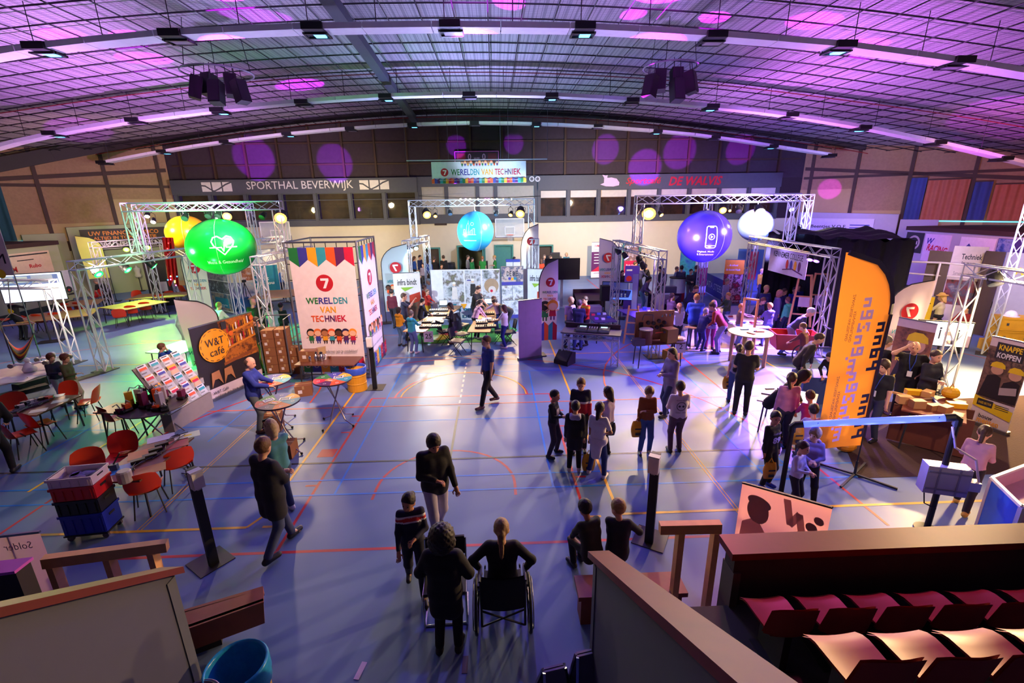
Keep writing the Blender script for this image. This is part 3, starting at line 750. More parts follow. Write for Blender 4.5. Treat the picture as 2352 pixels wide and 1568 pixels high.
# gallery
ztop,zw0,zw1=6.5,3.95,5.62
def gallery(name,x0,x1,n,y,z0=zc-.02,low=.35,text=None,glass=C('20140F',.12)):
    mb=MB().use(GALL)
    mb.box(((x0+x1)/2,y-.12,z0+low/2),(x1-x0,.3,low))
    mb.box(((x0+x1)/2,y-.16,(zw1+ztop)/2),(x1-x0,.36,ztop-zw1))
    w=(x1-x0)/n
    for i in range(n+1):
        x=min(max(x0+i*w,x0+.09),x1-.09);mb.box((x,y-.1,(z0+low+zw1)/2),(.2,.22,zw1-z0-low))
    return struct(name,mb)
g1=gallery('trim_1',-20.1,-4.85,7,YB,low=.36)
g2=gallery('trim_2',2.85,18.75,8,YB)
mb=MB().use(GALL);mb.box((-1,YB-.02,3.92),(7.7,.24,.55));mb.box((-1,YB-.02,6.22),(7.7,.24,.62));
for x in(-3.05,-1.05,.12,-4.75,2.75):mb.box((x,YB-.05,5.0),(.24,.2,1.9))
struct('trim_3',mb)
WOOD_IN=photo_mat('cafe_interior',['1A0D08','3A2114','5A3420','2A160E'],1.3,3)
PALE_IN=photo_mat('gallery_interior',['5C4C36','6E5C40','544A36','4A3E2C'],.6,5)
GLASS=mat('window_glass','16181C',.03,alpha=.22,noise=0,spec=.9)
nwin=[0]
def window(x0,x1,z0,z1,y,back,blind=0.0,depth=.5):
    nwin[0]+=1;w=MB().use(GALL)
    for z in(z0+.025,z1-.025):w.box(((x0+x1)/2,y,z),(x1-x0,.08,.05))
    for x in(x0+.025,x1-.025):w.box((x,y,(z0+z1)/2),(.05,.08,z1-z0-.1))
    if not blind:w.box(((x0+x1)/2,y,z1-.42),(x1-x0-.1,.05,.04))
    o=struct('window_%d'%nwin[0],w)
    if back:
        p=MB().use(back);p.box(((x0+x1)/2,y+depth,(z0+z1)/2),(x1-x0,.05,z1-z0));p.build('interior',o)
    if blind:
        p=MB().use(C('C8C0B8',.8));p.box(((x0+x1)/2,y+.02,z1-blind/2),(x1-x0-.1,.04,blind));p.build('blind',o)
    p=MB().use(GLASS);p.box(((x0+x1)/2,y-.01,(z0+z1-blind)/2),(x1-x0-.1,.012,z1-z0-.1-blind));p.build('pane',o)
    return o
w=15.25/7
for i in range(7):window(-20.1+i*w+.1,-20.1+(i+1)*w-.1,3.98,5.62,YB-.06,PALE_IN)
w=15.9/8
for i in range(8):window(2.85+i*w+.1,2.85+(i+1)*w-.1,3.95,5.62,YB-.06,WOOD_IN,blind=.47,depth=.6)
mb=MB().use(C('A8A49C',.8));
for a,b in((-4.65,-3.15),(-2.95,-1.12),(-.95,.02),(.22,2.65)):mb.box(((a+b)/2,YB+.05,5.05),(b-a,.1,1.75))
struct('wall_gallery',mb)
# dark upper wall with posts and rails
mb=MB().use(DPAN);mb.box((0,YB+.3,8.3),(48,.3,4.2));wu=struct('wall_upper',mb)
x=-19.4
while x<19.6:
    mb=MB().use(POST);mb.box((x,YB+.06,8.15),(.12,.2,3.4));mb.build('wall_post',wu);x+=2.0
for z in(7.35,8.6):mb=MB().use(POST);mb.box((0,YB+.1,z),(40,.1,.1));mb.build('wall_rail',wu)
# the slanted wings left and right of the back wall
def wing(name,sx,lower,curtain=False):
    x0,y0=sx*20.3,YB;dx,dy=sx*.707,-.707;n=Vector((-sx*.707,-.707,0))
    P=lambda t,z,o=0:Vector((x0+dx*t,y0+dy*t,z))+n*o
    mb=MB().use(PAN);mb.slab([P(0,0),P(17,0),P(17,9.4),P(0,9.4)],-n*.3);o=struct(name,mb)
    for t in([.5,3.1,6.0,9.1,12.4,15.2]if not curtain else[.5,2.9,5.5,8.2,11.0,13.6]):
        mb=MB().use(POST);mb.slab([P(t-.09,2.4,.12),P(t+.09,2.4,.12),P(t+.09,9,.12),P(t-.09,9,.12)],-n*.12);mb.build('wall_post',o)
    mb=MB().use(POST);mb.slab([P(.1,6.05,.09),P(17,6.05,.09),P(17,6.2,.09),P(.1,6.2,.09)],-n*.1);mb.build('wall_rail',o)
    a,b=P(.1,0),P(15,0)
    mb=MB().use(POST);mb.slab([P(.1,roof_s(a[0])-1.45,.09),P(15,roof_s(b[0])-1.2,.09),P(15,roof_s(b[0])-1.0,.09),P(.1,roof_s(a[0])-1.25,.09)],-n*.1);mb.build('wall_rail',o)
    mb=MB().use(BEIGE)
    mb.slab([P(0,2.9,.06),P(3.0,2.9,.06),P(3.0,5.4,.06),P(0,5.4,.06)],-n*.06);mb.slab([P(3.05,2.9,.06),P(9,2.9,.06),P(9,4.1,.06),P(3.05,4.1,.06)],-n*.06);mb.build('wall_panel',o)
    mb=MB().use(C('3A2620',.8));mb.slab([P(0,2.6,.1),P(16,2.6,.1),P(16,3.15,.1),P(0,3.15,.1)],-n*.06);mb.build('wall_panel',o)
    mb=MB().use(lower);mb.slab([P(-2,0,.08),P(17,0,.08),P(17,2.9,.08),P(-2,2.9,.08)],-n*.06);mb.build('wall_panel',o)
    return P,n
LW,LN=wing('wall_left',-1,GREENWALL)
RW,RN=wing('wall_right',1,mat('lilac_wall','B4B0BC',.8,noise=.05),True)
# low store rooms standing forward of the wings, with the sign boards
def store(name,sx,lower,z=3.15):
    mb=MB().use(lower);x=sx*22.4
    mb.box((x+sx*3,16.5,z/2),(6,17,z));o=struct(name,mb)
    mb=MB().use(C('24342C',.8));mb.box((x-sx*.02,16.5,.14),(.04,17,.28));struct('baseboard_'+('left' if sx<0 else 'right'),mb)
    mb=MB().use(C('3A2620',.7));mb.box((x+sx*2.9,16.5,z+.1),(6,17,.2));struct('trim_'+('4' if sx<0 else '5'),mb)
store('wall_store_left',-1,GREENWALL);store('wall_store_right',1,mat('lilac_wall','B4B0BC',.8))
# raised shaft walls of unequal height on the wing
for k_,(W_,n_)in enumerate(((LW,LN),(RW,RN))):
    mb=MB().use(GREENWALL if k_==0 else MATS['lilac_wall'])
    mb.slab([W_(.2,0,.5),W_(5.4,0,.5),W_(5.4,3.9,.5),W_(.2,4.0,.5)],-n_*.4);mb.slab([W_(5.5,0,.35),W_(7.2,0,.35),W_(7.2,3.6,.35),W_(5.5,3.6,.35)],-n_*.3)
    struct('wall_shaft_'+('left','right')[k_],mb)
mb=MB().use(PAN);mb.box((-33,8,4.5),(.3,30,9));struct('wall_far_left',mb)
mb=MB().use(PAN);mb.box((33,8,4.5),(.3,30,9));struct('wall_far_right',mb)

# ---------------------------------------------------------------- the stand the picture is taken from
WOODCAP=mat('varnished_wood','64220F',.42,noise=.3,scale=4);GREYP=mat('grey_panel','4C4C5C',.7,noise=.05);DARKP=C('2A2422',.8);RAILW=mat('pine','DCA468',.5,noise=.2,scale=8)
BENCH=mat('brown_board','7A3A1C',.5,noise=.3,scale=5)
def side_wall(name,x,y_end,z_end,slope,y_near,th=.1,inward=1):
    P=lambda y:z_end+(y_end-y)*slope
    mb=MB().use(GREYP)
    mb.slab([(x,y_end,0),(x,y_near,0),(x,y_near,P(y_near)),(x,y_end,P(y_end))],(th*inward,0,0));o=struct(name,mb)
    mb=MB().use(WOODCAP);mb.slab([(x-.05*inward,y_end+.06,P(y_end+.06)),(x-.05*inward,y_near,P(y_near)),(x-.05*inward,y_near,P(y_near)+.07),(x-.05*inward,y_end+.06,P(y_end+.06)+.07)],((th+.1)*inward,0,0));mb.build('rail_cap',o)
    mb=MB().use(C('55575C',.6));mb.box((x+th*inward/2,y_end-.06,z_end/2),(th+.02,.1,z_end-.02));mb.build('end_post',o)
    return o
yw=3.53
el=A(400,1318,yw);er=A(1365,1282,yw)
side_wall('partition_left',el.x,yw,el.z,.70,1.0,inward=-1)
side_wall('partition_right',er.x,yw,er.z,.64,.8,inward=1)
# front parapet of the right block, with seats behind it
c0=A(1668,1240,yw);zt=c0.z
mb=MB().use(DARKP);mb.box(((c0.x+8)/2,yw-.1,zt/2),(8-c0.x,.16,zt-.1));par=struct('partition_front',mb)
mb=MB().use(WOODCAP);mb.box(((c0.x+8)/2,yw-.07,zt-.02),(8-c0.x+.08,.26,.07));mb.build('rail_cap',par)
mb=MB().use(C('4A3F3C',.7));mb.box((c0.x+.03,yw-.1,zt/2-.1),(.07,.2,zt-.2));mb.build('end_post',par)
mb=MB().use(C('33302F',.8))
r1=F(1775,1440,1.30);
mb.box((5.2,2.75,.62),(8.2,1.2,1.24));mb.box((5.6,1.75,.9),(8.2,.8,1.8));struct('floor_stand',mb)
SEAT=mat('seat_red_brown','96342C',.5,noise=.12,spec=.8)
def seat_proto():
    t=thing('stadium_seat','','seat')
    mb=MB().use(SEAT)
    def pan(u,v):
        x=(u-.5)*.345*(1-.10*(1-v)**2 if v<1 else 1);y=(v-.5)*.42
        z=.02*(2*u-1)**2+.02*(1-v)-(.05*max(0,v-.82)/.18 if v>.82 else 0)
        return(x,y,z+.40)
    mb.grid(pan,8,8);n=len(mb.v);mb.v+=[(a,b,c-.018)for a,b,c in mb.v];mb.f+=[tuple(i+n for i in reversed(f))for f in mb.f];mb.m=[0]*len(mb.f);mb.n=len(mb.v)
    mb.build('seat',t,smooth=True)
    mb=MB().use(SEAT)
    def back(u,v):
        x=(u-.5)*(.39-.03*v);ed=abs(2*u-1)
        return(x,-.21-.05*v+.05*ed**2,.42+(.30-.05*ed**3)*v)
    mb.grid(back,8,5);n=len(mb.v);mb.v+=[(a,b-.018,c)for a,b,c in mb.v];mb.f+=[tuple(i+n for i in reversed(f))for f in mb.f];mb.m=[0]*len(mb.f);mb.n=len(mb.v)
    mb.build('backrest',t,smooth=True)
    mb=MB().use(C('18181A',.5));mb.box((0,-.05,.2),(.06,.3,.38));mb.box((0,-.05,.02),(.2,.3,.03));mb.build('bracket',t)
    for x in(-.08,.08):
        mb=MB().use(C('C8C8CC',.3,metal=1.0));mb.ball((x,-.02,.408),(.011,.011,.006),8,4);mb.build('bolt',t)
    return t
sp_=seat_proto();first=True
ordn=['first','second','third','fourth','fifth','sixth','seventh','eighth','ninth','tenth','eleventh','twelfth','thirteenth','fourteenth','fifteenth','sixteenth','seventeenth','eighteenth','nineteenth','twentieth','twenty-first','twenty-second']
for row,(x0,y0,zf,px0,dpx,nn,zs)in enumerate([(0,0,1.22,(1778,1408),122.5,6,0),(0,0,1.78,(1962,1512),158,4,0)]):
    for i in range(nn):
        p=F(px0[0]+dpx*i,px0[1]-.055*dpx*i*.6,zf+.41)
        lab='red-brown plastic stand seat, %s from the aisle in the %s row'%(ordn[i],('front','second')[row])
        loc=(p.x,p.y,zf)
        if first:sp_.location=loc;sp_['label']=lab;sp_['group']='seats of the stand';first=False
        else:dup(sp_,loc,0,lab,'seats of the stand')

# wooden rails and boards in front of the stand
def frame_rail(label,p0,p1,posts,z,foot):
    t=thing('handrail',label,'handrail',(0,0,0))
    mb=MB().use(RAILW);mb.bar(p0,p1,.09,.12);mb.build('top_rail',t)
    for q in posts:
        mb=MB().use(RAILW);mb.bar((q[0],q[1],q[2]-.06),(q[0],q[1],foot),.07,.1,up=(0,1,0));mb.build('post',t)
    return t
a,b=A(100,1290,4.25),A(385,1252,4.55);lp=lambda t:a.lerp(b,t)
frame_rail('pine handrail on square posts behind the grey partition with the loose wooden end',a,b,[lp(.06),lp(.5),lp(.86)],0,0)
a,b=A(1515,1212,4.35),A(1655,1209,4.3);lp=lambda t:a.lerp(b,t)
frame_rail('dark pine handrail frame beside the stand parapet and the leaning white banner',a,b,[lp(.35),lp(.93)],0,0)
t=thing('gym_bench','brown wooden box bench end sticking out past the grey partition','bench',(0,0,0))
p0,p1=F(330,1480,.42),F(605,1382,.42);d=(p1-p0).normalized();u=Vector((-d.y,d.x,0))
mb=MB().use(BENCH);mb.slab([p0,p1,p1-Vector((0,0,.30))-d*.03,p0-Vector((0,0,.30))],u*.06);mb.build('front_board',t)
mb=MB().use(BENCH);mb.slab([p0+u*.3,p1+u*.22,p1-Vector((0,0,.1))+u*.22,p0-Vector((0,0,.3))+u*.3],u*.05);mb.build('back_board',t)
mb=MB().use(BENCH);q=p0+u*.02;mb.slab([q,p1+u*.02,p1+u*.22,q+u*.3],(0,0,-.04));mb.build('top_board',t)
mb=MB().use(DARKP);mb.box(p0.lerp(p1,.35)+u*.15-Vector((0,0,.31)),(.5,.2,.22),math.atan2(d.y,d.x));mb.build('foot',t)
t=thing('gym_bench','brown wooden bench the two seated boys sit on beside the stand','bench',(0,0,0))
p0=F(1335,1372,.40);mb=MB().use(BENCH);mb.box((p0.x+.62,p0.y+.16,.38),(1.3,.34,.06));mb.build('seat_board',t)
mb=MB().use(BENCH);mb.box((p0.x+.6,p0.y+.1,.18),(1.2,.22,.35));mb.build('front_board',t)

# ---------------------------------------------------------------- aluminium truss
ALU=mat('aluminium','DADCE2',.38,metal=.25,noise=.05);BLACK=C('101012',.55)
def truss(parent,name,a,b,s=.26,ref=(0,0,1),r=.024,pitch=.42):
    a,b=Vector(a),Vector(b);t=(b-a).normalized();u=t.cross(Vector(ref))
    if u.length<.05:u=t.cross(Vector((0,1,0)))
    u.normalize();v=u.cross(t);h=s/2;L=(b-a).length;n=max(1,int(round(L/pitch)))
    mb=MB().use(ALU);cs=[u*h*i+v*h*j for i,j in((-1,-1),(1,-1),(1,1),(-1,1))]
    for c in cs:mb.tube([a+c,b+c],r,6)
    o=mb.build(name,parent)
    mb=MB().use(ALU)
    for k_ in range(4):
        c,d=cs[k_],cs[(k_+1)%4]
        for i in range(n):
            p,q=(c,d)if(i+k_)%2==0 else(d,c)
            mb.tube([a+t*L*i/n+p,a+t*L*(i+1)/n+q],r*.48,4,cap=False)
        for e in(a,b):mb.tube([e+c,e+d],r*.7,4,cap=False)
    br=mb.build('bracing',o);br['kind']='stuff'
    return o
def gate(label,a,b,z=3.4,name='truss_gate',group='low truss gates at the sides of each stand area',z0=0.0,s=.26):
    """two upright trusses at a and b joined by a horizontal one"""
    a=Vector((a[0],a[1],0));b=Vector((b[0],b[1],0))
    t=thing(name,label,'truss',a,0,group);d=(b-a);u=d.normalized();ref=u
    up=Vector((0,0,1));h=s/2
    truss(t,'upright',up*z0,up*(z-s),s,ref);truss(t,'upright',d+up*z0,d+up*(z-s),s,ref)
    truss(t,'crossbeam',-u*h+up*(z-h),d+u*h+up*(z-h),s)
    if z0==0:
        for p in(Vector(),d):mb=MB().use(C('2C2C30',.5));mb.box(p+up*.01,(.5,.5,.02),math.atan2(u.y,u.x));mb.build('base_plate',t)
    return t
WL=dict(x0=-12.1,x1=-7.1,y0=14.15,y1=18.1,ym=16.2);WM=dict(x0=-3.62,x1=1.66,y0=19.8,y1=22.9,ym=21.4);WR=dict(x0=4.95,x1=10.4,y0=14.0,y1=18.5,ym=16.3)
def xy(q,z=3.4):p=F(*q,z);return(p.x,p.y)
gate('low truss gate lit green beside the chairs, its near foot standing free on the floor',(-12.32,14.15),(-11.6,18.1))
gate('low truss gate half hidden behind the tall event tower and its stacked boxes',(-7.25,14.5),(-7.0,17.9))
gate('low truss gate with cool white lamps behind the construction firm banner with green arrow',xy((932,553)),xy((978,541)))
gate('slim low truss gate seen end-on between the white feather flag and the black loudspeaker',(1.69,19.7),(1.62,22.5))
gate('low truss gate over the music booth with black spotlights hung along it',(5.05,14.1),(4.75,18.2))
gate('low truss gate over the craft tables carrying the school banner and black cloth',(10.2,13.8),(10.55,18.9))
gate('bare truss gate beside the hammock and the big bright screen',(-14.0,15.0),(-19.5,15.4),2.75)
gate('truss gate behind the television on its stand near the construction desk',(11.45,10.7),(11.3,6.6),3.28)
gate('far truss gate with a drooping yellow feather flag in front of the orange letter sign',xy((213,556)),xy((372,545)))
gate('far truss gate wrapped in red cloth behind the green ball',(-11.4,20.6),(-11.0,24.6))
up_='tall truss arches carrying the balls'
def arch(label,W,y,name='truss_arch',xs=None,z0=3.44):
    x0,x1=xs or(W['x0'],W['x1']);return gate(label,(x0,y),(x1,y),5.02,name,up_,z0=z0)
arch('tall truss arch over the green ball, with black cable along its top',WL,16.2,xs=(-11.95,-7.15))
arch('tall truss arch over the pale blue ball in the middle of the hall',WM,21.4)
arch('tall truss arch over the violet ball with the phone picture',WR,16.3,xs=(4.95,10.35))
arch('tall truss arch behind the green one, over the yellow ball',WL,22.5,xs=(-16.2,-11.2),z0=0)
arch('tall truss arch furthest right, over the plain lilac ball',WR,21.3,xs=(9.6,14.2),z0=0)
t=gate('high black lighting bar with four lamps above the construction banner',(15.6,13.5),(18.6,10.2),4.95,'lighting_bar','lighting bars',z0=0,s=.2)

# ---------------------------------------------------------------- the big balls
def sphere_fn(c,r,f):
    """map (x, depth, z) of a flat motif onto the ball, centred where f points"""
    f=Vector(f).normalized();rt=Vector((0,0,1)).cross(f).normalized();upv=f.cross(rt)
    rx,rz=r
    def fn(x,y,z):
        a,b=x/rx,z/rz
        d=(f*math.cos(b)+upv*math.sin(b));d=Matrix.Rotation(a,3,'Z')@Vector((d.x,d.y,d.z))
        o=1-y*.4
        return(c[0]+d.x*rx*o,c[1]+d.y*rx*o,c[2]+d.z*rz*o)
    return fn
def ball(label,px,py,wpx,hpx,Y,colr,items=None,hang=.4,rough=.3,face=None):
    c=A(px,py,Y);D=(CR@np.array([c.x,c.y,c.z-H]))[2]
    rx,rz=wpx/2*D/FPX*.95,hpx/2*D/FPX*1.0
    t=thing('giant_balloon',label,'balloon',(c.x,c.y,c.z-rz),0,'giant hanging balls')
    mb=MB().use(colr);mb.ball((0,0,rz),(rx,rx,rz),40,24);mb.build('skin',t,smooth=True)
    mb=MB().use(C('DADADC',.4));ztop_=4.77-(c.z-rz);mb.tube([(0,0,rz*2),(0,0,ztop_)],.012,5);mb.tube([(0,-.16,ztop_),(0,.16,ztop_)],.02,5);mb.build('hanging_line',t)
    mb=MB().use(C('9A9AA0',.5));mb.lathe([(.05,-.02),(.06,.02),(.03,.05)],(0,0,rz*2),10);mb.build('valve',t)
    if items:prints(t,items,'print',sphere_fn((0,0,rz),(rx,rz),face or(-c.x*.9,-c.y,0)),base=-.012,step=-.001,fine=True)
    mb=MB().use(C('FFFFFF',.5,alpha=.25));mb.tube([(rx*1.003*math.sin(a)*.35,-rx*1.003*math.sin(a)*.94,rz-rz*1.003*math.cos(a))for a in[PI*i/24 for i in range(25)]],.005,4);mb.build('seam',t)
    return t
W_=C('F4F4F4',.5)
heart=[(.0,-.30),(-.30,.02),(-.36,.16),(-.30,.30),(-.16,.35),(0,.24),(.16,.35),(.30,.30),(.36,.16),(.30,.02)]
hz=lambda s,dz:[(x*s,z*s+dz)for x,z in heart]
Y0=16.2
ball('big green ball with a heart and pulse line',510,567,150,126,Y0,mat('ball_green','0C9A32',.25,noise=.02),[('l',hz(.9,.16),.035,W_,True),('l',[(-.38,.12),(-.06,.12),(-.01,.0),(.04,.27),(.08,.12),(.38,.12)],.03,W_),('t','Mens & Gezondheid',0,-.36,.12,1.15,W_,.012)],face=(.62,-1,-.08))
ball('big yellow ball behind the green ball',430,535,90,78,22.5,mat('ball_yellow','EFC006',.3,noise=.02))
sky=[('l',[(-.24,-.1),(-.24,.12),(-.16,.12),(-.16,-.1)],.014,W_),('l',[(-.1,-.1),(-.1,.3),(-.04,.42),(.02,.3),(.02,-.1)],.014,W_),('l',[(.08,-.1),(.08,.05),(.15,.12),(.15,-.1)],.014,W_),('l',[(.2,-.1),(.2,.16),(.27,.16),(.27,-.1)],.014,W_),('l',circle_pts(.16,.36,.07,14),.014,W_,True),('l',[(-.3,-.1),(.33,-.1)],.014,W_),('l',[(-.3,-.36),(.33,-.36)],.03,W_),('l',[(-.04,.42),(-.04,.52)],.014,W_)]
ball('pale blue ball with a thin skyline drawing, over the middle stand',1092,531,88,89,21.4,mat('ball_blue','38A4DC',.3,noise=.02),sky,face=(-.35,-1,0))
phone=[('l',[(-.17,-.28),(-.17,.36),(-.13,.40),(.13,.40),(.17,.36),(.17,-.28),(.13,-.32),(-.13,-.32)],.03,W_,True),('l',[(-.16,-.24),(.16,-.24)],.02,W_),('l',circle_pts(0,.05,.09,16),.022,W_,True),('p',[(-.03,.0),(.05,.05),(-.03,.10)],W_),('l',[(-.06,.36),(.06,.36)],.03,W_),
         ('t','Digitaal, Media',-.12,-.47,.085,.62,W_,.012),('t','& Entertainment',-.12,-.58,.085,.68,W_,.012)]
ball('big violet ball with a phone outline',1617,543,124,117,16.3,mat('ball_violet','3A2AB0',.25,noise=.02),phone,face=(-.15,-1,0))
ball('plain lilac ball behind the violet ball',1735,517,79,72,21.3,mat('ball_lilac','8A90D8',.3,noise=.02))

# ---------------------------------------------------------------- ceiling: light trunkings, lamps, loudspeaker rings
WHITE=C('FAF8FA',.45)
LAMPON=glow('lamp_lens_blue','58BCFF',4.5);LAMPOFF=C('9A8FA0',.25)
def strip(idx,Y,px,lamps,where):
    pts=[A(x,y,Y)for x,y in px]
    t=thing('light_trunking','long white curved light trunking %s'%where,'trunking',(0,0,0),0,'light trunkings')
    n=len(pts)
    for p,q in zip(pts,pts[1:]):
        m_=(q-p).normalized()*.012
        mb=MB().use(WHITE);mb.bar(p+m_,q-m_,.46,.13);mb.build('panel',t)
    for i,p in enumerate(pts):
        if i%1==0:
            zt_=roof_s(p.x)+.1
            mb=MB().use(WIRE);mb.tube([p+Vector((.3,0,.04)),(p.x+.3,p.y,zt_)],.012,4);mb.build('hanger',t)
    k_=0
    for(x,y,on)in lamps:
        c=A(x,y,Y)-Vector((0,0,.05));k_+=1
        l=thing('ceiling_light','%s floodlight, %s from left on the trunking %s'%('blue glowing' if on else 'unlit',ordn[k_-1],where),'light',c,0,'floodlights on the trunkings')
        mb=MB().use(BLACK);mb.box((0,0,.05),(.5,.62,.16));mb.build('housing',l)
        mb=MB().use(C('26262C',.4));mb.box((0,-.05,-.05),(.6,.05,.04));mb.box((0,.28,-.05),(.6,.05,.04));mb.box((-.28,.1,-.05),(.04,.4,.04));mb.box((.28,.1,-.05),(.04,.4,.04));mb.build('frame',l)
        mb=MB().use(LAMPON if on else LAMPOFF);mb.box((.06,.08,-.05),(.26 if on else .46,.3,.03));mb.build('lens',l)
        if on:spot(c-Vector((0,0,.12)),(c.x,c.y-.5,0),(.07,.22,1),LAMPW,140,.6,.15)
LAMPW=130
ip=lambda P_,x:next(a[1]+(b[1]-a[1])*(x-a[0])/(b[0]-a[0])for a,b in zip(P_,P_[1:])if x<=b[0])
S1=[(-260,178),(-60,135),(100,110),(400,80),(725,66),(1035,62),(1340,66),(1640,83),(1930,107),(2200,143),(2360,170),(2560,206)]
seg=lambda S,n:[(S[0][0]+(S[-1][0]-S[0][0])*i/n,ip(S,S[0][0]+(S[-1][0]-S[0][0])*i/n))for i in range(n+1)]
strip(1,13.2,seg(S1,18),[(100,112,1),(405,83,0),(725,68,1),(1035,63,0),(1340,67,1),(1637,86,0),(1928,108,1),(2195,143,0)],'nearest the stand')
S2=[(-200,395),(0,336),(125,306),(310,276),(505,252),(695,233),(885,221),(1075,216),(1265,219),(1450,229),(1630,244),(1810,264),(1975,291),(2145,326),(2300,362),(2480,408)]
strip(2,20.8,seg(S2,22),[(125,307,1),(313,277,0),(505,254,1),(697,236,0),(887,223,1),(1078,219,0),(1266,221,1),(1450,232,0),(1632,246,1),(1812,265,0),(1977,294,1),(2148,328,0),(2300,364,0)],'over the middle of the hall')
S3=[(240,373),(377,347),(520,325),(660,308),(800,295),(945,286),(1090,282),(1230,284),(1370,291),(1508,301),(1640,314),(1770,335),(1905,355)]
strip(3,28.2,seg(S3,16),[(240,373,0),(377,348,1),(520,326,0),(662,308,1),(806,296,0),(948,287,1),(1090,283,0),(1231,285,1),(1372,290,0),(1508,302,1),(1640,316,0),(1772,336,1),(1905,357,0)],'close to the back wall')
def speaker_ring(where,Y,boxes,ring):
    c=A(*ring[0],Y);rr=ring[1]
    t=thing('speaker_ring','thin hanging ring of pipe with cables above %s'%where,'ring',c)
    mb=MB().use(C('8A8A90',.5));mb.tube([(rr*math.cos(a),rr*math.sin(a),0)for a in[2*PI*i/20 for i in range(20)]],.025,5,True);mb.build('pipe',t)
    mb=MB().use(WIRE)
    for a in(0,2.1,4.2):mb.tube([(rr*math.cos(a),rr*math.sin(a),0),(rr*math.cos(a)*.8,rr*math.sin(a)*.8,roof_s(c.x+rr*math.cos(a)*.8)-c.z+.12)],.01,4)
    mb.build('suspension',t)
    for i,(x,y,ang,dy)in enumerate(boxes):
        p=A(x,y,Y+dy);l=thing('loudspeaker','black hanging loudspeaker box, %s from the left in %s'%(ordn[i],where),'speaker',p,R(ang),'roof loudspeakers')
        mb=MB().use(BLACK);M_=Matrix.Rotation(R(-14),3,'X');mb.box((0,0,0),(.34,.3,.62),M=M_);mb.build('cabinet',l)
        mb=MB().use(C('202024',.8));mb.box(M_@Vector((0,-.16,0)),(.3,.012,.56),M=M_);mb.build('grille',l)
        mb=MB().use(WIRE);mb.tube([(-.1,0,.3),(-.1,.05,.62)],.012,4);mb.tube([(.1,0,.3),(.1,.05,.62)],.012,4);mb.build('bracket',l)
speaker_ring('the left roof cluster',15.6,[(450,201,-60,0),(479,195,-20,.4),(497,213,0,-.5),(531,197,30,.4),(553,211,60,0)],((500,168),.95))
speaker_ring('the right roof cluster',15.6,[(1494,199,-50,0),(1517,186,-20,.4),(1554,182,0,.3),(1555,208,10,-.5),(1586,190,50,0)],((1540,155),.8))

# ---------------------------------------------------------------- makers of furniture and display things
CHROME=C('C9CCD2',.2,metal=1.0);STEEL=C('8C8F96',.35,metal=.9);TOPW=mat('beech_top','B98A55',.5,noise=.12,scale=10);TOPB=mat('brown_top','6E4228',.4,noise=.15,scale=8)
ORG=mat('orange_plastic','E8431A',.35,noise=.05);CARD=mat('cardboard','8C5A36',.85,noise=.08);PAPER=C('E6E2DC',.7)
def frm(L_,R_): # frame with x running from L_ to R_ on the floor
    L_,R_=Vector((L_[0],L_[1],0)),Vector((R_[0],R_[1],0));d=R_-L_
    return L_,d.length,math.atan2(d.y,d.x)
def roll_up(label,L_,R_,z,items,bg='EDE8EC',name='roll_up_banner',cat='banner',group='roll-up banners',base=True,thin=0.0,z0=.06):
    o,w,a=frm(L_,R_)
    t=thing(name,label,cat,o,a,group)
    if thin:mb=MB().use(cloth('sheet_'+bg,bg,thin));mb.grid(lambda u,v:(w*u,.004+.012*math.sin(u*3),z0+(z-z0)*v),6,4)
    else:mb=MB().use(C(bg,.6));mb.box((w/2,.008,(z+z0)/2),(w,.012,z-z0))
    mb.build('sheet',t)
    if z0>.1:
        for x in(.03,w-.03):mb=MB().use(STEEL);mb.tube([(x,.03,0),(x,.03,z)],.015,5);mb.build('leg',t)
    if base:
        mb=MB().use(STEEL);mb.box((w/2,.03,.04),(w+.02,.16,.07));mb.build('base',t)
        mb=MB().use(STEEL);mb.box((w/2,.01,z),(w,.03,.03));mb.build('top_bar',t)
        mb=MB().use(STEEL);mb.tube([(w/2,.05,.06),(w/2,.03,z)],.012,5);mb.build('pole',t)
    it=items(w,z)if callable(items)else items
    if it:prints(t,it)
    return t
INK={k_:C(k_,.6)for k_ in['1E7A3A','3A3A96','2E9AA8','F2A71E','E8571E','5A1A5A','C8143C','141414','F4F2F0','C01A28','3C2A22','12809A','F0F0F0','2A2A30','FAD21E']}
COLS7=['1E7A3A','3A3A96','F2A71E','2E9AA8','E8571E','5A1A5A','C8143C']
def kid(x,z,s,k_,hair,skin,top):
    a=[('r',x-.035*s,z,x-.012*s,z+.07*s,C(k_)),('r',x+.012*s,z,x+.035*s,z+.07*s,C(k_)),('p',[(x-.055*s,z+.06*s),(x+.055*s,z+.06*s),(x+.045*s,z+.16*s),(x-.045*s,z+.16*s)],C(top)),
         ('l',[(x-.05*s,z+.145*s),(x-.095*s,z+.12*s)],.02*s,C(skin)),('l',[(x+.05*s,z+.145*s),(x+.095*s,z+.165*s)],.02*s,C(skin)),
         ('c',x,z+.235*s,.085*s,C(hair)),('e',x,z+.215*s,.07*s,.058*s,C(skin)if False else C(skin))]
    return a
KIDS=[('2A5A30','1A1512','E8B48C','1E7A3A'),('3A3A96','E8722A','F0C09A','3A3A96'),('3C2A22','5A2A14','B8784C','F2A71E'),('2A2A30','E8571E','F0C09A','2E9AA8'),('9A1A1A','141010','5A3420','E8571E'),('3A3A96','2A1A4A','E8B48C','5A1A5A'),('6A2A7A','F2951E','F0C09A','C8143C')]
def kids_row(x0,x1,z,s,n=7):
    out=[]
    for i in range(n):
        out+=kid(x0+(x1-x0)*(i+.5)/n,z,s,*KIDS[i%7])
    return out
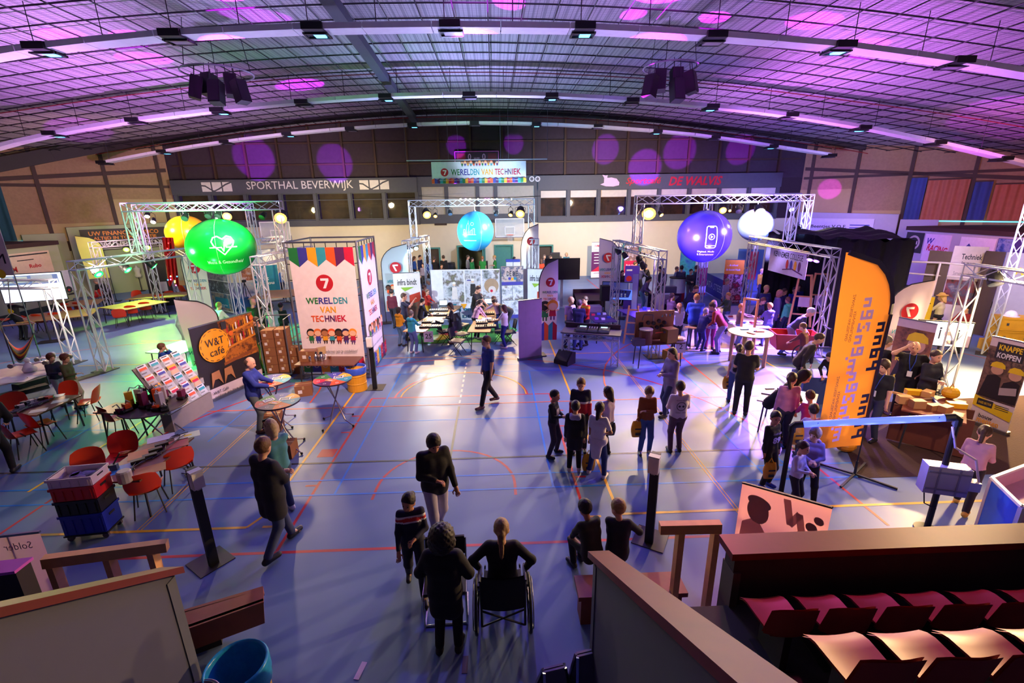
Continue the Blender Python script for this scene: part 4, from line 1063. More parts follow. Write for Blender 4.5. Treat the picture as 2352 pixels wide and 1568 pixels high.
def seven(x,z,r):return[('c',x,z,r,INK['C01A28']),('p',[(x-.45*r,z+.55*r),(x+.5*r,z+.55*r),(x+.5*r,z+.3*r),(x+.08*r,z-.62*r),(x-.24*r,z-.62*r),(x+.16*r,z+.28*r),(x-.45*r,z+.28*r)],INK['F4F2F0'])]
def words(x,z,w,fs=1.0,flip=1):
    h=w*.155
    T_=lambda s,cx,cz,ww,c:('t',s,x+flip*cx,cz,h,ww,INK[c],.02,0,0,flip)
    g=h*1.42
    return[T_('WE',-.355*w,z,.29*w,'1E7A3A'),T_('REL',-.03*w,z,.33*w,'3A3A96'),T_('DEN',.325*w,z,.33*w,'2E9AA8'),T_('VAN',0,z-g,.38*w,'F2A71E'),T_('TEC',-.28*w,z-2*g,.30*w,'E8571E'),T_('HN',.02*w,z-2*g,.24*w,'5A1A5A'),T_('IEK',.29*w,z-2*g,.27*w,'C8143C')]
def pennants(w,z,h,d,n=7,up=False,cols=COLS7,x0=0.0):
    """a zigzag band: the points hang down (or stand up)"""
    out=[];s=w/n
    for i in range(n):
        a,b=x0+i*s,x0+(i+1)*s;e=1 if not up else-1
        za,zb=(z-h,z-h-d)if i%2==0 else(z-h-d,z-h)
        if up:za,zb=(z+h,z+h+d)if i%2==0 else(z+h+d,z+h)
        out.append(('p',[(a,z),(b,z),(b,zb),(a,za)],INK[cols[i%len(cols)]]))
    return out
def feather(label,foot,z,w,rz,items=None,colr='ECE6EA',edge=None,flip=False,name='feather_flag',group='feather flags',z0=.5,base='plate',lean=0.0):
    """pole along x = 0; the sail spreads to +x (or -x when flipped) and curves over at the top"""
    t=thing(name,label,'flag',(foot[0],foot[1],0),R(rz),group);s=-1 if flip else 1
    n=26;arc=[(w*(1-math.cos(a)),z-w*1.1*(1-math.sin(a)))for a in[PI/2*i/8 for i in range(9)]]
    def wid(zz):
        u=(zz-z0)/(z-z0)
        return w*(.86+.14*min(1,u*2))*(math.sqrt(max(0,1-((u-.70)/.30)**2))if u>.70 else 1)+.02
    # sail between the curved pole edge and the straight free edge
    def P(u,v):
        zz=z0+(z-z0)*v;top=max(0,(v-.70)/.30);xo=w*(1-math.sqrt(max(0,1-top*top)))if top>0 else 0
        xa=xo*.98;xb=w*(.9+.1*min(1,v*1.4))
        if v>=.999:xa=w*.985
        x=xa+(xb-xa)*u
        return(s*x+lean*zz,.03*math.sin(u*3+v*4),zz)
    mb=MB().use(cloth('flag_'+colr,colr,.55 if edge else .14));mb.grid(P,8,22)
    mb.build('sail',t,smooth=True)
    pole=[(lean*0,0,.05),(lean*z0,0,z0)]+[(P(0,v)[0],P(0,v)[1],P(0,v)[2])for v in[i/20 for i in range(1,21)]]
    mb=MB().use(C('1A1A1E',.4));mb.tube(pole,.016 if not edge else .012,6);mb.build('pole',t)
    if edge:
        mb=MB().use(C(edge,.7));pp=pole[2:]
        for a,b in zip(pp,pp[1:]):mb.bar(a,b,.03,.075)
        mb.build('pole_sleeve',t)
    mb=MB().use(C('1A1A1E',.5))
    if base=='plate':mb.box((0,0,.015),(.42,.42,.03));mb.tube([(0,0,.02),(0,0,.16)],.022,6)
    else:
        for a in(.5,2.2,3.6,5.3):mb.bar((0,0,.035),(.62*math.cos(a),.62*math.sin(a),.02),.035,.03)
        mb.tube([(0,0,.02),(0,0,.3)],.022,6)
    mb.build('base',t)
    if items:
        def fn(x,y,zz):
            q=P(min(1,max(0,x/w)),(zz-z0)/(z-z0));return(s*x+lean*zz,.03*math.sin(x/w*3+(zz-z0)/(z-z0)*4)+y-.004,zz)
        prints(t,items,'print',fn)
    return t
def flag7(x,z,w,flip=1):return seven(x,z,w*.26)+words(x,z-w*.62,w*.84,flip=flip)
def table(label,c,rz,lx,ly,z=.74,top=None,legs='2A2A2E',group='folding tables',apron=False):
    t=thing('table',label,'table',(c[0],c[1],0),rz,group)
    mb=MB().use(top or TOPB);mb.box((0,0,z-.015),(lx,ly,.03));mb.build('tabletop',t)
    for sx in(-1,1):
        for sy in(-1,1):
            mb=MB().use(C(legs,.4));mb.tube([(sx*(lx/2-.14),sy*(ly/2-.07),z-.03),(sx*(lx/2-.1),sy*(ly/2-.06),0)],.018,6);mb.build('leg',t)
    mb=MB().use(C(legs,.4))
    for sx in(-1,1):mb.bar((sx*(lx/2-.13),-ly/2+.08,z-.05),(sx*(lx/2-.13),ly/2-.08,z-.05),.03)
    mb.bar((-lx/2+.13,0,z-.06),(lx/2-.13,0,z-.06),.03);mb.build('frame',t)
    return t
def quad_table(label,px4,z=.74,**k):
    """table from the four corner pixels of its top, front-left, front-right, back-right, back-left"""
    p=[F(x,y,z)for x,y in px4]
    c=sum(p,Vector())/4;ux=((p[1]-p[0])+(p[2]-p[3]))/2;uy=((p[3]-p[0])+(p[2]-p[1]))/2
    return table(label,(c.x,c.y),math.atan2(ux.y,ux.x),ux.length,uy.length,z,**k)
_CH={}
def chair(kind,label,loc,face,group):
    """face: where the sitter looks, 0 towards the stand, 90 right, 180 away"""
    rz=R(face+180);g=group
    if kind in _CH:return dup(_CH[kind],(loc[0],loc[1],0),rz,label,g)
    t=thing(('plastic_chair','upholstered_chair')[kind!='o'],label,'chair',(loc[0],loc[1],0),rz,g);_CH[kind]=t
    if kind in('o','r'):
        sm=ORG if kind=='o' else mat('red_plastic','B01818',.35,noise=.05)
        t.name='plastic_chair'
        def pan(u,v):x=(u-.5)*(.44-.04*(1-v));return(x,(v-.5)*.42,.44+.04*(2*u-1)**2-.02*math.sin(v*PI)-.03*max(0,v-.8)/.2)
        def back(u,v):e=2*u-1;return((u-.5)*(.42+.06*math.sin(v*PI)),-.20-.10*v+.06*e*e,.45+.38*v-.06*abs(e)**3*v)
        for nme,fn in(('seat',pan),('backrest',back)):
            mb=MB().use(sm);mb.grid(fn,8,6);n=len(mb.v);mb.v+=[(a,b-(.012 if nme=='backrest' else 0),c-(.012 if nme=='seat' else 0))for a,b,c in mb.v]
            mb.f+=[tuple(i+n for i in reversed(f))for f in mb.f];mb.m=[0]*len(mb.f);mb.n=len(mb.v);mb.build(nme,t,smooth=True)
        for sx in(-1,1):
            for sy in(-1,1):mb=MB().use(BLACK);mb.tube([(sx*.15,sy*.13,.43),(sx*.21,sy*.21,0)],.011,6);mb.build('leg',t)
        mb=MB().use(BLACK);mb.bar((-.16,0,.425),(.16,0,.425),.02);mb.build('seat_frame',t)
    else:
        sm=mat('dark_upholstery','23263A',.8);SE=mat('cream_seat','B8AE90',.8)
        mb=MB().use(SE if kind=='u' else sm);mb.box((0,0,.46),(.42,.42,.05));mb.build('seat',t)
        mb=MB().use(sm)
        def back(u,v):e=2*u-1;return((u-.5)*.42,-.2-.06*v+.04*e*e,.56+.32*v)
        mb.grid(back,6,4);n=len(mb.v);mb.v+=[(a,b-.03,c)for a,b,c in mb.v];mb.f+=[tuple(i+n for i in reversed(f))for f in mb.f];mb.m=[0]*len(mb.f);mb.n=len(mb.v);mb.build('backrest',t,smooth=True)
        for sx in(-1,1):
            for a,b in(((sx*.19,-.22,.60),(sx*.2,.22,0)),((sx*.19,.18,.44),(sx*.2,-.22,0))):mb=MB().use(BLACK);mb.tube([a,b],.011,6);mb.build('leg',t)
        mb=MB().use(BLACK);mb.bar((-.2,0,.43),(.2,0,.43),.02);mb.build('seat_frame',t)
    return t
def carton(label,c,d,rz=0.0,mt=None,name='carton',group='cartons',cat='box',open_=False):
    """c is the middle of the bottom"""
    t=thing(name,label,cat,c,rz,group)
    mb=MB().use(mt or CARD)
    if not open_:mb.box((0,0,d[2]/2),d)
    else:
        x,y,z=d;th=.02
        mb.box((0,0,th/2),(x,y,th));mb.box((-x/2+th/2,0,z/2+th/2),(th,y,z-th));mb.box((x/2-th/2,0,z/2+th/2),(th,y,z-th));mb.box((0,-y/2+th/2,z/2+th/2),(x-2*th,th,z-th));mb.box((0,y/2-th/2,z/2+th/2),(x-2*th,th,z-th))
    mb.build('body',t)
    if name=='carton':
        mb=MB().use(C('B08A58',.5));mb.box((0,0,d[2]+.0015),(d[0]*.98,.05,.002));mb.box((0,-d[1]/2-.001,d[2]*.82),(.05,.002,d[2]*.3));mb.build('tape',t)
        prints(t,[('r',-d[0]*.32,d[2]*.3,-d[0]*.08,d[2]*.62,C('E0D8D0'))],'paper_label',lambda x,y,z:(x,-d[1]/2+y,z))
    return t
def laptop(label,c,rz,scr='9AB8D8',z=0.74,e=1.2):
    t=thing('laptop',label,'laptop',(c[0],c[1],z),rz,'laptops')
    mb=MB().use(C('2A2A30',.4));mb.box((0,0,.01),(.36,.25,.02));mb.build('base',t)
    M_=Matrix.Rotation(R(-15),3,'X')
    mb=MB().use(C('18181C',.4));mb.box(Vector((0,.125,.02))+M_@Vector((0,.0,.12)),(.36,.012,.24),M=M_);mb.build('lid',t)
    mb=MB().use(glow('screen_'+scr,scr,e));mb.box(Vector((0,.125,.02))+M_@Vector((0,-.0075,.12)),(.33,.003,.2),M=M_);mb.build('screen',t)
    return t
def round_table(label,c,z,r,segs,items=(),legs='cross',top=None,group='round standing tables'):
    t=thing('standing_table',label,'table',(c[0],c[1],0),0,group)
    mb=MB().use(top or C('3A2A40',.4));mb.lathe([(r-.01,z-.03),(r,z-.025),(r,z-.005),(r-.01,z)],(0,0,0),36);mb.build('tabletop',t)
    if segs:
        n=len(segs);off=.4;its=[]
        for i,c_ in enumerate(segs):
            a0=off+2*PI*i/n;a1=off+2*PI*(i+1)/n
            its.append(('p',[(0,0)]+[(r*.985*math.cos(a0+(a1-a0)*j/6),r*.985*math.sin(a0+(a1-a0)*j/6))for j in range(7)],INK[c_]))
            am=(a0+a1)/2;its.append(('l',circle_pts(.72*r*math.cos(am),.72*r*math.sin(am),.07*r,10),.012,W_,True))
        prints(t,its,'print',lambda x,y,zz:(x,zz,z-y*.25))
    if legs=='cross':
        for i in range(4):
            a=PI/4+i*PI/2+.3
            mb=MB().use(C('9A8FA0',.3,metal=.6));mb.tube([(-.22*math.cos(a),-.22*math.sin(a),z-.03),(.22*math.cos(a),.22*math.sin(a),.14),(.46*math.cos(a),.46*math.sin(a),.035)],.014,6)
            l=mb.build('leg',t)
            mb=MB().use(BLACK);mb.ball((.46*math.cos(a),.46*math.sin(a),.028),.028,8,6);mb.build('foot',l)
    else:
        for i in range(4):
            a=PI/4+i*PI/2;mb=MB().use(TOPW);mb.box((.78*r*math.cos(a),.78*r*math.sin(a),(z-.03)/2),(.09,.09,z-.03),a);mb.build('leg',t)
    return t
PARLENS={}
_np={}
def par(label,p,to,colr,e=25.0,size=.1,drop=.22,name='stage_light',group='stage lamps on the trusses',lit=True,w=0,deg=55,blend=.5,lc=None,halo=True):
    """a lamp can hung under p, looking at to"""
    p=Vector(p);c=p-Vector((0,0,drop));d=(Vector(to)-c).normalized()
    t=thing(name,label,'lamp',c,0,group);q=d.to_track_quat('Z','Y').to_matrix()
    mb=MB().use(BLACK);mb.lathe([(size*.55,-size*2.0),(size*.8,-size*1.6),(size,-size*.6),(size*1.05,size*.6)],(0,0,0),14,True,q);mb.build('can',t,smooth=False)
    u=q@Vector((1,0,0))
    mb=MB().use(BLACK);mb.tube([u*size*1.1,u*size*1.2+Vector((0,0,drop*.6)),Vector((0,0,drop*.8)),-u*size*1.2+Vector((0,0,drop*.6)),-u*size*1.1],.012,5);mb.tube([(0,0,drop*.75),(0,0,drop+.05)],.02,6);mb.build('yoke',t)
    if lit:
        lm=glow('lens_%s_%d'%('%02x%02x%02x'%tuple(int(255*x)for x in colr),e),colr,e)
        mb=MB().use(lm);mb.lathe([(size*.62,size*.62),(size*.5,size*.78),(size*.2,size*.84)],(0,0,0),14,True,q);mb.build('lens',t)
        mb=MB().use(glow('rim_%02x%02x%02x'%tuple(int(255*x)for x in colr),tuple(x**1.3 for x in colr),5.0));mb.lathe([(size*1.0,size*.60),(size*1.0,size*.66),(size*.62,size*.68)],(0,0,0),14,False,q);mb.build('halo_ring',t)  # glowing ring added to stand in for the halo round the lamp
        if w:spot(c+d*size*1.3,to,lc or colr,w,deg,blend,size*.7)
    else:
        mb=MB().use(C('3A3A44',.15));mb.lathe([(size*.95,size*.62),(size*.3,size*.7)],(0,0,0),14,True,q);mb.build('lens',t)
    return t
def screen_tv(label,c,rz,w,h,z,items,bgm,stand=True,name='television',tilt=0.0,foot=True):
    t=thing(name,label,'screen',(c[0],c[1],0),rz,'screens')
    mb=MB().use(BLACK);mb.box((0,.02,z),(w+.05,.06,h+.05));mb.build('casing',t)
    mb=MB().use(bgm);mb.box((0,-.012,z),(w,.006,h));s=mb.build('display',t)
    if items:prints(t,items,'picture',lambda x,y,zz:(x-w/2,-.016+y,zz+z-h/2))
    if stand:
        mb=MB().use(C('24242A',.4));mb.tube([(0,.08,0.02),(0,.08,z)],.03,8);mb.build('pole',t)
        mb=MB().use(C('24242A',.4));mb.box((0,.1,.015),(.75,.5,.03));mb.build('base',t)
    return t

# ---------------------------------------------------------------- sign boards on the building
KB=INK['2A2A30']
def wall_print(label,W_,n_,t0,t1,z0,z1,bg,items,name='sign_board',off=.6,depth=.05):
    """board on a slanted wall: W_(t,z,offset) gives points; t0 is the left end as seen"""
    a,b=W_(t0,z0,off),W_(t1,z0,off);d=b-a;w=d.length;h=z1-z0
    t=thing(name,label,'sign',(a.x,a.y,z0),math.atan2(d.y,d.x),'sponsor boards on the walls')
    mb=MB().use(C(bg,.6));mb.box((w/2,.02,h/2),(w,.04,h));mb.build('board',t)
    prints(t,items(w,h));return t
OR_=C('F08A1E',.5);LI=C('E8E0D8',.5)
wall_print('dark board with orange and white letters on the left wing wall',LW,LN,4.9,.9,2.55,3.75,'3A2C26',lambda w,h:[('t','UW FINANCIELE RISICO',w*.5,h*.80,.24,w*.82,OR_,.02),('t','ALTIJD IN TOPCONDITIE',w*.5,h*.55,.24,w*.74,OR_,.02),('t','WWW.HEILBRON.NL',w*.5,h*.25,.30,w*.9,LI,.02),('r',.1,.06,w-.1,.09,LI)])
SL=lambda t,z,o=0:Vector((-22.4+o,8+t,z))
wall_print('cream sponsor board with small red logos on the low left wall',SL,0,11.9,16.4,1.62,2.92,'E2C9A8',lambda w,h:[('p',[(.02,h-.1),(.4,h-.1),(.4,.75),(.02,.3)],INK['C01A28']),('p',[(.02,.2),(.5,.2),(.42,.8)],INK['1E7A3A']),('r',.55,h-.14,w-.1,h-.08,KB),('t','3M',w*.55,h*.45,.26,.42,INK['C01A28'],.03),('t','vlielander',w*.33,h*.43,.14,.7,INK['C01A28'],.01),('t','Rubo',w*.80,h*.5,.18,.6,INK['C01A28'],.03),('l',circle_pts(w*.3,h*.72,.06,10),.02,KB,True),('r',w*.34,h*.70,w*.42,h*.74,KB),('r',w*.62,h*.72,w*.8,h*.75,KB),('c',w*.52,h*.72,.1,INK['3A3A96']),('t','T 0251 20 30 33',w*.55,h*.24,.09,1.0,KB),('t','www.beverwijksesport.nl',w*.55,h*.1,.09,2.2,KB)],off=.03)
SG=C('D8D4D0',.5)
def logo(x,z,s,mt):
    o=[]
    for i,(a,b)in enumerate(((0,1.0),(1.15,2.15),(2.3,3.3))):o.append(('r',x+a*s,z-.5*s,x+b*s,z+.5*s,mt))
    o.append(('l',[(x-.05*s,z+.15*s),(x+.4*s,z+.1*s),(x+1.1*s,z-.38*s),(x+1.4*s,z-.5*s)],.15*s,GALL));o.append(('l',[(x+1.2*s,z-.5*s),(x+1.9*s,z-.2*s),(x+2.6*s,z+.22*s),(x+3.35*s,z+.5*s)],.15*s,GALL));return o
def band(x0,items,label):
    t=thing('sign_lettering',label,'sign',(x0,YB-.345,6.06),0,'lettering on the gallery fascia');prints(t,items,'letters')
    return t
band(-18.2,logo(0,.02,.56,SG),'white logo of three panes left of the sports hall name')
band(-12.15,[('t','SPORTHAL BEVERWIJK',0,0,.62,6.6,SG,.0)],'pale capital letters spelling the sports hall name on the gallery fascia')
band(-8.45,logo(0,.02,.56,SG),'white logo of three panes right of the sports hall name')
whale=[(0,0),(.25,.1),(.25,.42),(.12,.62),(.36,.56),(.48,.60),(.46,.42),(.75,.44),(1.1,.36),(1.3,.12),(1.28,-.06),(.9,-.14),(.4,-.12)]
band(6.85,[('p',[(x*.95,z*.95-.15)for x,z in whale],C('D8B0D8',.5))],'pale whale emblem on the gallery fascia')
RD=C('C01828',.5)
band(9.65,[('t','Sportcafé',0,0,.50,2.3,RD,.015,.3)],'slanting red word beside the whale emblem')
band(13.05,[('t','DE WALVIS',0,0,.56,3.5,RD,.03,.25)],'bold red capital name at the right end of the fascia')
# right wing boards
wall_print('white board with blue letters high on the right wing wall',RW,RN,.6,4.3,2.6,3.62,'D8D4E8',lambda w,h:[('t','Beentjes V.O.F.',w*.38,h*.5,.26,w*.52,KB,.02),('r',w*.68,h*.6,w*.95,h*.66,INK['3A3A96']),('r',w*.68,h*.45,w*.95,h*.5,INK['3A3A96']),('r',.3,h*.2,w*.9,h*.24,KB),('r',.3,h*.1,w*.9,h*.14,KB)])
SR=lambda t,z,o=0:Vector((22.4-o,25-t,z))
def srb(label,t0,t1,z0,z1,bg,it):return wall_print(label,SR,0,t0,t1,z0,z1,bg,it,off=.03)
srb('dark board with a white cog emblem at the far end of the right wall',.05,1.1,2.0,3.05,'2A2A34',lambda w,h:[('l',circle_pts(w/2,h*.5,.32,20),.1,LI,True),('r',w*.3,h*.42,w*.7,h*.58,LI)])
srb('white board with red racing letters on the right wall',1.2,2.6,1.65,3.02,'E4D4E4',lambda w,h:[('t','W',w*.25,h*.75,.3,.4,INK['3A3A96'],.03,.3),('t','RACING',w*.56,h*.48,.34,w*.8,INK['C8143C'],.03,.1,-.12),('r',w*.5,h*.25,w*.92,h*.3,INK['C8143C'])])
srb('white board with a blue diamond logo on the right wall',3.1,4.7,1.6,3.0,'E8E0F0',lambda w,h:[('p',[(w*.28,h*.2),(w*.5,h*.5),(w*.28,h*.8),(w*.06,h*.5)],INK['3A3A96']),('l',[(w*.2,h*.5),(w*.28,h*.36),(w*.36,h*.5)],.06,LI),('t','R VA',w*.76,h*.45,.3,w*.4,KB)])
srb('large purple and white recruiting board at the right edge',4.8,8.2,1.0,3.05,'4A3A7A',lambda w,h:[('r',.02,.02,w*.2,h-.02,photo_mat('blue_photo',['1A2A5A','3A5AA8','8A9AC8','2A3A6A'],3,2)),('t','IJmuiden ver weg?',w*.6,h*.74,.2,w*.5,LI,.015),('t','Kom gewoon bij ons werken!',w*.6,h*.56,.2,w*.7,LI,.015),('r',w*.22,.05,w-.02,h*.34,LI),('t','www.maritiemcollegeijmuiden.nl',w*.6,h*.2,.14,w*.66,INK['3A3A96'])])
# scoreboard, hanging banner and hoops
t=thing('scoreboard','dark electronic scoreboard outlined in magenta above the hanging banner','scoreboard',A(1095,360,YB-.2));
mb=MB().use(C('2A1A2E',.4));mb.box((0,0,0),(2.7,.12,.62));mb.build('casing',t)
mb=MB().use(C('E070E0',.4))
for z in(-.31,.31):mb.box((0,-.07,z),(2.74,.04,.03))
for x in(-1.37,1.37):mb.box((x,-.07,0),(.03,.04,.62))
mb.build('rim',t)
prints(t,[('t','0',-.45,0,.36,.2,C('C0A0C8')),('t','0',.45,0,.36,.2,C('C0A0C8')),('r',-1.25,-.2,-.7,.2,C('7A2030')),('r',.7,-.2,1.25,.2,C('5A1A2A')),('t','HH:MM',0,-.1,.12,.34,C('C0A0C8'))],'digits',lambda x,y,z:(x,-.06+y,z))
bL,bR=A(990,372,25.5),A(1208,369,25.5);bh=bL.z-A(992,422,25.5).z;bw=(bR-bL).length
t=thing('hanging_banner','wide white event banner with coloured letters hanging from a bar under the roof','banner',(bL.x,bL.y,bL.z-bh),0)
mb=MB().use(C('E6E4F0',.7));mb.box((bw/2,.01,bh/2),(bw,.015,bh));mb.build('sheet',t)
mb=MB().use(C('B8B8C4',.4));mb.tube([(-1.25,.01,bh+.08),(bw+1.1,.01,bh+.08)],.03,6);mb.build('bar',t)
mb=MB().use(C('5A5660',.5))
zr=roof_s(0)-(bL.z-bh)+.2
for x in(-1.25,bw+1.1,.9,1.4,bw-1.3,bw-.9):mb.tube([(x,.01,bh+.08),(x if abs(x)<3 else x,.01,zr-.12)],.009,4)
mb.build('wire',t)
its=seven(.66,bh*.52,.2)+[('t','WE',1.22,bh*.52,.3,.45,INK['1E7A3A'],.02),('t','REL',1.72,bh*.52,.3,.5,INK['3A3A96'],.02),('t','DEN',2.22,bh*.52,.3,.46,INK['2E9AA8'],.02),('t','VAN',2.85,bh*.52,.3,.6,INK['F2A71E'],.02),('t','TEC',3.48,bh*.52,.3,.46,INK['C8143C'],.02),('t','HN',3.94,bh*.52,.3,.34,INK['5A1A5A'],.02),('t','IEK',4.38,bh*.52,.3,.46,INK['C8143C'],.02)]
its+=kids_row(bw*.31,bw*.71,bh*.78,.85,13)+pennants(bw,0,.2,.06,34,True,['E8571E','3A3A96','5A1A5A','2E9AA8','1E7A3A','F2A71E','C8143C'])
its+=[('t','PROMOTIE EN TOEKOMST VAN TECHNIEK',bw*(.2+.3*i),.15,.045,bw*.24,LI)for i in range(3)]
prints(t,its)
def hoop(label,p,w=1.8,h=1.1):
    t=thing('basketball_hoop',label,'hoop',p,0,'basketball backboards')
    mb=MB().use(mat('clear_board','DCE4EA',.1,alpha=.35));mb.box((0,0,h/2),(w,.02,h));mb.build('backboard',t)
    mb=MB().use(C('E0E0E4',.5))
    for a,b in(((-w/2,0),(w/2,0)),((-w/2,h),(w/2,h)),((-w/2,0),(-w/2,h)),((w/2,0),(w/2,h)),((-.3,.15),(.3,.15)),((-.3,.6),(.3,.6)),((-.3,.15),(-.3,.6)),((.3,.15),(.3,.6))):mb.bar((a[0],-.02,a[1]),(b[0],-.02,b[1]),.045,.05)
    mb.build('frame',t)
    mb=MB().use(C('24306A',.6));mb.box((0,-.01,-.02),(w+.08,.06,.07));mb.box((-w/2,-.01,.12),(.07,.06,.3));mb.box((w/2,-.01,.12),(.07,.06,.3));mb.build('padding',t)
    mb=MB().use(C('D8401E',.4));mb.tube([(.22*math.cos(a),-.28+.22*math.sin(a),.12)for a in[2*PI*i/18 for i in range(18)]],.012,6,True);rim=mb.build('rim',t)
    mb=MB().use(C('D8D8D8',.8))
    for i in range(10):
        a=2*PI*i/10;mb.tube([(.22*math.cos(a),-.28+.22*math.sin(a),.11),(.15*math.cos(a+.5),-.28+.15*math.sin(a+.5),-.12),(.13*math.cos(a+.8),-.28+.13*math.sin(a+.8),-.3)],.006,4)
    n=mb.build('net',rim)
    mb=MB().use(C('C8C8CC',.4));
    for s in(-1,1):mb.tube([(s*.6,.02,h*.8),(s*.35,YB-p[1],h*.6)],.03,6);mb.tube([(s*.6,.02,h*.15),(s*.35,YB-p[1],h*.2)],.03,6)
    mb.build('wall_bracket',t)
q=A(1171,543,30.3);hoop('clear basketball backboard right of the pale blue ball',q)
q=A(636,551,30.3);hoop('clear basketball backboard behind the lit lamp on the left',q)
for px,py,lb in((1012,513,'brown air grille left of the pale blue ball'),(1205,508,'brown air grille right of the pale blue ball')):
    c=A(px,py,YB-.05);t=thing('air_grille',lb,'grille',c);mb=MB().use(C('3A2620',.7));mb.box((0,0,0),(.8,.06,.24));mb.build('plate',t)
    mb=MB().use(C('20140F',.7));[mb.box((0,-.035,z),(.74,.02,.02))for z in(-.07,0,.07)];mb.build('slat',t)['kind']='stuff'
for px,lb in((1222,'round white horn loudspeaker left of its twin above the gallery'),(1229,'round white horn loudspeaker right of its twin above the gallery')):
    c=A(1208+(px-1215)*1.9,411,YB-.3);t=thing('horn_speaker',lb,'speaker',c,0,'horn loudspeakers');q=Matrix.Rotation(R(90),3,'X')
    mb=MB().use(C('B8B8C0',.5));mb.lathe([(.03,-.2),(.06,-.05),(.17,.08)],(0,0,0),16,True,q);mb.build('horn',t);mb=MB().use(C('4A4A52',.5));mb.lathe([(.1,.081),(.01,.09)],(0,0,0),16,True,q);mb.build('mouth',t)
# curtains and tall windows on the slanted wings
CUR=[mat('curtain_orange','B06A4A',.9,noise=.15),mat('curtain_blue','3A4A86',.9,noise=.15),mat('curtain_teal','1E4A54',.9,noise=.15)]
DAY=glow('daylight_gap','5AC8E8',1.6)
def curtain(label,W_,n_,t0,t1,z0,z1,mt):
    t=thing('curtain',label,'curtain',(0,0,0),0,'curtains before the wing windows');mb=MB().use(mt);k_=max(4,int(abs(t1-t0)/.09))
    mb.grid(lambda u,v:tuple(W_(t0+(t1-t0)*u,z0+(z1-z0)*v,.28+.05*math.sin(u*k_*1.6))),k_*2,3);mb.build('cloth',t,smooth=True)
    mb=MB().use(POST);a,b=W_(t0,z1+.03,.3),W_(t1,z1+.03,.3);mb.bar(a,b,.06);mb.build('rail',t)
zz=lambda t:roof_s(RW(t,0).x)-1.3
for i,(a,b,m_,lb)in enumerate([(5.6,6.3,1,'blue curtain strip next to the panelled wall on the right'),(6.35,8.1,0,'wide orange-brown curtain in the first right bay'),(8.3,9.0,1,'blue curtain strip in the second right bay'),(9.1,10.9,0,'wide orange-brown curtain in the second right bay'),(11.2,13.4,0,'orange-brown curtain in the last right bay')]):
    curtain(lb,RW,RN,a,b,3.6,zz((a+b)/2)-.2,CUR[m_])
zl=lambda t:roof_s(LW(t,0).x)-1.5
curtain('dark teal curtain at the left edge of the hall',LW,LN,7.4,9.3,3.3,zl(8.3),CUR[2])
for WF,a,b,z,nm in((RW,5.6,14,3.52,'window_40'),(LW,7.0,9.3,3.25,'window_41')):
    mb=MB().use(DAY);p,q=WF(a,z,.13),WF(b,z,.13);mb.bar(p,q,.03,.06);struct(nm,mb)
mb=MB().use(DAY);p,q=LW(9.35,3.3,.2),LW(9.35,6.4,.2);mb.bar(p,q,.1,.1);struct('window_42',mb)

# ---------------------------------------------------------------- left part of the floor
# tall event tower
FL,FR_=Vector((-5.78,13.12)),Vector((-3.80,13.06));BR_=Vector((-3.80,15.0));ZT=3.93
t=thing('banner_tower','tall white event tower of steel tubes with printed sheets on its sides','tower',(FR_.x,FR_.y,0))
o=Vector((FR_.x,FR_.y,0));v3=lambda p,z:Vector((p.x,p.y,z))-o
BL_=FL+(BR_-FR_);cs=[FL,FR_,BR_,BL_]
for p in cs:mb=MB().use(STEEL);mb.tube([v3(p,0),v3(p,ZT)],.028,8);mb.build('corner_tube',t)
for i in range(4):
    p,q=cs[i],cs[(i+1)%4]
    for z in(.06,ZT-.03):mb=MB().use(STEEL);mb.tube([v3(p,z),v3(q,z)],.024,8);mb.build('cross_tube',t)
for p in(FR_,FL):mb=MB().use(STEEL);mb.box(v3(p,.012),(.42,.42,.02));mb.build('foot_plate',t)
def face(a,b,nm,fade=1.0):
    d=(b-a);w=d.length-.2;ang=math.atan2(d.y,d.x);u=d.normalized();a2=a+u*.1
    e=bpy.data.objects.new(nm,None);
    mb=MB().use(C('F0E2DE',.7));mb.box((w/2,.0,ZT/2),(w,.012,ZT-.34));s=mb.build(nm,t);s.location=v3(a2,0);s.rotation_euler=(0,0,ang)
    z1,z0=ZT-.17,.17
    its=pennants(w,z1,.33,.2,7)+seven(w/2,z1-.98,.24)+words(w/2,z1-1.48,w*.66)
    its+=kids_row(w*.12,w*.92,z1-2.72,1.36,7)+[('t','Daar valt voor iedereen iets te ontdekken!',w*.5,z1-2.96,.085,w*.82,KB,0,.3)]
    its+=[('r',w*(.1+.13*i),z1-3.28,w*(.1+.13*i+.07),z1-3.22,INK[['E8571E','C01A28','141414','3A3A96','2A2A30','3A3A96','F2A71E'][i]])for i in range(7)]
    its+=pennants(w,z0,.34,.12,7,True,['1E7A3A','3A3A96','F2A71E','2E9AA8','C01A28','5A1A5A','C8143C'])
    its+=[('l',circle_pts(w*(i+.5)/7,z0+.2,.06,10),.012,LI,True)for i in range(7)]
    prints(s,its,'print',lambda x,y,z:(x,-.008+y,z))
    mb=MB().use(BLACK)
    for i in range(9):
        z=z0+(z1-z0)*i/8
        for x,xx in((0,-.1),(w,w+.1)):mb.tube([(x,0,z),(xx,0,z+.01)],.012,4)
    for i in range(6):
        x=w*(i+.5)/6
        for z,z2 in((z1,ZT-.03),(z0,.06)):mb.tube([(x,0,z),(x,0,z2)],.012,4)
    st=mb.build('strap',s);st['kind']='stuff'
face(FL,FR_,'front_sheet');face(FR_,BR_,'side_sheet')
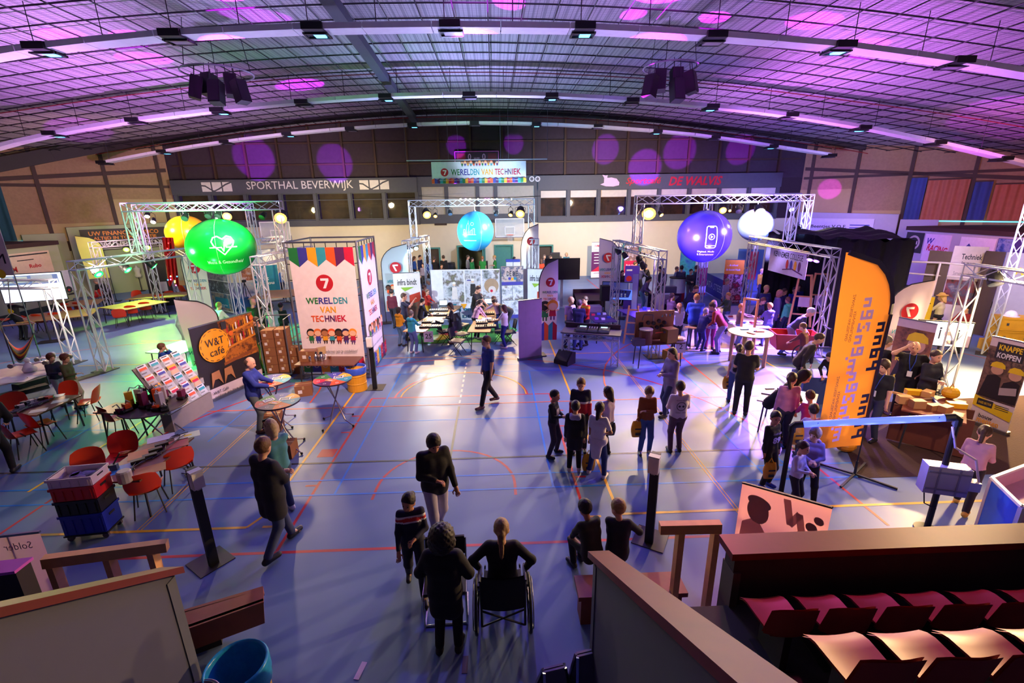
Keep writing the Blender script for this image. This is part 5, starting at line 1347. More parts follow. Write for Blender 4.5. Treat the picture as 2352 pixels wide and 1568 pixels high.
# café backdrop
def cafe(w,z):
    SH=photo_mat('bar_shelves',['140C0A','5A2C10','C07020','2A1810'],5,1)
    its=[('r',w*.42,z*.42,w-.01,z-.01,SH),('r',w*.0,z*.02,w,z*.16,C('D8C8CC',.6)),('p',[(w*.4,z*.40),(w,z*.46),(w,z*.50),(w*.4,z*.44)],C('8A4A1E')),('p',[(w*.5,z*.60),(w,z*.67),(w,z*.70),(w*.5,z*.63)],C('D08020')),('p',[(w*.5,z*.78),(w,z*.86),(w,z*.89),(w*.5,z*.81)],C('D08020'))]
    for i in range(9):
        for r_ in(0,1):x=w*(.53+.05*i);zb=z*((.635,.815)[r_]+.008*i);its.append(('r',x,zb,x+.035,zb+.16+.04*((i*7+r_)%3)/2,INK[['F0F0F0','C01A28','3C2A22','F2A71E'][(i+r_)%4]]))
    its+=[('r',w*.45,z*.88,w*.53,z*.98,KB),('c',w*.58,z*.80,.07,C('E06A1E')),('c',w*.96,z*.93,.07,C('E06A1E'))]
    for x in(.14,.34):its+=[('p',[(w*x,z*.17),(w*(x+.03),z*.37),(w*(x+.15),z*.38),(w*(x+.18),z*.18),(w*(x+.12),z*.27),(w*(x+.06),z*.27)],C('B0784A'))]
    its+=[('c',w*.30,z*.71,.44,C('F2A01A',.5))]+[('l',circle_pts(w*.30,z*.71,.40,30)[i:i+2],.014,KB)for i in range(0,30,2)]
    its+=[('t','W&T',w*.30,z*.76,.2,.54,KB),('t','café',w*.31,z*.63,.2,.42,KB)]
    its+=[('t','W&T Café',w*.25,z*.11,.075,.46,KB,.008),('t','online en live op locatie',w*.48,z*.05,.075,1.3,KB,.008)]
    return its
roll_up('dark café backdrop with a round orange badge and bar shelves',(-7.52,11.2),(-6.9,13.0),2.02,cafe,'241C1E','cafe_backdrop',base=True)
# brochure rack
pL,pR=F(402,992),F(492,935);o,w,a=frm(pL,pR)
t=thing('brochure_rack','grey leaning rack of clear pockets full of leaflets','rack',o,a)
mb=MB().use(C('8A8078',.7));mb.slab([(0,0,0),(w,0,0),(w,0,.42),(0,0,.42)],(0,.25,0));mb.build('base_box',t)
mb=MB().use(C('9A9488',.7));mb.slab([(0,.06,.42),(w,.06,.42),(w,.62,1.5),(0,.62,1.5)],(0,.03,-.01));mb.build('back_panel',t)
CLR=mat('clear_plastic','E8ECEC',.08,alpha=.25)
nb=0
for r_ in range(5):
    for c_ in range(4):
        cw=w/4;x=cw*(c_+.5);z=.44+r_*.215;y=.07+(z-.44)*.52
        mb=MB().use(CLR);mb.box((x,y-.07,z+.08),(cw*.92,.006,.15));mb.box((x,y-.03,z+.01),(cw*.92,.08,.006))
        for s in(-1,1):mb.box((x+s*cw*.46,y-.03,z+.08),(.005,.08,.15))
        mb.build('pocket',t)
        nb+=1;wx=Matrix.Rotation(a,3,'Z')@Vector((x,y-.035,z+.015))+o
        b=thing('leaflet','printed leaflet in the %s pocket of the %s row from below of the clear rack'%(ordn[c_],ordn[r_]),'leaflet',wx,a,'leaflets in the rack')
        M_=Matrix.Rotation(R(-24),3,'X');bgc=['E8E4E0','F2A71E','E0E0E8','D8DCE8','F0ECE4'][(r_*3+c_)%5]
        mb=MB().use(C(bgc,.5));mb.box(M_@Vector((0,0,.12)),(cw*.72,.012,.24),M=M_);mb.build('cover',b)
        ic=[['E8571E','3C2A22'],['3A3A96','C01A28'],['2E9AA8','141414'],['C8143C','F2A71E']][(r_+c_*2)%4]
        fn=lambda x_,y_,z_:tuple(M_@Vector((x_,-.007+y_,z_)))
        prints(b,[('r',-cw*.3,.1,cw*.3,.17,INK[ic[0]]),('r',-cw*.3,.03,cw*.1,.06,INK[ic[1]]),('r',-cw*.3,.2,cw*.2,.225,INK[ic[1]])],'print',fn)
# cartons in a roll cage
cc=F(650,858);
t=thing('roll_cage','grey wire roll cage with stacked cartons beside the event tower','cage',(cc.x,cc.y,0),.1)
for x in(-.36,.36):
    mb=MB().use(STEEL);mb.tube([(x,-.32,.08),(x,-.32,1.75),(x,.32,1.75),(x,.32,.08)],.018,6);mb.build('side_frame',t)
mb=MB().use(STEEL);mb.box((0,0,.1),(.76,.68,.04));mb.build('floor_plate',t)
mb=MB().use(STEEL);mb.tube([(-.36,.32,1.75),(.36,.32,1.75)],.016,6);mb.tube([(-.36,.32,.9),(.36,.32,.9)],.012,6);mb.build('back_rail',t)
for x in(-.3,.3):
    for y in(-.26,.26):mb=MB().use(BLACK);mb.lathe([(.045,-.02),(.045,.02)],(x,y,.045),10,True,Matrix.Rotation(PI/2,3,'Y'));mb.build('wheel',t)
nm=['bottom','second','third','fourth','top']
for i in range(5):
    for j in range(2):carton('brown carton in the roll cage, %s layer, %s half'%(nm[i],('left','right')[j]),(cc.x-.17+.34*j,cc.y-.02+.034*(2*j-1),.125+i*.262),(.32,.44,.255),.1)
c2=F(690,852);
for i in range(3):carton('brown carton stacked beside the roll cage, %s of three'%('bottom','middle','top')[i],(c2.x-.02,c2.y-.1,i*.28),(.3,.3,.27),-.1)
for i,(x,y,lb)in enumerate([(655,1045,'red-brown carton under the nearer standing table'),(632,985,'small brown carton behind the nearer standing table'),(700,905,'brown carton below the coffee table'),(735,870,'large brown carton behind the thermos jugs')][:3]):
    p=F(x,y);carton(lb,(p.x,p.y,0),(.42,.34,.3)if i!=1 else(.34,.3,.4),.15*i)
# coffee table
ct=quad_table('brown folding table with thermos jugs before the event tower',[(677,838),(812,838),(834,818),(702,818)])
bx=F(702,831,.74);carton('brown carton at the left end of the coffee table',(bx.x+.06,bx.y+.14,.74),(.42,.26,.3))
for i,(x,dy)in enumerate([(714,0),(726,.02),(739,.01)]):
    p=F(x,829,.74);t=thing('thermos_jug','steel thermos jug, %s of three on the coffee table'%('left','middle','right')[i],'jug',(p.x,p.y+dy,.74),0,'thermos jugs')
    mb=MB().use(CHROME);mb.lathe([(.06,0),(.068,.02),(.066,.15),(.04,.21)],(0,0,0),14);mb.build('body',t);mb=MB().use(BLACK);mb.lathe([(.042,.21),(.045,.25),(.01,.27)],(0,0,0),12);mb.build('lid',t)
    mb=MB().use(BLACK);mb.tube([(.06,0,.2),(.11,0,.18),(.1,0,.08),(.066,0,.06)],.01,5);mb.build('handle',t)
for i,(x,y,lb)in enumerate([(747,825,'white paper cup stack on the coffee table'),(758,824,'small brown jar on the coffee table')]):
    p=F(x,y,.74);t=thing(('cup_stack','jar')[i],lb,('cup','jar')[i],(p.x,p.y,.74));mb=MB().use(C(('E8E4E0','6A3A20')[i],.4));mb.lathe([(.035,0),(.045,.13-.04*i)],(0,0,0),12);mb.build('body',t);mb=MB().use(C(('D8D4D0','C8B8A0')[i],.4));mb.lathe([(.048,.13-.04*i),(.048,.145-.04*i)],(0,0,0),12);mb.build('rim',t)
p=F(733,824,.74);t=thing('paper_bag','open paper bag behind the thermos jugs','bag',(p.x,p.y+.12,.74));mb=MB().use(C('C8A878',.8));mb.slab([(-.12,0,0),(.12,0,0),(.13,.01,.3),(-.13,.01,.26)],(0,.12,0));mb.build('body',t)
# drum bin
p=F(822,894);t=thing('drum_bin','yellow oil drum bin lined with a blue bag','bin',(p.x,p.y,0))
mb=MB().use(mat('drum_yellow','D8961A',.45,noise=.1));mb.lathe([(.25,0),(.26,.01),(.255,.2),(.265,.21),(.265,.23),(.255,.24),(.255,.42),(.265,.43),(.265,.45),(.255,.46),(.26,.60)],(0,0,0),24);mb.build('drum',t)
mb=MB().use(mat('blue_bag','3A5AC8',.35,noise=.2,scale=15,bump=.4));mb.lathe([(.272,.5),(.28,.56),(.28,.66),(.265,.68),(.245,.66),(.23,.3),(.01,.28)],(0,0,0),24,False);mb.build('bag',t,smooth=True)
def sanitizer(label,foot,head,z,group='hand sanitizer posts'):
    p=F(*foot);t=thing('sanitizer_post',label,'dispenser',(p.x,p.y,0),math.atan2(-p.x,p.y)*0,group)
    mb=MB().use(C('2A2622',.5));mb.box((0,.1,.006),(.46,.46,.012));mb.build('base_plate',t)
    mb=MB().use(BLACK);mb.box((0,0,z/2),(.12,.06,z));mb.build('post',t)
    mb=MB().use(C('E4E0DA',.3));x,y,zz_=.07,.05,.14
    mb.slab([(-x,-.04,z-.26),(x,-.04,z-.26),(x*1.05,-.04,z+.0),(-x*1.05,-.04,z+.0)],(0,-.1,0));mb.slab([(-x*.9,-.14,z-.24),(x*.9,-.14,z-.24),(x*.95,-.14,z-.02),(-x*.95,-.14,z-.02)],(0,-.015,.0));mb.build('dispenser',t)
    mb=MB().use(C('B8B4B0',.3));mb.box((0,-.09,z-.275),(.05,.05,.03));mb.build('nozzle',t)
    return t
s1=sanitizer('white hand sanitizer on a black post right of the crate stack',(492,1296),0,1.55);s1.rotation_euler=(0,0,.95)
s2=sanitizer('white hand sanitizer on a black post above the seated boys',(1490,1246),0,1.50);s2.rotation_euler=(0,0,-.55)
s3=sanitizer('slim hand sanitizer post at the corner of the event tower',(862,893),0,1.5)
# standing tables
T7=['F2A71E','3A3A96','1E7A3A','C8143C','5A1A5A','E8571E','2E9AA8']
def rt(px,py,lb,r=.42):p=F(px,py,1.1);return round_table(lb,(p.x,p.y),1.1,r,T7),p
for px,py,lb in((764,870,'round standing table with coloured segments next to the yellow drum'),(638,921,'round standing table with coloured segments lit green at its edge'),(622,873,'round standing table the man in the blue jacket leans on')):
    t,p=rt(px,py,lb)
    for i,(dx,dy,ro,ink)in enumerate([(.1,.1,.2,'E0DCE4'),(-.02,-.08,-.3,'D8A060'),(-.2,.05,.8,'E4E0E0')][:3 if px!=764 else 2]):
        lf=thing('flyer','%s flyer on the %s'%(('white framed','orange printed','white')[i],lb.replace('with coloured segments ','')),'flyer',(p.x+dx,p.y+dy,1.1045),ro,'flyers on the standing tables')
        mb=MB().use(C(ink,.5));mb.box((0,0,.002),(.21,.15,.004));mb.build('sheet',lf);prints(lf,[('r',-.08,-.05,.08,.05,INK[('2A2A30','E8571E','3A3A96')[i]]),('r',-.06,-.03,.06,.0,INK['F0F0F0'])],'print',lambda x,y,z:(x,z,.0045-y*.3))

# ---------------------------------------------------------------- tables and chairs on the left
qt=quad_table
qt('long table nearest the bottom left chairs, heaped with cables',[(64,962),(178,909),(122,905),(18,946)])
qt('narrow brown table beside the robot parts',[(226,946),(300,950),(322,928),(252,925)])
qt('long table with coloured mats and chargers behind the crates',[(301,1118),(455,996),(340,1014),(228,1094)])
qt('long white-topped robot table at the left edge',[(-60,900),(150,848),(120,826),(-60,858)],top=C('C8B8B0',.5))
qt('far table in front of the bright screen',[(60,738),(238,720),(200,709),(48,724)],top=TOPW)
qt('far table in the row with orange chairs, near half',[(264,716),(372,694),(348,685),(246,702)],top=TOPW)
qt('far table the man bends over',[(148,704),(236,695),(232,686),(150,692)],top=TOPW)
qt('far table lit yellow below the red cloth',[(306,686),(438,679),(430,670),(303,677)],top=TOPW)
qt('far yellow-lit table behind the white feather flag',[(380,656),(490,650),(480,641),(376,646)],top=TOPW)
qt('table with leaflets beside the big health banner',[(585,685),(690,680),(680,664),(590,668)],top=TOPW)
qt('dark-edged table under green light by the café backdrop',[(368,806),(450,812),(455,786),(385,784)],top=C('C8C8C0',.4))
G_='plastic chairs at the left tables'
chs=[((48,985),40,'orange chair at the far left end of the cable table','o'),((157,956),0,'orange chair behind the right end of the cable table','o'),((212,962),-70,'orange chair standing free right of the cable table','o'),((112,1015),160,'orange chair on the near side of the cable table','o'),((66,1040),150,'orange chair half hidden by the figure in black','o'),
       ((283,1000),150,'dark red chair at the narrow brown table','r'),((292,1095),20,'dark red chair behind the mat table','r'),((218,1140),30,'orange chair behind the white crate','o'),((418,1112),-130,'orange chair at the far right of the mat table','o'),((350,1170),-150,'red-orange chair on the near side of the mat table','o'),
       ((78,765),170,'far orange chair left of the screen table','o'),((108,762),175,'far orange chair in front of the screen table','o'),((145,758),-170,'far orange chair right in front of the screen table','o'),((168,733),180,'far orange chair left of the row table','o'),((198,731),170,'far orange chair second in front of the row table','o'),((283,750),-150,'far orange chair under the crossed truss foot','o'),((312,740),-160,'far orange chair in front of the row, middle','o'),((343,731),-160,'far orange chair in front of the row, right','o'),((315,705),10,'far orange chair behind the row table','o'),((372,712),-140,'far orange chair at the end of the row','o'),((388,703),-120,'far orange chair past the end of the row','o'),((8,758),100,'far orange chair at the left picture edge','o'),((228,700),0,'far red chair beside the bending man','r'),((395,690),170,'far orange chair at the yellow-lit table','o'),((430,686),160,'far orange chair beside the white feather flag','o')]
for q,fc,lb,k_ in chs:p=F(*q);chair(k_,lb,(p.x,p.y),fc,G_)
# things on the tables
def bit(name,label,cat,px,py,d,colr,z=.74,rz=0.0,shape='box',group=None,extra=None):
    p=F(px,py,z);t=thing(name,label,cat,(p.x,p.y,z),rz,group);mb=MB().use(C(colr,.5))
    if shape=='box':mb.box((0,0,d[2]/2),d)
    elif shape=='cyl':mb.lathe([(d[0]*.9,0),(d[0],d[2]*.1),(d[0],d[2]*.9),(d[0]*.8,d[2])],(0,0,0),14)
    elif shape=='bag':mb.ball((0,0,d[2]*.5),(d[0],d[1],d[2]*.5),10,7);mb.tube([(-.04,0,d[2]*.9),(0,0,d[2]*1.25),(.04,0,d[2]*.9)],.012,5)
    elif shape=='flat':mb.box((0,0,.002),(d[0],d[1],.004))
    mb.build('body',t)
    if extra:extra(t)
    return t
bit('placemat','blue mat at the near end of the long mat table','mat',268,1080,(.42,.3,0),'2A7ACC',rz=.6,shape='flat')
bit('placemat','orange-brown mat in the middle of the long mat table','mat',335,1040,(.5,.34,0),'B05A28',rz=.6,shape='flat')
bit('placemat','pink-red mat at the far end of the long mat table','mat',395,1022,(.5,.34,0),'A83A40',rz=.6,shape='flat')
bit('placemat','brown mat beside the steel tin on the mat table','mat',345,1078,(.42,.3,0),'A05A2A',rz=.6,shape='flat')
bit('paper_sheet','lilac sheet at the far left of the mat table','paper',370,1006,(.42,.26,0),'B8B4E0',rz=.6,shape='flat')
bit('paper_sheet','white sheet with a yellow spot at the far end of the mat table','paper',430,1000,(.4,.26,0),'E4DCD4',rz=.6,shape='flat',extra=lambda t:prints(t,[('r',-.05,-.03,.07,.03,INK['FAD21E'])],'print',lambda x,y,z:(x,z,.005-y*.3)))
bit('tin','brushed steel tin on the corner of the mat table','tin',290,1106,(.1,.1,.2),'A8A0A0',shape='cyl')
for i,(x,y)in enumerate(((318,1062),(345,1050),(358,1036),(372,1024))):bit('charger','black charger block on the mat table, %s from the near end'%ordn[i],'charger',x,y,(.2,.09,.06),'1A1A1E',rz=.7,group='chargers')
bit('gadget','small robot arm of dark metal on the blue mat','robot',264,1078,(.1,.08,.1),'2A3A5A',rz=.3,extra=lambda t:MB().use(BLACK).bar((0,0,.1),(.1,.05,.26),.02).build('arm',t))
def cables(label,pts,z,n,r=.008,colr='141416'):
    t=thing('cable',label,'cable',(0,0,0));mb=MB().use(C(colr,.6));rnd=random.Random(len(label))
    P=[F(x,y,z)for x,y in pts]
    for _ in range(n):
        q=[p+Vector((rnd.uniform(-.12,.12),rnd.uniform(-.1,.1),rnd.uniform(.006,.03)))for p in P]
        mb.tube(q,r,4)
    mb.build('cord',t)['kind']='stuff';return t
cables('tangle of black charger leads along the mat table',[(305,1080),(325,1060),(350,1050),(372,1030),(400,1010),(420,1000)],.745,5)
cables('bundle of leads hanging off the mat table end',[(430,1075),(445,1080),(440,1092),(425,1085)],.05,6)
cables('heap of grey and black cables on the bottom left table',[(35,948),(60,935),(85,928),(105,920),(125,912)],.75,9,.012,'3A302C')
cables('loose leads on the floor under the construction television',[(2140,900),(2165,905),(2190,895),(2170,890)],.01,7)
for i,(x,y,w_)in enumerate(((88,944),(138,920),(120,910))and[(88,943,.28),(138,921,.28),(130,909,.26)]):bit('paper_sheet','printed sheet on the bottom left table, %s from the stand'%ordn[i],'paper',x,y,(w_,.2,0),'D8D0CC',rz=.5,shape='flat')
for i,(x,y,c_)in enumerate([(60,930,'3A3A3A'),(75,926,'B8B0A0'),(98,920,'28221E'),(112,918,'C8501E'),(48,938,'A8A09A')]):bit('robot_part',['grey','white','black','orange','pale'][i]+' robot part in the heap on the bottom left table','robot',x,y,(.14,.1,.09),c_,rz=i,extra=lambda t:MB().use(BLACK).lathe([(.035,-.05),(.035,.05)],(.05,0,.06),10,True,Matrix.Rotation(PI/2,3,'X')).build('wheel',t))
# round table with black robots
p=F(353,931,.74);t=thing('folding_round_table','round folding table crowded with black robots by the leaflet rack','table',(p.x,p.y,0))
mb=MB().use(C('3A2A28',.5));mb.lathe([(.62,.715),(.63,.72),(.63,.735),(.62,.74)],(0,0,0),32);mb.build('tabletop',t)
for a in(0,PI):
    for s in(-1,1):mb=MB().use(STEEL);mb.tube([(-.3*math.cos(a),.18*s,.71),(.36*math.cos(a),.24*s,0)],.016,6);mb.build('leg',t)
rb=random.Random(3)
for i in range(20):
    x,y=rb.uniform(-.5,.5),rb.uniform(-.4,.4);hh=rb.choice([.1,.16,.2,.34])
    c_=rb.choice(['141416','1E1A1E','D8501A','1A1A22','6A1A3A','A8A0A8','D0A020'])
    q=(p.x+x*.9,p.y+y*.9,.74)
    tt=thing('toy_robot','%s robot model, %s among those on the round folding table'%({'141416':'black','1E1A1E':'dark','D8501A':'orange','1A1A22':'blue-black','6A1A3A':'dark red','A8A0A8':'grey','D0A020':'yellow'}[c_],ordn[i]),'robot',q,rb.uniform(0,6),'robots on the round table')
    mb=MB().use(C(c_,.4));mb.box((0,0,hh/2+.02),(.14,.1,hh));mb.build('body',tt)
    mb=MB().use(BLACK);[mb.lathe([(.04,-.07),(.04,.07)],(s,0,.04),8,True,Matrix.Rotation(PI/2,3,'X'))for s in(-.06,.06)];mb.build('wheel',tt)
    mb=MB().use(C('8A8A90',.4));mb.tube([(0,0,hh),(.05,0,hh+.1),(.12,.03,hh+.06)],.012,5);mb.build('arm',tt)
# white robots with wheels on the left edge table
for i,(x,y,lb)in enumerate([(70,853,'white four-armed robot near the left edge'),(128,838,'white four-armed robot behind the boys')]):
    p=F(x,y,.74);t=thing('toy_robot',lb,'robot',(p.x,p.y,.74),.3);w=C('E8E4E6',.4)
    mb=MB().use(w);mb.lathe([(.13,0),(.15,.08),(.09,.2),(.05,.26)],(0,0,0),14);mb.build('body',t,smooth=True);mb=MB().use(w);mb.ball((0,0,.32),(.07,.06,.065),10,8);mb.build('head',t,smooth=True)
    for a in(0,PI):
        mb=MB().use(w);mb.tube([(.08*math.cos(a),0,.2),(.25*math.cos(a),0,.24),(.34*math.cos(a),0,.2)],.03,6);mb.build('arm',t)
        mb=MB().use(C('6A6A6A',.4));mb.lathe([(.06,-.03),(.06,.03)],(.36*math.cos(a),0,.2),12,True,Matrix.Rotation(PI/2,3,'X'));mb.build('wheel',t)
bit('paper_sheet','white sheet with a drawn track on the left edge table','paper',20,872,(1.1,.5,0),'E6DEDA',rz=.1,shape='flat',extra=lambda t:prints(t,[('l',circle_pts(.1,0,.3,20,-1,1.8),.015,KB)],'track',lambda x,y,z:(x,z*.6,.005-y*.3)))
# hammock on ropes
t=thing('hammock_chair','striped hanging hammock chair with white ropes at the left edge','hammock',(0,0,0));Yh=13.3
P=lambda x,y,d=0:A(x,y,Yh+d)
a,b,top=P(-6,750),P(80,742),P(26,718)
mb=MB().use(C('D8B888',.8));mb.tube([a,b],.025,6);mb.build('spreader',t)
mb=MB().use(C('E0D4C0',.8));mb.tube([P(18,640),top],.012,5);mb.tube([a,top],.01,5);mb.tube([b,top],.01,5);mb.tube([P(0,752),P(18,782)],.02,5);mb.tube([P(77,744),P(77,764)],.02,5);mb.build('rope',t)
for i,c_ in enumerate(['C01E14','3A2430','2A3A2A','D8A81E','B01A14','2A3A30','D8C890']):
    u0,u1=i/7,(i+1)/7
    def fn(u,v):
        k_=u0+(u1-u0)*v;x=18+60*u;s=math.sin(u*PI);y0=782-18*u+26*s;q=P(x,y0+k_*(4+30*s),-.35*math.sin(k_*PI));return tuple(q)
    mb=MB().use(C(c_,.9));mb.grid(fn,10,2);mb.build('cloth_stripe',t,smooth=True)
# the screen, posters and flags far left
c=F(80,720);
WSCR=glow('screen_white','E4E8FF',.95)
tv=screen_tv('big bright screen with window tiles on the left',A(76,660,17.6),.42,1.75,1.0,A(76,660,17.6).z,[('r',.1,.62,1.65,.95,C('8AA0E8')),('r',.15,.70,.42,.92,C('E8ECFF')),('r',.5,.70,.8,.92,C('E8ECFF')),('r',.9,.66,1.5,.94,C('D8E0FF'))],WSCR)
roll_up('white cloth with two dark ninja-style school emblems beside the bright screen',A(112,670,19.5).xy,A(178,672,20.6).xy,A(112,627,19.5).z,lambda w,z:[q for x,zz_ in((.27,z-.4),(.72,z-.85))for q in[('c',w*x,zz_+.04,.14,KB),('r',w*x-.25,zz_-.2,w*x+.25,zz_-.12,KB),('l',[(w*x-.2,zz_+.1),(w*x+.2,zz_-.06)],.03,KB),('c',w*x,zz_+.02,.05,INK['C01A28'])]],'E4DCE4',z0=A(112,678,19.5).z,base=False)
a,b=A(-40,640,13.0),A(33,632,13.0)
roll_up('tall pale banner cut by the left edge, with two letters and a yellow cog',a.xy,b.xy,A(10,482,13.0).z,lambda w,z:[('t','o',w*.68,z-.72,.18,.18,KB),('t','M',w*.7,z-1.25,.26,.3,KB),('c',w*.62,z-1.65,.12,INK['FAD21E'])],'E8D8D4',z0=b.z-.0,base=False,group='hanging banners')
def dark_board(label,q0,q1,Y0_,Y1_,zt,colr,items=None,z0=0):a,b=A(q0,640,Y0_),A(q1,640,Y1_);return roll_up(label,a.xy,b.xy,zt,items,colr,'exhibition_board','board','exhibition boards',False,z0=z0)
dark_board('dark display panel with a white note behind the tailor dummy',335,392,24,24.4,2.5,'24221E',lambda w,z:[('r',w*.45,z*.3,w*.8,z*.5,C('D8D4C8'))])
p=F(326,668);t=thing('tailor_dummy','white tailor dummy on a stand behind the far tables','mannequin',(p.x,p.y,0));mb=MB().use(C('E0D8CC',.5));mb.lathe([(.13,.85),(.17,.95),(.12,1.12),(.17,1.3),(.18,1.38),(.06,1.46),(.05,1.54),(.01,1.56)],(0,0,0),16);mb.build('torso',t,smooth=True);mb=MB().use(BLACK);mb.tube([(0,0,.04),(0,0,.86)],.02,6);mb.lathe([(.2,0),(.2,.03),(.03,.05)],(0,0,0),14);mb.build('stand',t)
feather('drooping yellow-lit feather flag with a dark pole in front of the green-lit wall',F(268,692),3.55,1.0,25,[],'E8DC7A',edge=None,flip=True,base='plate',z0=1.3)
RC=mat('red_cloth','C81A10',.85,noise=.2)
t=thing('draped_cloth','bright red cloth with coloured fairy lights draped over the far truss','cloth',(0,0,0))
def rc(u,v):q=A(372+26*u+14*v,545+(105+8*math.sin(u*9))*v,20.5+.14*math.sin(u*20+v*3));return tuple(q)
mb=MB().use(RC);mb.grid(rc,18,10);mb.build('cloth',t,smooth=True)
for i in range(16):
    u,v=rb.random(),rb.random();q=Vector(rc(u,v))-Vector((0,.06,0));mb=MB().use(glow('fairy_%d'%(i%4),['F8E060','F04040','40A0F8','F060C0'][i%4],5));mb.ball(q,.03,6,4);mb.build('fairy_light',t)
feather('upright white feather flag lit green near the far left tables',F(444,738),3.3,.95,12,flag7(.48,2.35,.9),'E0ECD8',flip=False,z0=.6)
fl=feather('leaning white feather flag seen from behind, above the café backdrop',F(529,868),A(455,682,F(529,868).y).z,.95,200,[],'E4D4DC',flip=False,z0=.5)
q=flag7(.52,1.42,.82)
prints(fl,q,'print',lambda x,y,z:(x,.05-y,z))
PH=lambda s,cs:photo_mat('photo_%s'%s,cs,3.2,s)
roll_up('narrow roll-up with photographs and a blue square under the green ball',F(492,712).xy,F(538,722).xy,2.1,lambda w,z:[('r',.03,z*.74,w-.03,z*.98,PH(11,['28323C','6A7A88','A8B0B8','1A2430'])),('r',.03,z*.45,w-.03,z*.72,PH(12,['C8D0D4','5A6A78','2A3440','A8B8C8'])),('r',.03,.12,w-.03,z*.44,PH(13,['20303C','4A6A80','B8A088','2A2A30'])),('r',w*.2,z*.12,w*.85,z*.34,INK['12809A']),('t','Dat werkt',w*.52,z*.18,.09,w*.5,W_,.01),('t','altijd!',w*.45,z*.13,.08,w*.3,W_,.01)],'DCE4E4')
roll_up('wide white and blue recruiting banner behind the green ball',F(566,700).xy,F(650,690).xy,2.75,lambda w,z:[('r',w*.30,.5,w-.03,z*.70,INK['12809A']),('r',.03,z*.45,w*.28,z*.68,PH(14,['E8E8EC','C8703A','3A4A6A'])),('r',.03,z*.2,w*.28,z*.43,PH(15,['9AC8E0','E8E0D8','3A6A9A'])),('t','Dat',w*.45,z*.56,.2,.4,W_,.02),('t','werkt',w*.52,z*.46,.2,.66,W_,.02),('t','met jou',w*.58,z*.36,.2,.9,W_,.02)],'F0F0F0')
bit('crate','blue crate of goods below the green ball','box',556,712,(.6,.5,.62),'145A8A',0)
p=F(560,705);
t=thing('camera_tripod','black tripod beside the blue crate','tripod',(p.x+.4,p.y-.3,0))
for a in(0,2.1,4.2):mb=MB().use(BLACK);mb.tube([(0,0,1.3),(.4*math.cos(a),.4*math.sin(a),0)],.018,5);mb.build('leg',t)
mb=MB().use(BLACK);mb.box((0,0,1.36),(.12,.18,.12));mb.build('head',t)
# black floor cable ramps on the left
for i,(x0,y0,x1,y1,lb)in enumerate([(40,900,130,872,'black cable box on the floor behind the two boys'),(0,915,110,888,'low black beam on the floor at the left'),(150,880,235,855,'dark mat strip reaching to the green truss foot')]):
    a,b=F(x0,y0),F(x1,y1);t=thing('cable_ramp',lb,'ramp',a,math.atan2((b-a).y,(b-a).x));mb=MB().use(C('161A18',.7));L_=(b-a).length;hh=(.22,.1,.03)[i];mb.slab([(0,-.2,0),(0,.2,0),(0,.14,hh),(0,-.14,hh)],(L_,0,0));mb.build('body',t)
    mb=MB().use(C('2A302C',.7));[mb.box((L_*j/4,0,hh+.003),(.03,.26,.006))for j in(1,2,3)];mb.build('seam',t)
# stacked crates on a dolly
pc=F(222,1222);ca=.12
def crate(label,z,h,colr,open_=False,mesh_=False):
    t=thing('plastic_crate',label,'crate',(pc.x,pc.y,z),ca,'stacked plastic crates');mb=MB().use(mat('crate_'+colr,colr,.4,noise=.06));x,y,th=.60,.40,.02
    mb.box((0,0,.01),(x-.04,y-.04,.02))
    for s in(-1,1):mb.box((s*(x/2-.02),0,h/2),(th,y-.04,h));mb.box((0,s*(y/2-.02),h/2),(x-.04,th,h))
    mb.build('body',t)
    mb=MB().use(MATS['crate_'+colr])
    for s in(-1,1):mb.box((s*(x/2-.012),0,h-.02),(.03,y,.04));mb.box((0,s*(y/2-.012),h-.02),(x-.055,.03,.04))
    mb.build('rim',t)
    mb=MB().use(C('0E0E10',.7))
    for s in(-1,1):mb.box((s*(x/2-.006),0,h*.66),(.006,.12,.035))
    mb.build('hand_hole',t)
    if h>.1:
        mb=MB().use(MATS['crate_'+colr]);[mb.box((-.24+.12*i,s*(y/2-.004),h*.42),(.015,.012,h*.7))for i in range(5)for s in(-1,1)];mb.build('rib',t)
    return t
pz=.12
crate('blue plastic crate at the bottom of the dolly stack',pz,.34,'1426A0');crate('black plastic crate in the middle of the dolly stack',pz+.345,.24,'131316');crate('red plastic crate below the white one',pz+.59,.22,'B8121A');crate('white open crate on top, holding bagged parts',pz+.815,.15,'D8C8D8')
for i in range(9):
    x,y=rb.uniform(-.2,.2),rb.uniform(-.12,.12);w_=Matrix.Rotation(ca,3,'Z')@Vector((x,y,0));t=thing('parts_bag','small %s in the white crate, %s of the jumble'%(('grey bag','clear bag','lilac box')[i%3],ordn[i]),'bag',(pc.x+w_.x,pc.y+w_.y,pz+.837),rb.uniform(0,3),'parts in the white crate')
    mb=MB().use(C(['6A6A80','B8B0C8','8A7AA8'][i%3],.4));mb.box((0,0,.035),(.14,.09,.07))if i%3==2 else mb.ball((0,0,.035),(.08,.06,.035),8,6);mb.build('body',t)
t=thing('dolly','low black dolly on castors under the crate stack','dolly',(pc.x,pc.y,0),ca);mb=MB().use(BLACK);mb.box((0,0,.105),(.6,.4,.025));mb.build('deck',t)
for x in(-.24,.24):
    for y in(-.15,.15):
        mb=MB().use(C('4A4450',.5));mb.lathe([(.045,-.018),(.045,.018)],(x,y,.046),12,True,Matrix.Rotation(PI/2,3,'X'));w_=mb.build('castor',t);mb=MB().use(STEEL);mb.box((x,y,.09),(.03,.05,.012));mb.build('fork',w_)

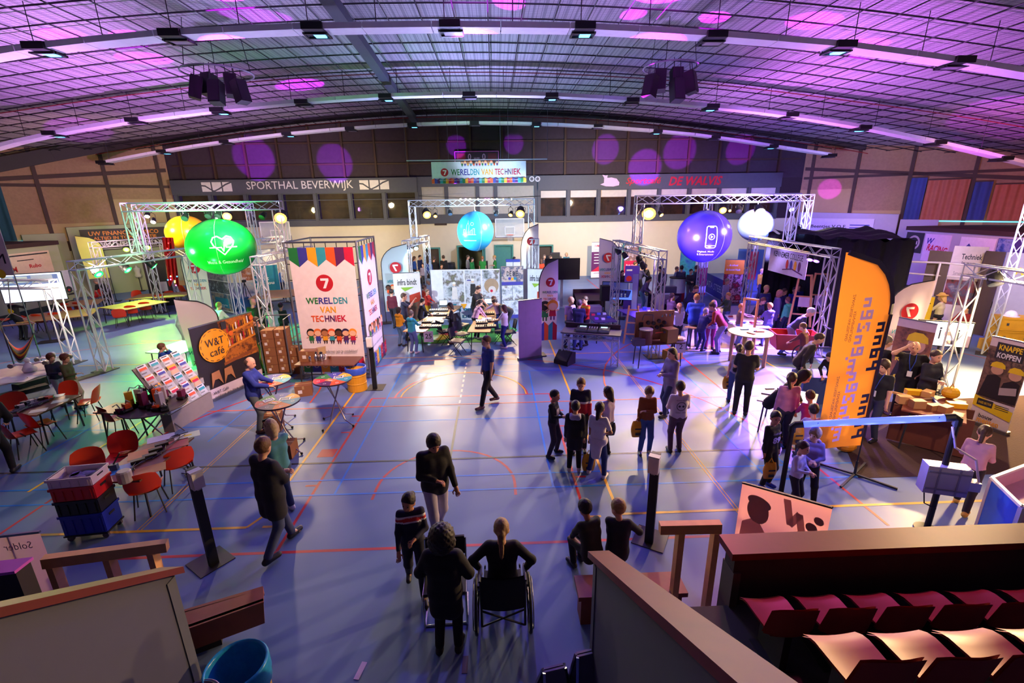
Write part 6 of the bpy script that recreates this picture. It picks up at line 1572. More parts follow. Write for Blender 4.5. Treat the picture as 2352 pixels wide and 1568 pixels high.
# ---------------------------------------------------------------- middle stand: construction firm
SITE=lambda s:photo_mat('site_photo_%d'%s,['3A4A34','A8B0B4','D8DCE0','6A6258','8A9A6A'],2.0,s)
def big_site(w,z):
    its=[('r',w*.17,z*.34,w*.47,z*.98,SITE(1)),('r',w*.49,z*.34,w*.72,z*.98,SITE(2)),('r',w*.74,z*.34,w*.99,z*.98,SITE(3)),
           ('c',w*.87,z*.68,w*.105,C('A89070')),('c',w*.88,z*.60,w*.055,C('D8D0C8')),('c',w*.87,z*.58,w*.02,INK['C8143C']),('r',w*.50,z*.72,w*.66,z*.9,C('D0D0D0')),('r',w*.52,z*.78,w*.62,z*.80,INK['3A3A96']),('t','DE BIE',w*.58,z*.85,.1,.4,KB)]
    for x,zz_ in((.33,.62),(.6,.68)):its+=[('p',[(w*(x-.04),z*(zz_-.2)),(w*(x+.05),z*(zz_-.2)),(w*(x+.035),z*(zz_+.04)),(w*(x-.03),z*(zz_+.04))],C(('E8E0D8','2A2A2A')[x>.5])),('c',w*(x+.0),z*(zz_+.09),w*.022,C('E8C8A8')),('e',w*x,z*(zz_+.12),w*.026,z*.025,C('F0F0E8'))]
    for i,c_ in enumerate(['3A3A96','2E9AA8','F2A71E','C01A28','2E9AA8']):x=w*(.16+.15*i);its.append(('p',[(x-.14,z*.33),(x+.14,z*.33),(x,z*.22)],INK[c_]))
    its+=[('t','bij ons werk',w*.60,z*.22,.2,w*.55,INK['12809A'],.02),('t','DE BIE',w*.58,z*.08,.13,w*.3,INK['12809A'],.01)]
    return its
roll_up('wide white construction banner with three site photographs',F(996,736).xy,F(1151,734).xy,2.2,big_site,'ECECF0','exhibition_wall',group='construction banners',base=False,z0=.02)
def debie(w,z):return[('r',.02,z*.72,w-.02,z*.99,photo_mat('people_photo',['8A9AA8','C8B0A0','3A4A6A','A89880'],4,7)),('t','DE BIE',w*.5,z*.87,.2,w*.5,KB,.02),('c',w*.38,z*.78,.06,INK['3A3A96']),('c',w*.5,z*.77,.06,INK['F2A71E']),('c',w*.62,z*.78,.06,INK['12809A']),('r',.02,z*.66,w-.02,z*.72,INK['3A3A96']),('r',.02,z*.38,w*.49,z*.65,SITE(5)),('r',w*.51,z*.38,w-.02,z*.65,SITE(6)),('r',.02,z*.1,w-.02,z*.37,SITE(7)),('r',.02,.03,w-.02,z*.1,INK['3A3A96'])]
roll_up('dark photo roll-up with the firm name right of the white construction banner',F(1153,735).xy,F(1203,733).xy,2.3,debie,'6A7478',group='construction banners')
def infra(w,z):return[('p',[(.02,z*.0),(w-.02,0),(w-.02,z*.55),(.02,z*.30)],photo_mat('road_photo',['3A2A20','6A5A44','8A3A28','4A4A44'],3,9)),('p',[(w*.55,z*.38),(w-.04,z*.44),(w-.04,z*.62),(w*.55,z*.56)],C('B8381E')),('t','infra bindt',w*.5,z*.82,.26,w*.72,KB,.01),('p',[(w*.25,z*.72),(w*.75,z*.72),(w*.4,z*.64)],C('8AB83A')),('r',.05,z*.02,w-.05,z*.06,C('A8B83A'))]
roll_up('roll-up with a green arrow and a road photograph left of the work tables',F(912,744).xy,F(972,740).xy,2.15,infra,'E8E0DC',group='construction banners')
roll_up('second green-arrow roll-up, half behind the lilac feather flag',F(1212,733).xy,F(1252,736).xy,2.2,infra,'D8E0E8',group='construction banners')
roll_up('white roll-up with a purple heart seen in part behind the white feather flag',F(1195,722).xy,F(1222,721).xy,1.5,lambda w,z:[('c',w*.6,z*.7,.2,INK['5A1A5A']),('c',w*.7,z*.4,.12,INK['2E9AA8'])],'DCE8F4')
feather('white feather flag with a small red disc by the construction banners',F(1198,729),4.0,.75,4,seven(.42,3.3,.17),'F0F4F8',flip=False,z0=.5)
feather('pale feather flag seen from behind, right of the event tower',F(888,742),3.3,1.1,190,[],'C4D4D8',flip=True,z0=.5)
fl=[o for o in bpy.data.objects if o.get('label','').startswith('pale feather flag seen')][0]
prints(fl,flag7(.55,2.35,.9)+kids_row(.1,1.0,1.25,1.3,5)+pennants(.98,.55,.3,.14,5,True,x0=.05),'print',lambda x,y,z:(x-1.12,.05-y,z))
feather('lilac-lit feather flag with two printed children beside the plain lilac banner',F(1238,815),3.15,.62,8,seven(.36,2.42,.15)+words(.35,2.1,.5)+kid(.19,1.15,2.1,*KIDS[0])+kid(.44,1.18,2.1,*KIDS[6])+pennants(.56,.5,.5,.14,4,True,['3A3A96','E8571E','2E9AA8','C8143C'],x0=.03),'DCC8E4',z0=.5)
roll_up('plain lilac-lit banner back with a foot bar, left of the feather flag with children',F(1192,828).xy,F(1244,820).xy,1.95,lambda w,z:[('r',w*.3,.1,w*.305,z,C('A890B8'))],'C8A8CC')
t1=qt('work table nearer the yellow hooded child, laid with tool kits',[(968,761),(1010,762),(1034,702),(989,700)],top=TOPW)
t2=qt('work table right of the black chairs, laid with tool kits',[(1086,762),(1138,762),(1141,697),(1100,697)],top=TOPW)
def kit(label,px,py):
    p=F(px,py,.74);t=thing('tool_kit',label,'kit',(p.x,p.y,.74),0,'striped tool kits on the work tables');mb=MB().use(C('26242A',.6));mb.box((0,0,.03),(.42,.3,.06));mb.build('case',t)
    mb=MB().use(C('C8B898',.6));[mb.box((-.16+.08*i,0,.066),(.035,.26,.012))for i in range(5)];mb.build('strip',t)
for i,(x,y)in enumerate([(978,751),(1000,751),(983,740),(1006,742),(996,724),(1015,724),(998,714),(1018,714)]):kit('black striped tool kit, %s on the left work table'%ordn[i],x,y)
for i,(x,y)in enumerate([(1105,752),(1126,751),(1107,742),(1128,738),(1104,721),(1124,721)]):kit('black striped tool kit, %s on the right work table'%ordn[i],x,y)
for i,(x,y)in enumerate([(1118,731),(1104,735),(1008,733)]):bit('paper_sheet','open white manual on the work tables, %s'%('beside the pink-clad girl','at the far edge','beside the kits')[i],'paper',x,y,(.35,.25,0),'E8E4EC',.81,shape='flat')
p=F(1018,704,.74);laptop('laptop showing a white page at the end of the left work table',(p.x,p.y),0,'C8E0F0');p=F(1122,700,.74);laptop('laptop at the end of the right work table',(p.x,p.y),0,'A8C8E0')
def sign(label,px,py,txt,z,w,h,rz=0):p=A(px,py,z);t=thing('number_sign',label,'sign',p,rz);mb=MB().use(C('D8C8E0',.6));mb.box((0,.004,0),(w,.006,h));mb.build('card',t);prints(t,[('t',txt,0,.02,h*.45,None,KB,.01)],'number')
q=F(984,761,.74);sign('paper with number 25 hanging on the table front',984,773,'25',q.y-.03,.32,.38)
for q,fc,lb,k_ in[((1062,772),60,'dark chair with a pale seat standing behind the others between the work tables','u'),((1052,812),70,'dark chair with a pale seat nearest the stand, between the work tables','u'),((1062,795),50,'dark chair tucked behind the nearest one','u'),((1022,788),120,'black chair right under the left work table','b'),((1170,790),-80,'black chair right of the right work table','b'),((1150,786),-90,'black chair hidden behind the girl in white','b')]:p=F(*q);chair(k_,lb,(p.x,p.y),fc,'chairs of the middle stand')
t=thing('floor_mat','green play mat under the work tables','mat',(0,0,0));c=F(1068,765);mb=MB().use(C('3A8A3A',.9));mb.box((c.x,c.y,.008),(3.6,2.6,.016));mb.build('mat',t)
for i,(x,y,c_)in enumerate([(1010,775,'C8B81E'),(1165,758,'2A9A3A'),(1030,765,'B81E24')]):p=F(x,y);bit('floor_spot',['yellow','bright green','red'][i]+' round patch on the play mat','mat',x,y,(.4,.3,.022),c_,.0,shape='cyl')
# back of the middle: crates, cabinets
for i,(px,lb)in enumerate([(1171,'left stack of white crates with blue lids before the wall'),(1187,'right stack of white crates with blue lids before the wall')]):
    p=F(px,650);t=thing('crate_stack',lb,'crate',(p.x,p.y,0),0,'white crate stacks')
    for j in range(4):mb=MB().use(C('DCE0E8',.5));mb.box((0,0,.17+j*.34),(.42,.4,.31));mb.build('crate',t);
    mb=MB().use(C('3A4AB0',.5));mb.box((0,0,1.42),(.45,.42,.14));mb.build('lid',t)
for px,lb,w_ in((1116,'narrow black cabinet beside the open door',.32),(1036,'black loudspeaker cabinet by the dark doorway',.5)):
    p=F(px,641);t=thing('cabinet',lb,'cabinet',(p.x,p.y,0));mb=MB().use(BLACK);mb.box((0,0,.55),(w_,.4,1.1 if w_>.4 else 1.3));mb.build('body',t);mb=MB().use(C('2A2A30',.6));mb.box((0,-.205,.55),(w_*.8,.01,.9));mb.build('front',t)
p=F(1275,640);t=thing('gym_mat','dark upright gym pad leaning on the back wall','pad',(p.x,p.y+.2,0));mb=MB().use(C('3A3440',.8));mb.box((0,0,.85),(.62,.2,1.7));mb.build('pad',t);mb=MB().use(BLACK);mb.box((0,-.105,.85),(.56,.01,1.6));mb.build('cover',t)

# ---------------------------------------------------------------- music stand
PURP=C('6A2A8A',.6)
roll_up('tall magenta and white roll-up on the back wall',F(1357,640).xy,F(1386,639).xy,2.35,lambda w,z:[('r',.0,z*.2,w,z*.74,INK['5A1A5A']),('p',[(0,z*.2),(w,z*.2),(w,z*.45)],INK['C8143C']),('t','IVM',w*.4,z*.9,.14,.3,INK['C8143C'],.02),('t','Technomeet',w*.5,z*.8,.1,w*.7,KB)]+[('r',w*.2,z*(.66-.08*i),w*.85,z*(.68-.08*i),W_)for i in range(4)]+[('t','technomeet.nl',w*.5,z*.16,.08,w*.6,INK['5A1A5A'])],'ECE4F0')
roll_up('photo and magenta roll-up behind the music booth truss',F(1432,640).xy,F(1462,639).xy,2.1,lambda w,z:[('r',0,z*.55,w,z*.97,PH(21,['C8A890','6A4A3A','E0D0C8'])),('r',0,z*.18,w,z*.55,INK['C8143C']),('t','Ik ga voor',w*.5,z*.42,.12,w*.7,W_,.01)],'ECE4F0')
feather('lilac-lit feather flag under the music booth truss',F(1418,700),3.2,1.0,176,[],'D0C4E8',flip=False,z0=.5)
fl=[o for o in bpy.data.objects if o.get('label','').startswith('lilac-lit feather flag under')][0]
prints(fl,flag7(.55,2.3,.9),'print',lambda x,y,z:(x,.05-y,z))
def blue_board(label,x0,x1,y,z,items=None,colr='4A2AB0'):return roll_up(label,F(x0,y).xy,F(x1,y).xy,z,items,colr,'exhibition_board','board','exhibition boards',False,z0=.02)
blue_board('violet-blue display panel behind the tilted screen',1430,1462,725,2.2,lambda w,z:[('c',w*.3,z*.75,.12,INK['C01A28']),('r',w*.1,z*.9,w*.5,z*.93,W_)])
blue_board('pale blue panel edge beside the violet display panel',1446,1458,768,2.3,None,'A8B4E0')
blue_board('lilac board behind the booth truss foot',1500,1522,745,1.25,None,'B8B4E4')
# DJ desk of truss with players
pL,pR=F(1290,832),F(1418,842);o,w,a=frm(pL,pR)
t=thing('dj_desk','truss-framed DJ desk with a grey top near the middle of the hall','desk',o,a)
for x in(.1,w-.1):truss(t,'leg_truss',(x,.12,.0),(x,.12,.78),.2,(1,0,0),.018,.3)
truss(t,'front_truss',(.0,.12,.86),(w,.12,.86),.16,(0,0,1),.016,.25)
mb=MB().use(C('5A5260',.4));mb.box((w/2,.36,.97),(w+.1,.72,.03));mb.build('tabletop',t)
mb=MB().use(C('4A3A44',.5));mb.box((w/2,.70,1.06),(w,.03,.16));mb.build('back_board',t)
M_=Matrix.Rotation(a,3,'Z')
for i,(x,lb,kn)in enumerate([(.62,'left media player on the DJ desk',0),(1.0,'mixer between the two players on the DJ desk',1),(1.38,'right media player on the DJ desk',0)]):
    q=o+M_@Vector((x*w/2.0+.05,.36,.986));d=thing(('media_player','mixer')[kn],lb,'mixer',q,a);mb=MB().use(C('1E1C24',.35));mb.box((0,0,.05),(.36,.44,.1));mb.build('body',d)
    mb=MB().use(STEEL);mb.box((0,-.222,.05),(.37,.006,.1));mb.build('front_plate',d)
    if not kn:
        mb=MB().use(STEEL);mb.lathe([(.11,.1),(.11,.115),(.02,.118)],(0,-.06,0),20);mb.build('jog_wheel',d);mb=MB().use(glow('deck_display','9AE8F0',2.5));mb.box((0,.14,.103),(.2,.09,.004));mb.build('display',d)
    else:
        mb=MB().use(C('C8C8D0',.4));[mb.box((-.12+.08*j,-.05+.05*k_,.105),(.018,.03,.02))for j in range(4)for k_ in range(4)];mb.build('knob',d)
bit('headphones','black headphones at the left end of the DJ desk','headphones',1308,742,(.16,.14,.08),'141418',.985,shape='cyl')
p=F(1296,834);t=thing('floor_monitor','black wedge floor loudspeaker before the DJ desk','speaker',p,-.75);mb=MB().use(C('1A181C',.7));mb.slab([(-.26,-.2,0),(-.26,.24,0),(-.26,.24,.36),(-.26,.06,.40),(-.26,-.2,.12)],(.52,0,0));mb.build('cabinet',t);mb=MB().use(C('2E2C34',.8));mb.slab([(-.22,-.195,.14),(.22,-.195,.14),(.22,.045,.39),(-.22,.045,.39)],(0,-.012,.012));mb.build('grille',t)
tv=screen_tv('big black back of a television on a white post',F(1290,706).xy,PI,1.6,.95,1.85,[],C('1A1A22',.4),False)
mb=MB().use(C('C8C8D4',.5));mb.box((0,-.1,.75),(.12,.08,1.5));mb.build('post',tv);mb=MB().use(C('C8C8D4',.5));mb.box((0,-.08,.02),(.8,.6,.04));mb.build('base',tv)
p=F(1415,732);c=A(1413,668,p.y)
screen_tv('tilted television on a pole showing players close up',(p.x,p.y),-.35,1.25,.72,c.z,[('r',.0,.42,1.25,.72,C('8AA0E8')),('p',[(.1,.05),(1.1,.1),(1.2,.4),(.15,.45)],C('2A3A9A')),('t','ooo',.25,.38,.1,.36,W_)]+[('r',.45+.12*i,.30,.52+.12*i,.38,C('1A1A4A'))for i in range(5)]+[('c',.5+.15*i,.15+.08*j,.035,C('C8E0FF'))for i in range(4)for j in range(2)]+[('r',.28+.4*i,.45,.31+.4*i,.72,W_)for i in range(3)],glow('screen_blue','4A6AE0',1.5))
p=F(1387,738);t=thing('stage_speaker','black loudspeaker on a pole beside the tilted television','speaker',(p.x,p.y,0));mb=MB().use(BLACK);mb.box((0,0,1.22),(.36,.36,.62));mb.build('cabinet',t);mb=MB().use(C('26242C',.8));mb.box((0,-.185,1.22),(.3,.012,.56));mb.build('grille',t);mb=MB().use(BLACK);mb.tube([(0,0,.02),(0,0,.92)],.025,6);[mb.tube([(0,0,.5),(.36*math.cos(a),.36*math.sin(a),.01)],.014,5)for a in(.3,2.4,4.5)];mb.build('stand',t)
qt('low counter table with red lettering behind the DJs',[(1320,690),(1386,690),(1384,672),(1322,672)],top=C('4A1A3A',.5))
p=F(1352,706);t=thing('counter_cloth','dark counter front with red lettering behind the DJs','counter',(p.x,p.y,0));mb=MB().use(C('2A1424',.8));mb.box((0,0,.45),(1.55,.04,.9));mb.build('front',t);prints(t,[('t','www.vandutta.nl',.1,.62,.13,1.1,INK['C01A28'],.02)],'letters',lambda x,y,z:(x,-.021+y,z))
qt('knob-covered games table beside the loudspeaker',[(1352,740),(1408,738),(1392,712),(1350,714)],z=.8,top=C('3A2A5A',.5))
for i,(x,y,c_)in enumerate([(1362,724,'C8305A'),(1375,722,'4A6AE0'),(1388,722,'C8D0F0'),(1370,733,'8A4AE0'),(1385,734,'D0D8F8'),(1398,730,'2A3AA0')]):bit('effect_box','small effect box on the games table, %s'%('red','blue','white','violet','pale','dark blue')[i],'gadget',x,y,(.13,.1,.06),c_,.8)
for i,(x,y,lb)in enumerate([(1266,745,'grey road case on truss legs left of the DJs'),(1360,760,'grey cabinet right of the DJs')]):
    p=F(x,y);t=thing('road_case',lb,'case',(p.x,p.y,0));mb=MB().use(C('7A7090',.5));mb.box((0,0,.85),(.6,.4,.34));mb.build('case',t);truss(t,'support',(0,0,0),(0,0,.66),.22,(1,0,0),.016,.3)
p=F(1450,790);t=thing('easel','pale wooden A-frame easel left of the tool board','easel',(p.x,p.y,0),-.3)
for x in(-.3,.3):mb=MB().use(RAILW);mb.bar((x*.9,0,0),(x*.5,.2,1.35),.05);mb.build('leg',t)
for z in(.35,.75,1.2):mb=MB().use(RAILW);mb.bar((-.28+z*.08,z*.14,z),(.28-z*.08,z*.14,z),.03,.05);mb.build('rung',t)
qt('counter of the music booth with coloured gadgets',[(1448,716),(1500,738),(1502,716),(1462,700)],z=.95,top=C('6A4AC0',.5))
for i,(x,y)in enumerate([(1468,705),(1480,712),(1492,720)]):bit('gadget','%s on the music booth counter'%('violet cup','blue box','white box')[i],'gadget',x,y,(.12,.1,.12),('8A6AE0','3A4AC0','D0D0F0')[i],.95)
# instrument table
tb=qt('black-legged table with wooden boxes and a drum in the foreground of the music stand',[(1450,793),(1575,786),(1560,776),(1462,780)],z=.76,top=C('6A3A1E',.5),legs='1A1A1E')
pA,pB=F(1458,784,.775),F(1545,779,.775);o,w,a=frm(pA,pB);ztp=A(1500,719,o.y+.06).z
t=thing('knob_board','upright wooden board with pipes and knobs on the instrument table','board',(o.x,o.y+.06,.776),a);hb=ztp-.775+.05
mb=MB().use(mat('plywood','A87850',.6,noise=.15));mb.box((w/2,0,hb/2),(w,.03,hb));mb.build('board',t)
for i,(x,z)in enumerate([(.32,.62),(.46,.60),(.6,.66),(.74,.6),(.42,.42),(.56,.45),(.68,.48)]):mb=MB().use(C('1E1C20',.4));mb.lathe([(.06,-.02),(.06,.05),(.03,.06)],(w*x,-.02,hb*z),12,True,Matrix.Rotation(PI/2,3,'X'));mb.build('knob',t)
mb=MB().use(STEEL);mb.tube([(w*.18,-.03,hb*.7),(w*.2,-.03,hb*.88),(w*.44,-.03,hb*.88),(w*.46,-.03,hb*.66)],.012,6);mb.build('pipe',t)
mb=MB().use(BLACK);mb.box((w*.14,-.03,hb*.5),(.12,.05,.25));mb.build('meter',t)
prints(t,[('p',[(w*(.66+.05*i)+.03*(i%2),hb*(.8+.05*(i%3))),(w*(.70+.05*i),hb*(.78+.04*(i%2))),(w*(.71+.05*i),hb*(.88+.03*(i%2)))],INK[['2E9AA8','3C2A22','F0F0F0','E8571E'][i%4]])for i in range(6)],'shards',lambda x,y,z:(x,-.016+y,z))
p=F(1482,788,.776);t=thing('drum','brown cylinder drum with a pale skin on the instrument table','drum',p);mb=MB().use(C('6A3A1E',.5));mb.lathe([(.19,0),(.2,.02),(.19,.42)],(0,0,0),20);mb.build('shell',t);mb=MB().use(C('D8C8A8',.6));mb.lathe([(.2,.42),(.2,.45),(.01,.452)],(0,0,0),20);mb.build('skin',t)
p=F(1536,784,.776);carton('yellow-brown wooden box with a red handle on the instrument table',p,(.38,.34,.42),.3,mat('box_ply','9A7430',.5,noise=.1),'wooden_box','wooden boxes');
t=bpy.data.objects[-1]if False else thing('mallet','orange-handled mallet sticking out beside the wooden box','mallet',p+Vector((-.3,-.1,.30)));mb=MB().use(C('D8501E',.4));mb.tube([(-.16,0,0),(.08,.02,.03)],.018,6);mb.build('handle',t);mb=MB().use(C('3A2A20',.5));mb.box((.1,.02,.03),(.06,.1,.06));mb.build('head',t)
bit('cap_hat','beige and brown cap at the right end of the instrument table','cap',1560,782,(.2,.18,.14),'B89A70',.776,shape='bag')
bit('crate','lilac-topped box at the left end of the instrument table','box',1466,792,(.34,.24,.2),'5A4A5A',.776)
q=F(1562,786.5,.76);sign('paper with number 2 hanging off the instrument table',1564,797,'2',q.y-.03,.30,.36)
p=F(1560,838);carton('open yellow-lit carton on the floor under the instrument table',(p.x,p.y+.6,0),(.5,.4,.3),.5,mat('carton_yellow','C89A30',.8),open_=True,name='open_carton')  # yellow lamp light is put into the cardboard colour
# ---------------------------------------------------------------- steelworks corner behind
def pillar(label,px,py,r,z,bands,name='striped_pillar',cat='pillar'):
    p=F(px,py);t=thing(name,label,cat,(p.x,p.y,0));z0=0
    for i,(hh,c_)in enumerate(bands):mb=MB().use(C(c_,.4));mb.lathe([(r,z0),(r,z0+hh*z)],(0,0,0),24);mb.build('band',t);z0+=hh*z
    return t
pillar('tall white and dark red chimney-like pillar by the blue barrier',1605,676,.31,2.45,[(.06,'B81E2A'),(.14,'E8E4EC'),(.40,'8A2A4A'),(.40,'E8E4EC')])
pl=pillar('round white and red counter with a dark top',1553,690,.38,1.15,[(.38,'B81E2A'),(.62,'E8E4EC')],'round_counter','counter');mb=MB().use(BLACK);mb.lathe([(.42,1.15),(.42,1.19)],(0,0,0),24);mb.build('counter_top',pl)
SEA=photo_mat('blue_print',['0A2A6A','1A4AA0','1A7A90','081A50'],2,4)
roll_up('tall blue-green exhibition wall behind the violet ball',F(1557,655).xy,F(1604,655).xy,2.85,lambda w,z:[('r',.02,.05,w-.02,z-.02,SEA)],'12306A','exhibition_wall',base=False,z0=.02,group='exhibition walls')
roll_up('low blue barrier cloth with white letters',F(1616,668).xy,F(1657,692).xy,1.05,lambda w,z:[('t','TATA STEEL',w*.5,z*.5,.34,w*.95,C('C8D0F0'))],'1A2AA0','barrier_cloth',base=False,z0=.03,group='barriers')
roll_up('orange-topped roll-up with a red and pink photograph',F(1655,698).xy,F(1698,700).xy,2.15,lambda w,z:[('r',0,.05,w,z*.68,photo_mat('red_photo',['E8A8B8','C81E3A','3A1A2A','F0C8C8','8A1A2A'],4,2)),('t','…de school',w*.4,z*.88,.1,w*.55,W_,.01),('t','die bouwt Heelt',w*.45,z*.78,.1,w*.75,W_,.01)],'F09A1A')
qt('dark cloth-covered table in the steel corner',[(1500,694),(1548,700),(1552,678),(1508,676)],z=.8,top=C('3A2A4A',.6))
p=F(1524,712);t=thing('table_cloth','dark purple cloth front of the steel corner table','cloth',(p.x,p.y,0),-.1);mb=MB().use(C('3A1A44',.9));mb.grid(lambda u,v:((u-.5)*1.5,.03*math.sin(u*24),.02+.76*v),30,3);mb.build('cloth',t,smooth=True)
for i,(x,y,d,c_)in enumerate([(1528,686,(.5,.3,.22),'C8C8D8'),(1536,672,(.6,.3,.3),'4A5A6A'),(1510,676,(.2,.2,.3),'3A3A40'),(1545,690,(.12,.12,.16),'D8C83A')]):bit('display_model','%s on the dark purple table'%('white display tray','grey machine model','black device','yellow pot')[i],'model',x,y,d,c_,.8)
roll_up('tall glazed show case frame behind the orange-topped roll-up',F(1685,668).xy,F(1742,672).xy,2.3,lambda w,z:[('r',w*.02,z*.3,w*.45,z*.95,C('2A3A6A')),('r',w*.5,z*.3,w*.8,z*.95,INK['C8143C']),('c',w*.4,z*.5,.2,C('C8A04A'))],'4A5A8A','exhibition_board',base=True,group='exhibition boards')
# ---------------------------------------------------------------- craft tables
rtb=F(1724,762,1.02);round_table('round pale wooden table on four thick legs in the craft area',(rtb.x,rtb.y),1.02,.62,None,legs='wood',top=mat('pale_top','B09468',.5))
for i,(x,y,c_)in enumerate([(1710,757,'4A8AA0'),(1735,760,'3A4A6A'),(1725,766,'A87A4A'),(1745,762,'B85A3A')]):bit('craft_piece','%s on the round wooden table'%('teal shape','navy shape','wooden shape','red shape')[i],'craft',x,y,(.24,.08,.03),c_,1.02,rz=i)
qt('white craft table with a pale wooden gantry',[(1672,750),(1758,752),(1752,726),(1680,722)],z=.75,top=C('D8C8D8',.4))
g0,g1=F(1702,752,.75),F(1732,757,.75);t=thing('wooden_gantry','pale wooden portal frame on the white craft table','frame',(0,0,0));zt_=.75+1.02
for q in(g0,g1):mb=MB().use(RAILW);mb.bar((q.x,q.y,.752),(q.x,q.y,zt_),.06);mb.build('post',t)
mb=MB().use(RAILW);mb.bar((g0.x,g0.y,zt_-.03),(g1.x,g1.y,zt_-.03),.06);mb.build('crossbar',t)
qt('low table with yellow light where the visitors crowd',[(1590,752),(1612,758),(1614,742),(1594,738)],z=.75,top=C('C8A070',.5))
qt('craft table with books beside the round wooden table',[(1622,724),(1658,726),(1662,706),(1630,703)],z=.78,top=C('C8B8C8',.4))
for i in range(10):
    x,y=rb.uniform(1600,1750),rb.uniform(712,745);bit('craft_piece','%s craft part in the busy craft area, %s'%(('red','white','wooden','blue')[i%4],ordn[i]),'craft',1678+(i%5)*16,728+(i//5)*14,(.14,.08,.05),['B03A3A','E8E0E8','B08A5A','3A5AB0'][i%4],.752,rz=i,group='craft parts')
FM=C('D8C4E0',.4)
t=thing('floor_mat','large pale floor sheet under the craft area','mat',(0,0,0));a_,b_,c_,d_=F(1580,805),F(1760,812),F(1790,700),F(1560,706);mb=MB().use(FM);mb.slab([a_,b_,c_,d_],(0,0,.008));mb.build('sheet',t)
# ---------------------------------------------------------------- black cloth tent and cargo bike
TENT=mat('black_molton','17141C',.95,noise=.3,scale=8)
tx0,tx1,ty0,ty1,tz=10.95,12.95,14.4,18.6,3.58
t=thing('molton_booth','big booth of gathered black cloth right of the craft area','tent',(tx0,ty0,0))
def drape(nm,p,q,z0=.02,z1=tz,amp=.07,n=60):
    p,q=Vector(p),Vector(q);d=q-p;u_=Vector((-d.y,d.x)).normalized();k_=d.length*5.2
    mb=MB().use(TENT)
    def fn(u,v):
        w_=p+d*u+u_*amp*math.sin(u*k_*1.9+.7*math.sin(u*31))*(.55+.45*(1-v));return(w_.x-tx0,w_.y-ty0,z0+(z1+.08*math.sin(u*23)*math.sin(u*7)-z0)*v)
    mb.grid(fn,n,8);mb.build(nm,t,smooth=True)
drape('side_drape',(tx0,ty0+.3),(tx1,ty0-.35));drape('side_drape',(tx1,ty0-.35),(tx1,ty1));drape('back_drape',(tx0,ty1),(tx1,ty1));drape('inner_drape',(tx0+1.3,ty0+.6),(tx0+1.4,ty1-.2),amp=.1,n=50)
mb=MB().use(TENT);mb.grid(lambda u,v:((tx1-tx0)*u,(ty1-ty0)*v-.3,tz+.06+.10*math.sin(u*11+v*5)*math.sin(v*17)+.22*(1-abs(2*v-1))*u),24,28);mb.build('roof_cloth',t,smooth=True)
a_,b_=F(1758,567,3.12),F(1832,573,3.15)
a_,b_=Vector((10.36,17.3,0)),Vector((10.22,14.9,0));dd_=b_-a_;sc_=dd_.length/2.9
fr=thing('school_banner','white school banner with four coloured arches under the right truss','banner',(a_.x,a_.y,2.28),math.atan2(dd_.y,dd_.x))
mb=MB().use(C('E8DCF0',.7));mb.box((1.45*sc_,.0,.42),(2.9*sc_,.012,.86));mb.build('sheet',fr)
prints(fr,[('t','KENNEMER',.95,.66,.2,1.25,KB,.02),('t','COLLEGE',2.1,.66,.2,.95,KB)]+[('e',1.5+.3*i,.36,.1,.17,INK[('C01A28','3A3A96','F2A71E','5A1A5A')[i]])for i in range(4)]+[('l',[(1.2,.15),(1.9,.24),(2.7,.12)],.04,INK['5A1A5A'])],'print',lambda x,y,z:(x*sc_,y-.008,z))
for i,(x,y,lb)in enumerate([(1843,795,'tall leaning wooden frame over the cargo bike box'),(1880,790,'second wooden frame behind the cargo bike')]):
    p=F(x,y);t=thing('timber_easel',lb,'easel',(p.x,p.y+.35,0),-.5);
    for s in(-.32,.32):mb=MB().use(RAILW);mb.bar((s,0,.62 if i==0 else .05),(s*.55,.5,2.35),.06);mb.build('upright',t)
    for z,k_ in((2.32,.55),(1.6,.7),(1.0,.85)):mb=MB().use(RAILW);mb.bar((-.32*k_,.5*(z/2.35),z),(.32*k_,.5*(z/2.35),z),.05);mb.build('crosspiece',t)
    mb=MB().use(C('E4DCEC',.6));mb.box((.1,.28,1.42),(.42,.02,.34));mb.build('notice',t)
p=F(1840,838);t=thing('cargo_bike','cargo bike with a red-brown wooden box behind the leaning frame','bike',(p.x,p.y+.3,0),-.25);BX=mat('bike_box','A02A1E',.4,noise=.15)
mb=MB().use(BX);mb.slab([(-.55,.05,.35),(.55,.05,.35),(.65,.0,.85),(-.65,.0,.85)],(0,.03,0));mb.slab([(-.55,.7,.35),(.55,.7,.35),(.65,.75,.85),(-.65,.75,.85)],(0,.03,0));mb.slab([(-.55,.05,.35),(-.55,.7,.35),(-.65,.75,.85),(-.65,0,.85)],(.03,0,0));mb.slab([(.55,.05,.35),(.55,.7,.35),(.65,.75,.85),(.65,0,.85)],(-.03,0,0));mb.box((0,.38,.36),(1.1,.66,.03));mb.build('cargo_box',t)
def wheel(par_,c,r,nm='wheel'):
    mb=MB().use(BLACK);mb.tube([(c[0]+r*math.cos(a),c[1],c[2]+r*math.sin(a))for a in[2*PI*i/26 for i in range(26)]],.02,6,True);w_=mb.build(nm,par_)
    mb=MB().use(STEEL);[mb.tube([(c[0],c[1],c[2]),(c[0]+r*math.cos(a),c[1],c[2]+r*math.sin(a))],.003,3)for a in[2*PI*i/14 for i in range(14)]];mb.build('spokes',w_)['kind']='stuff'
wheel(t,(.15,-.1,.3),.3);wheel(t,(.15,.86,.3),.3);wheel(t,(1.55,.4,.3),.3)
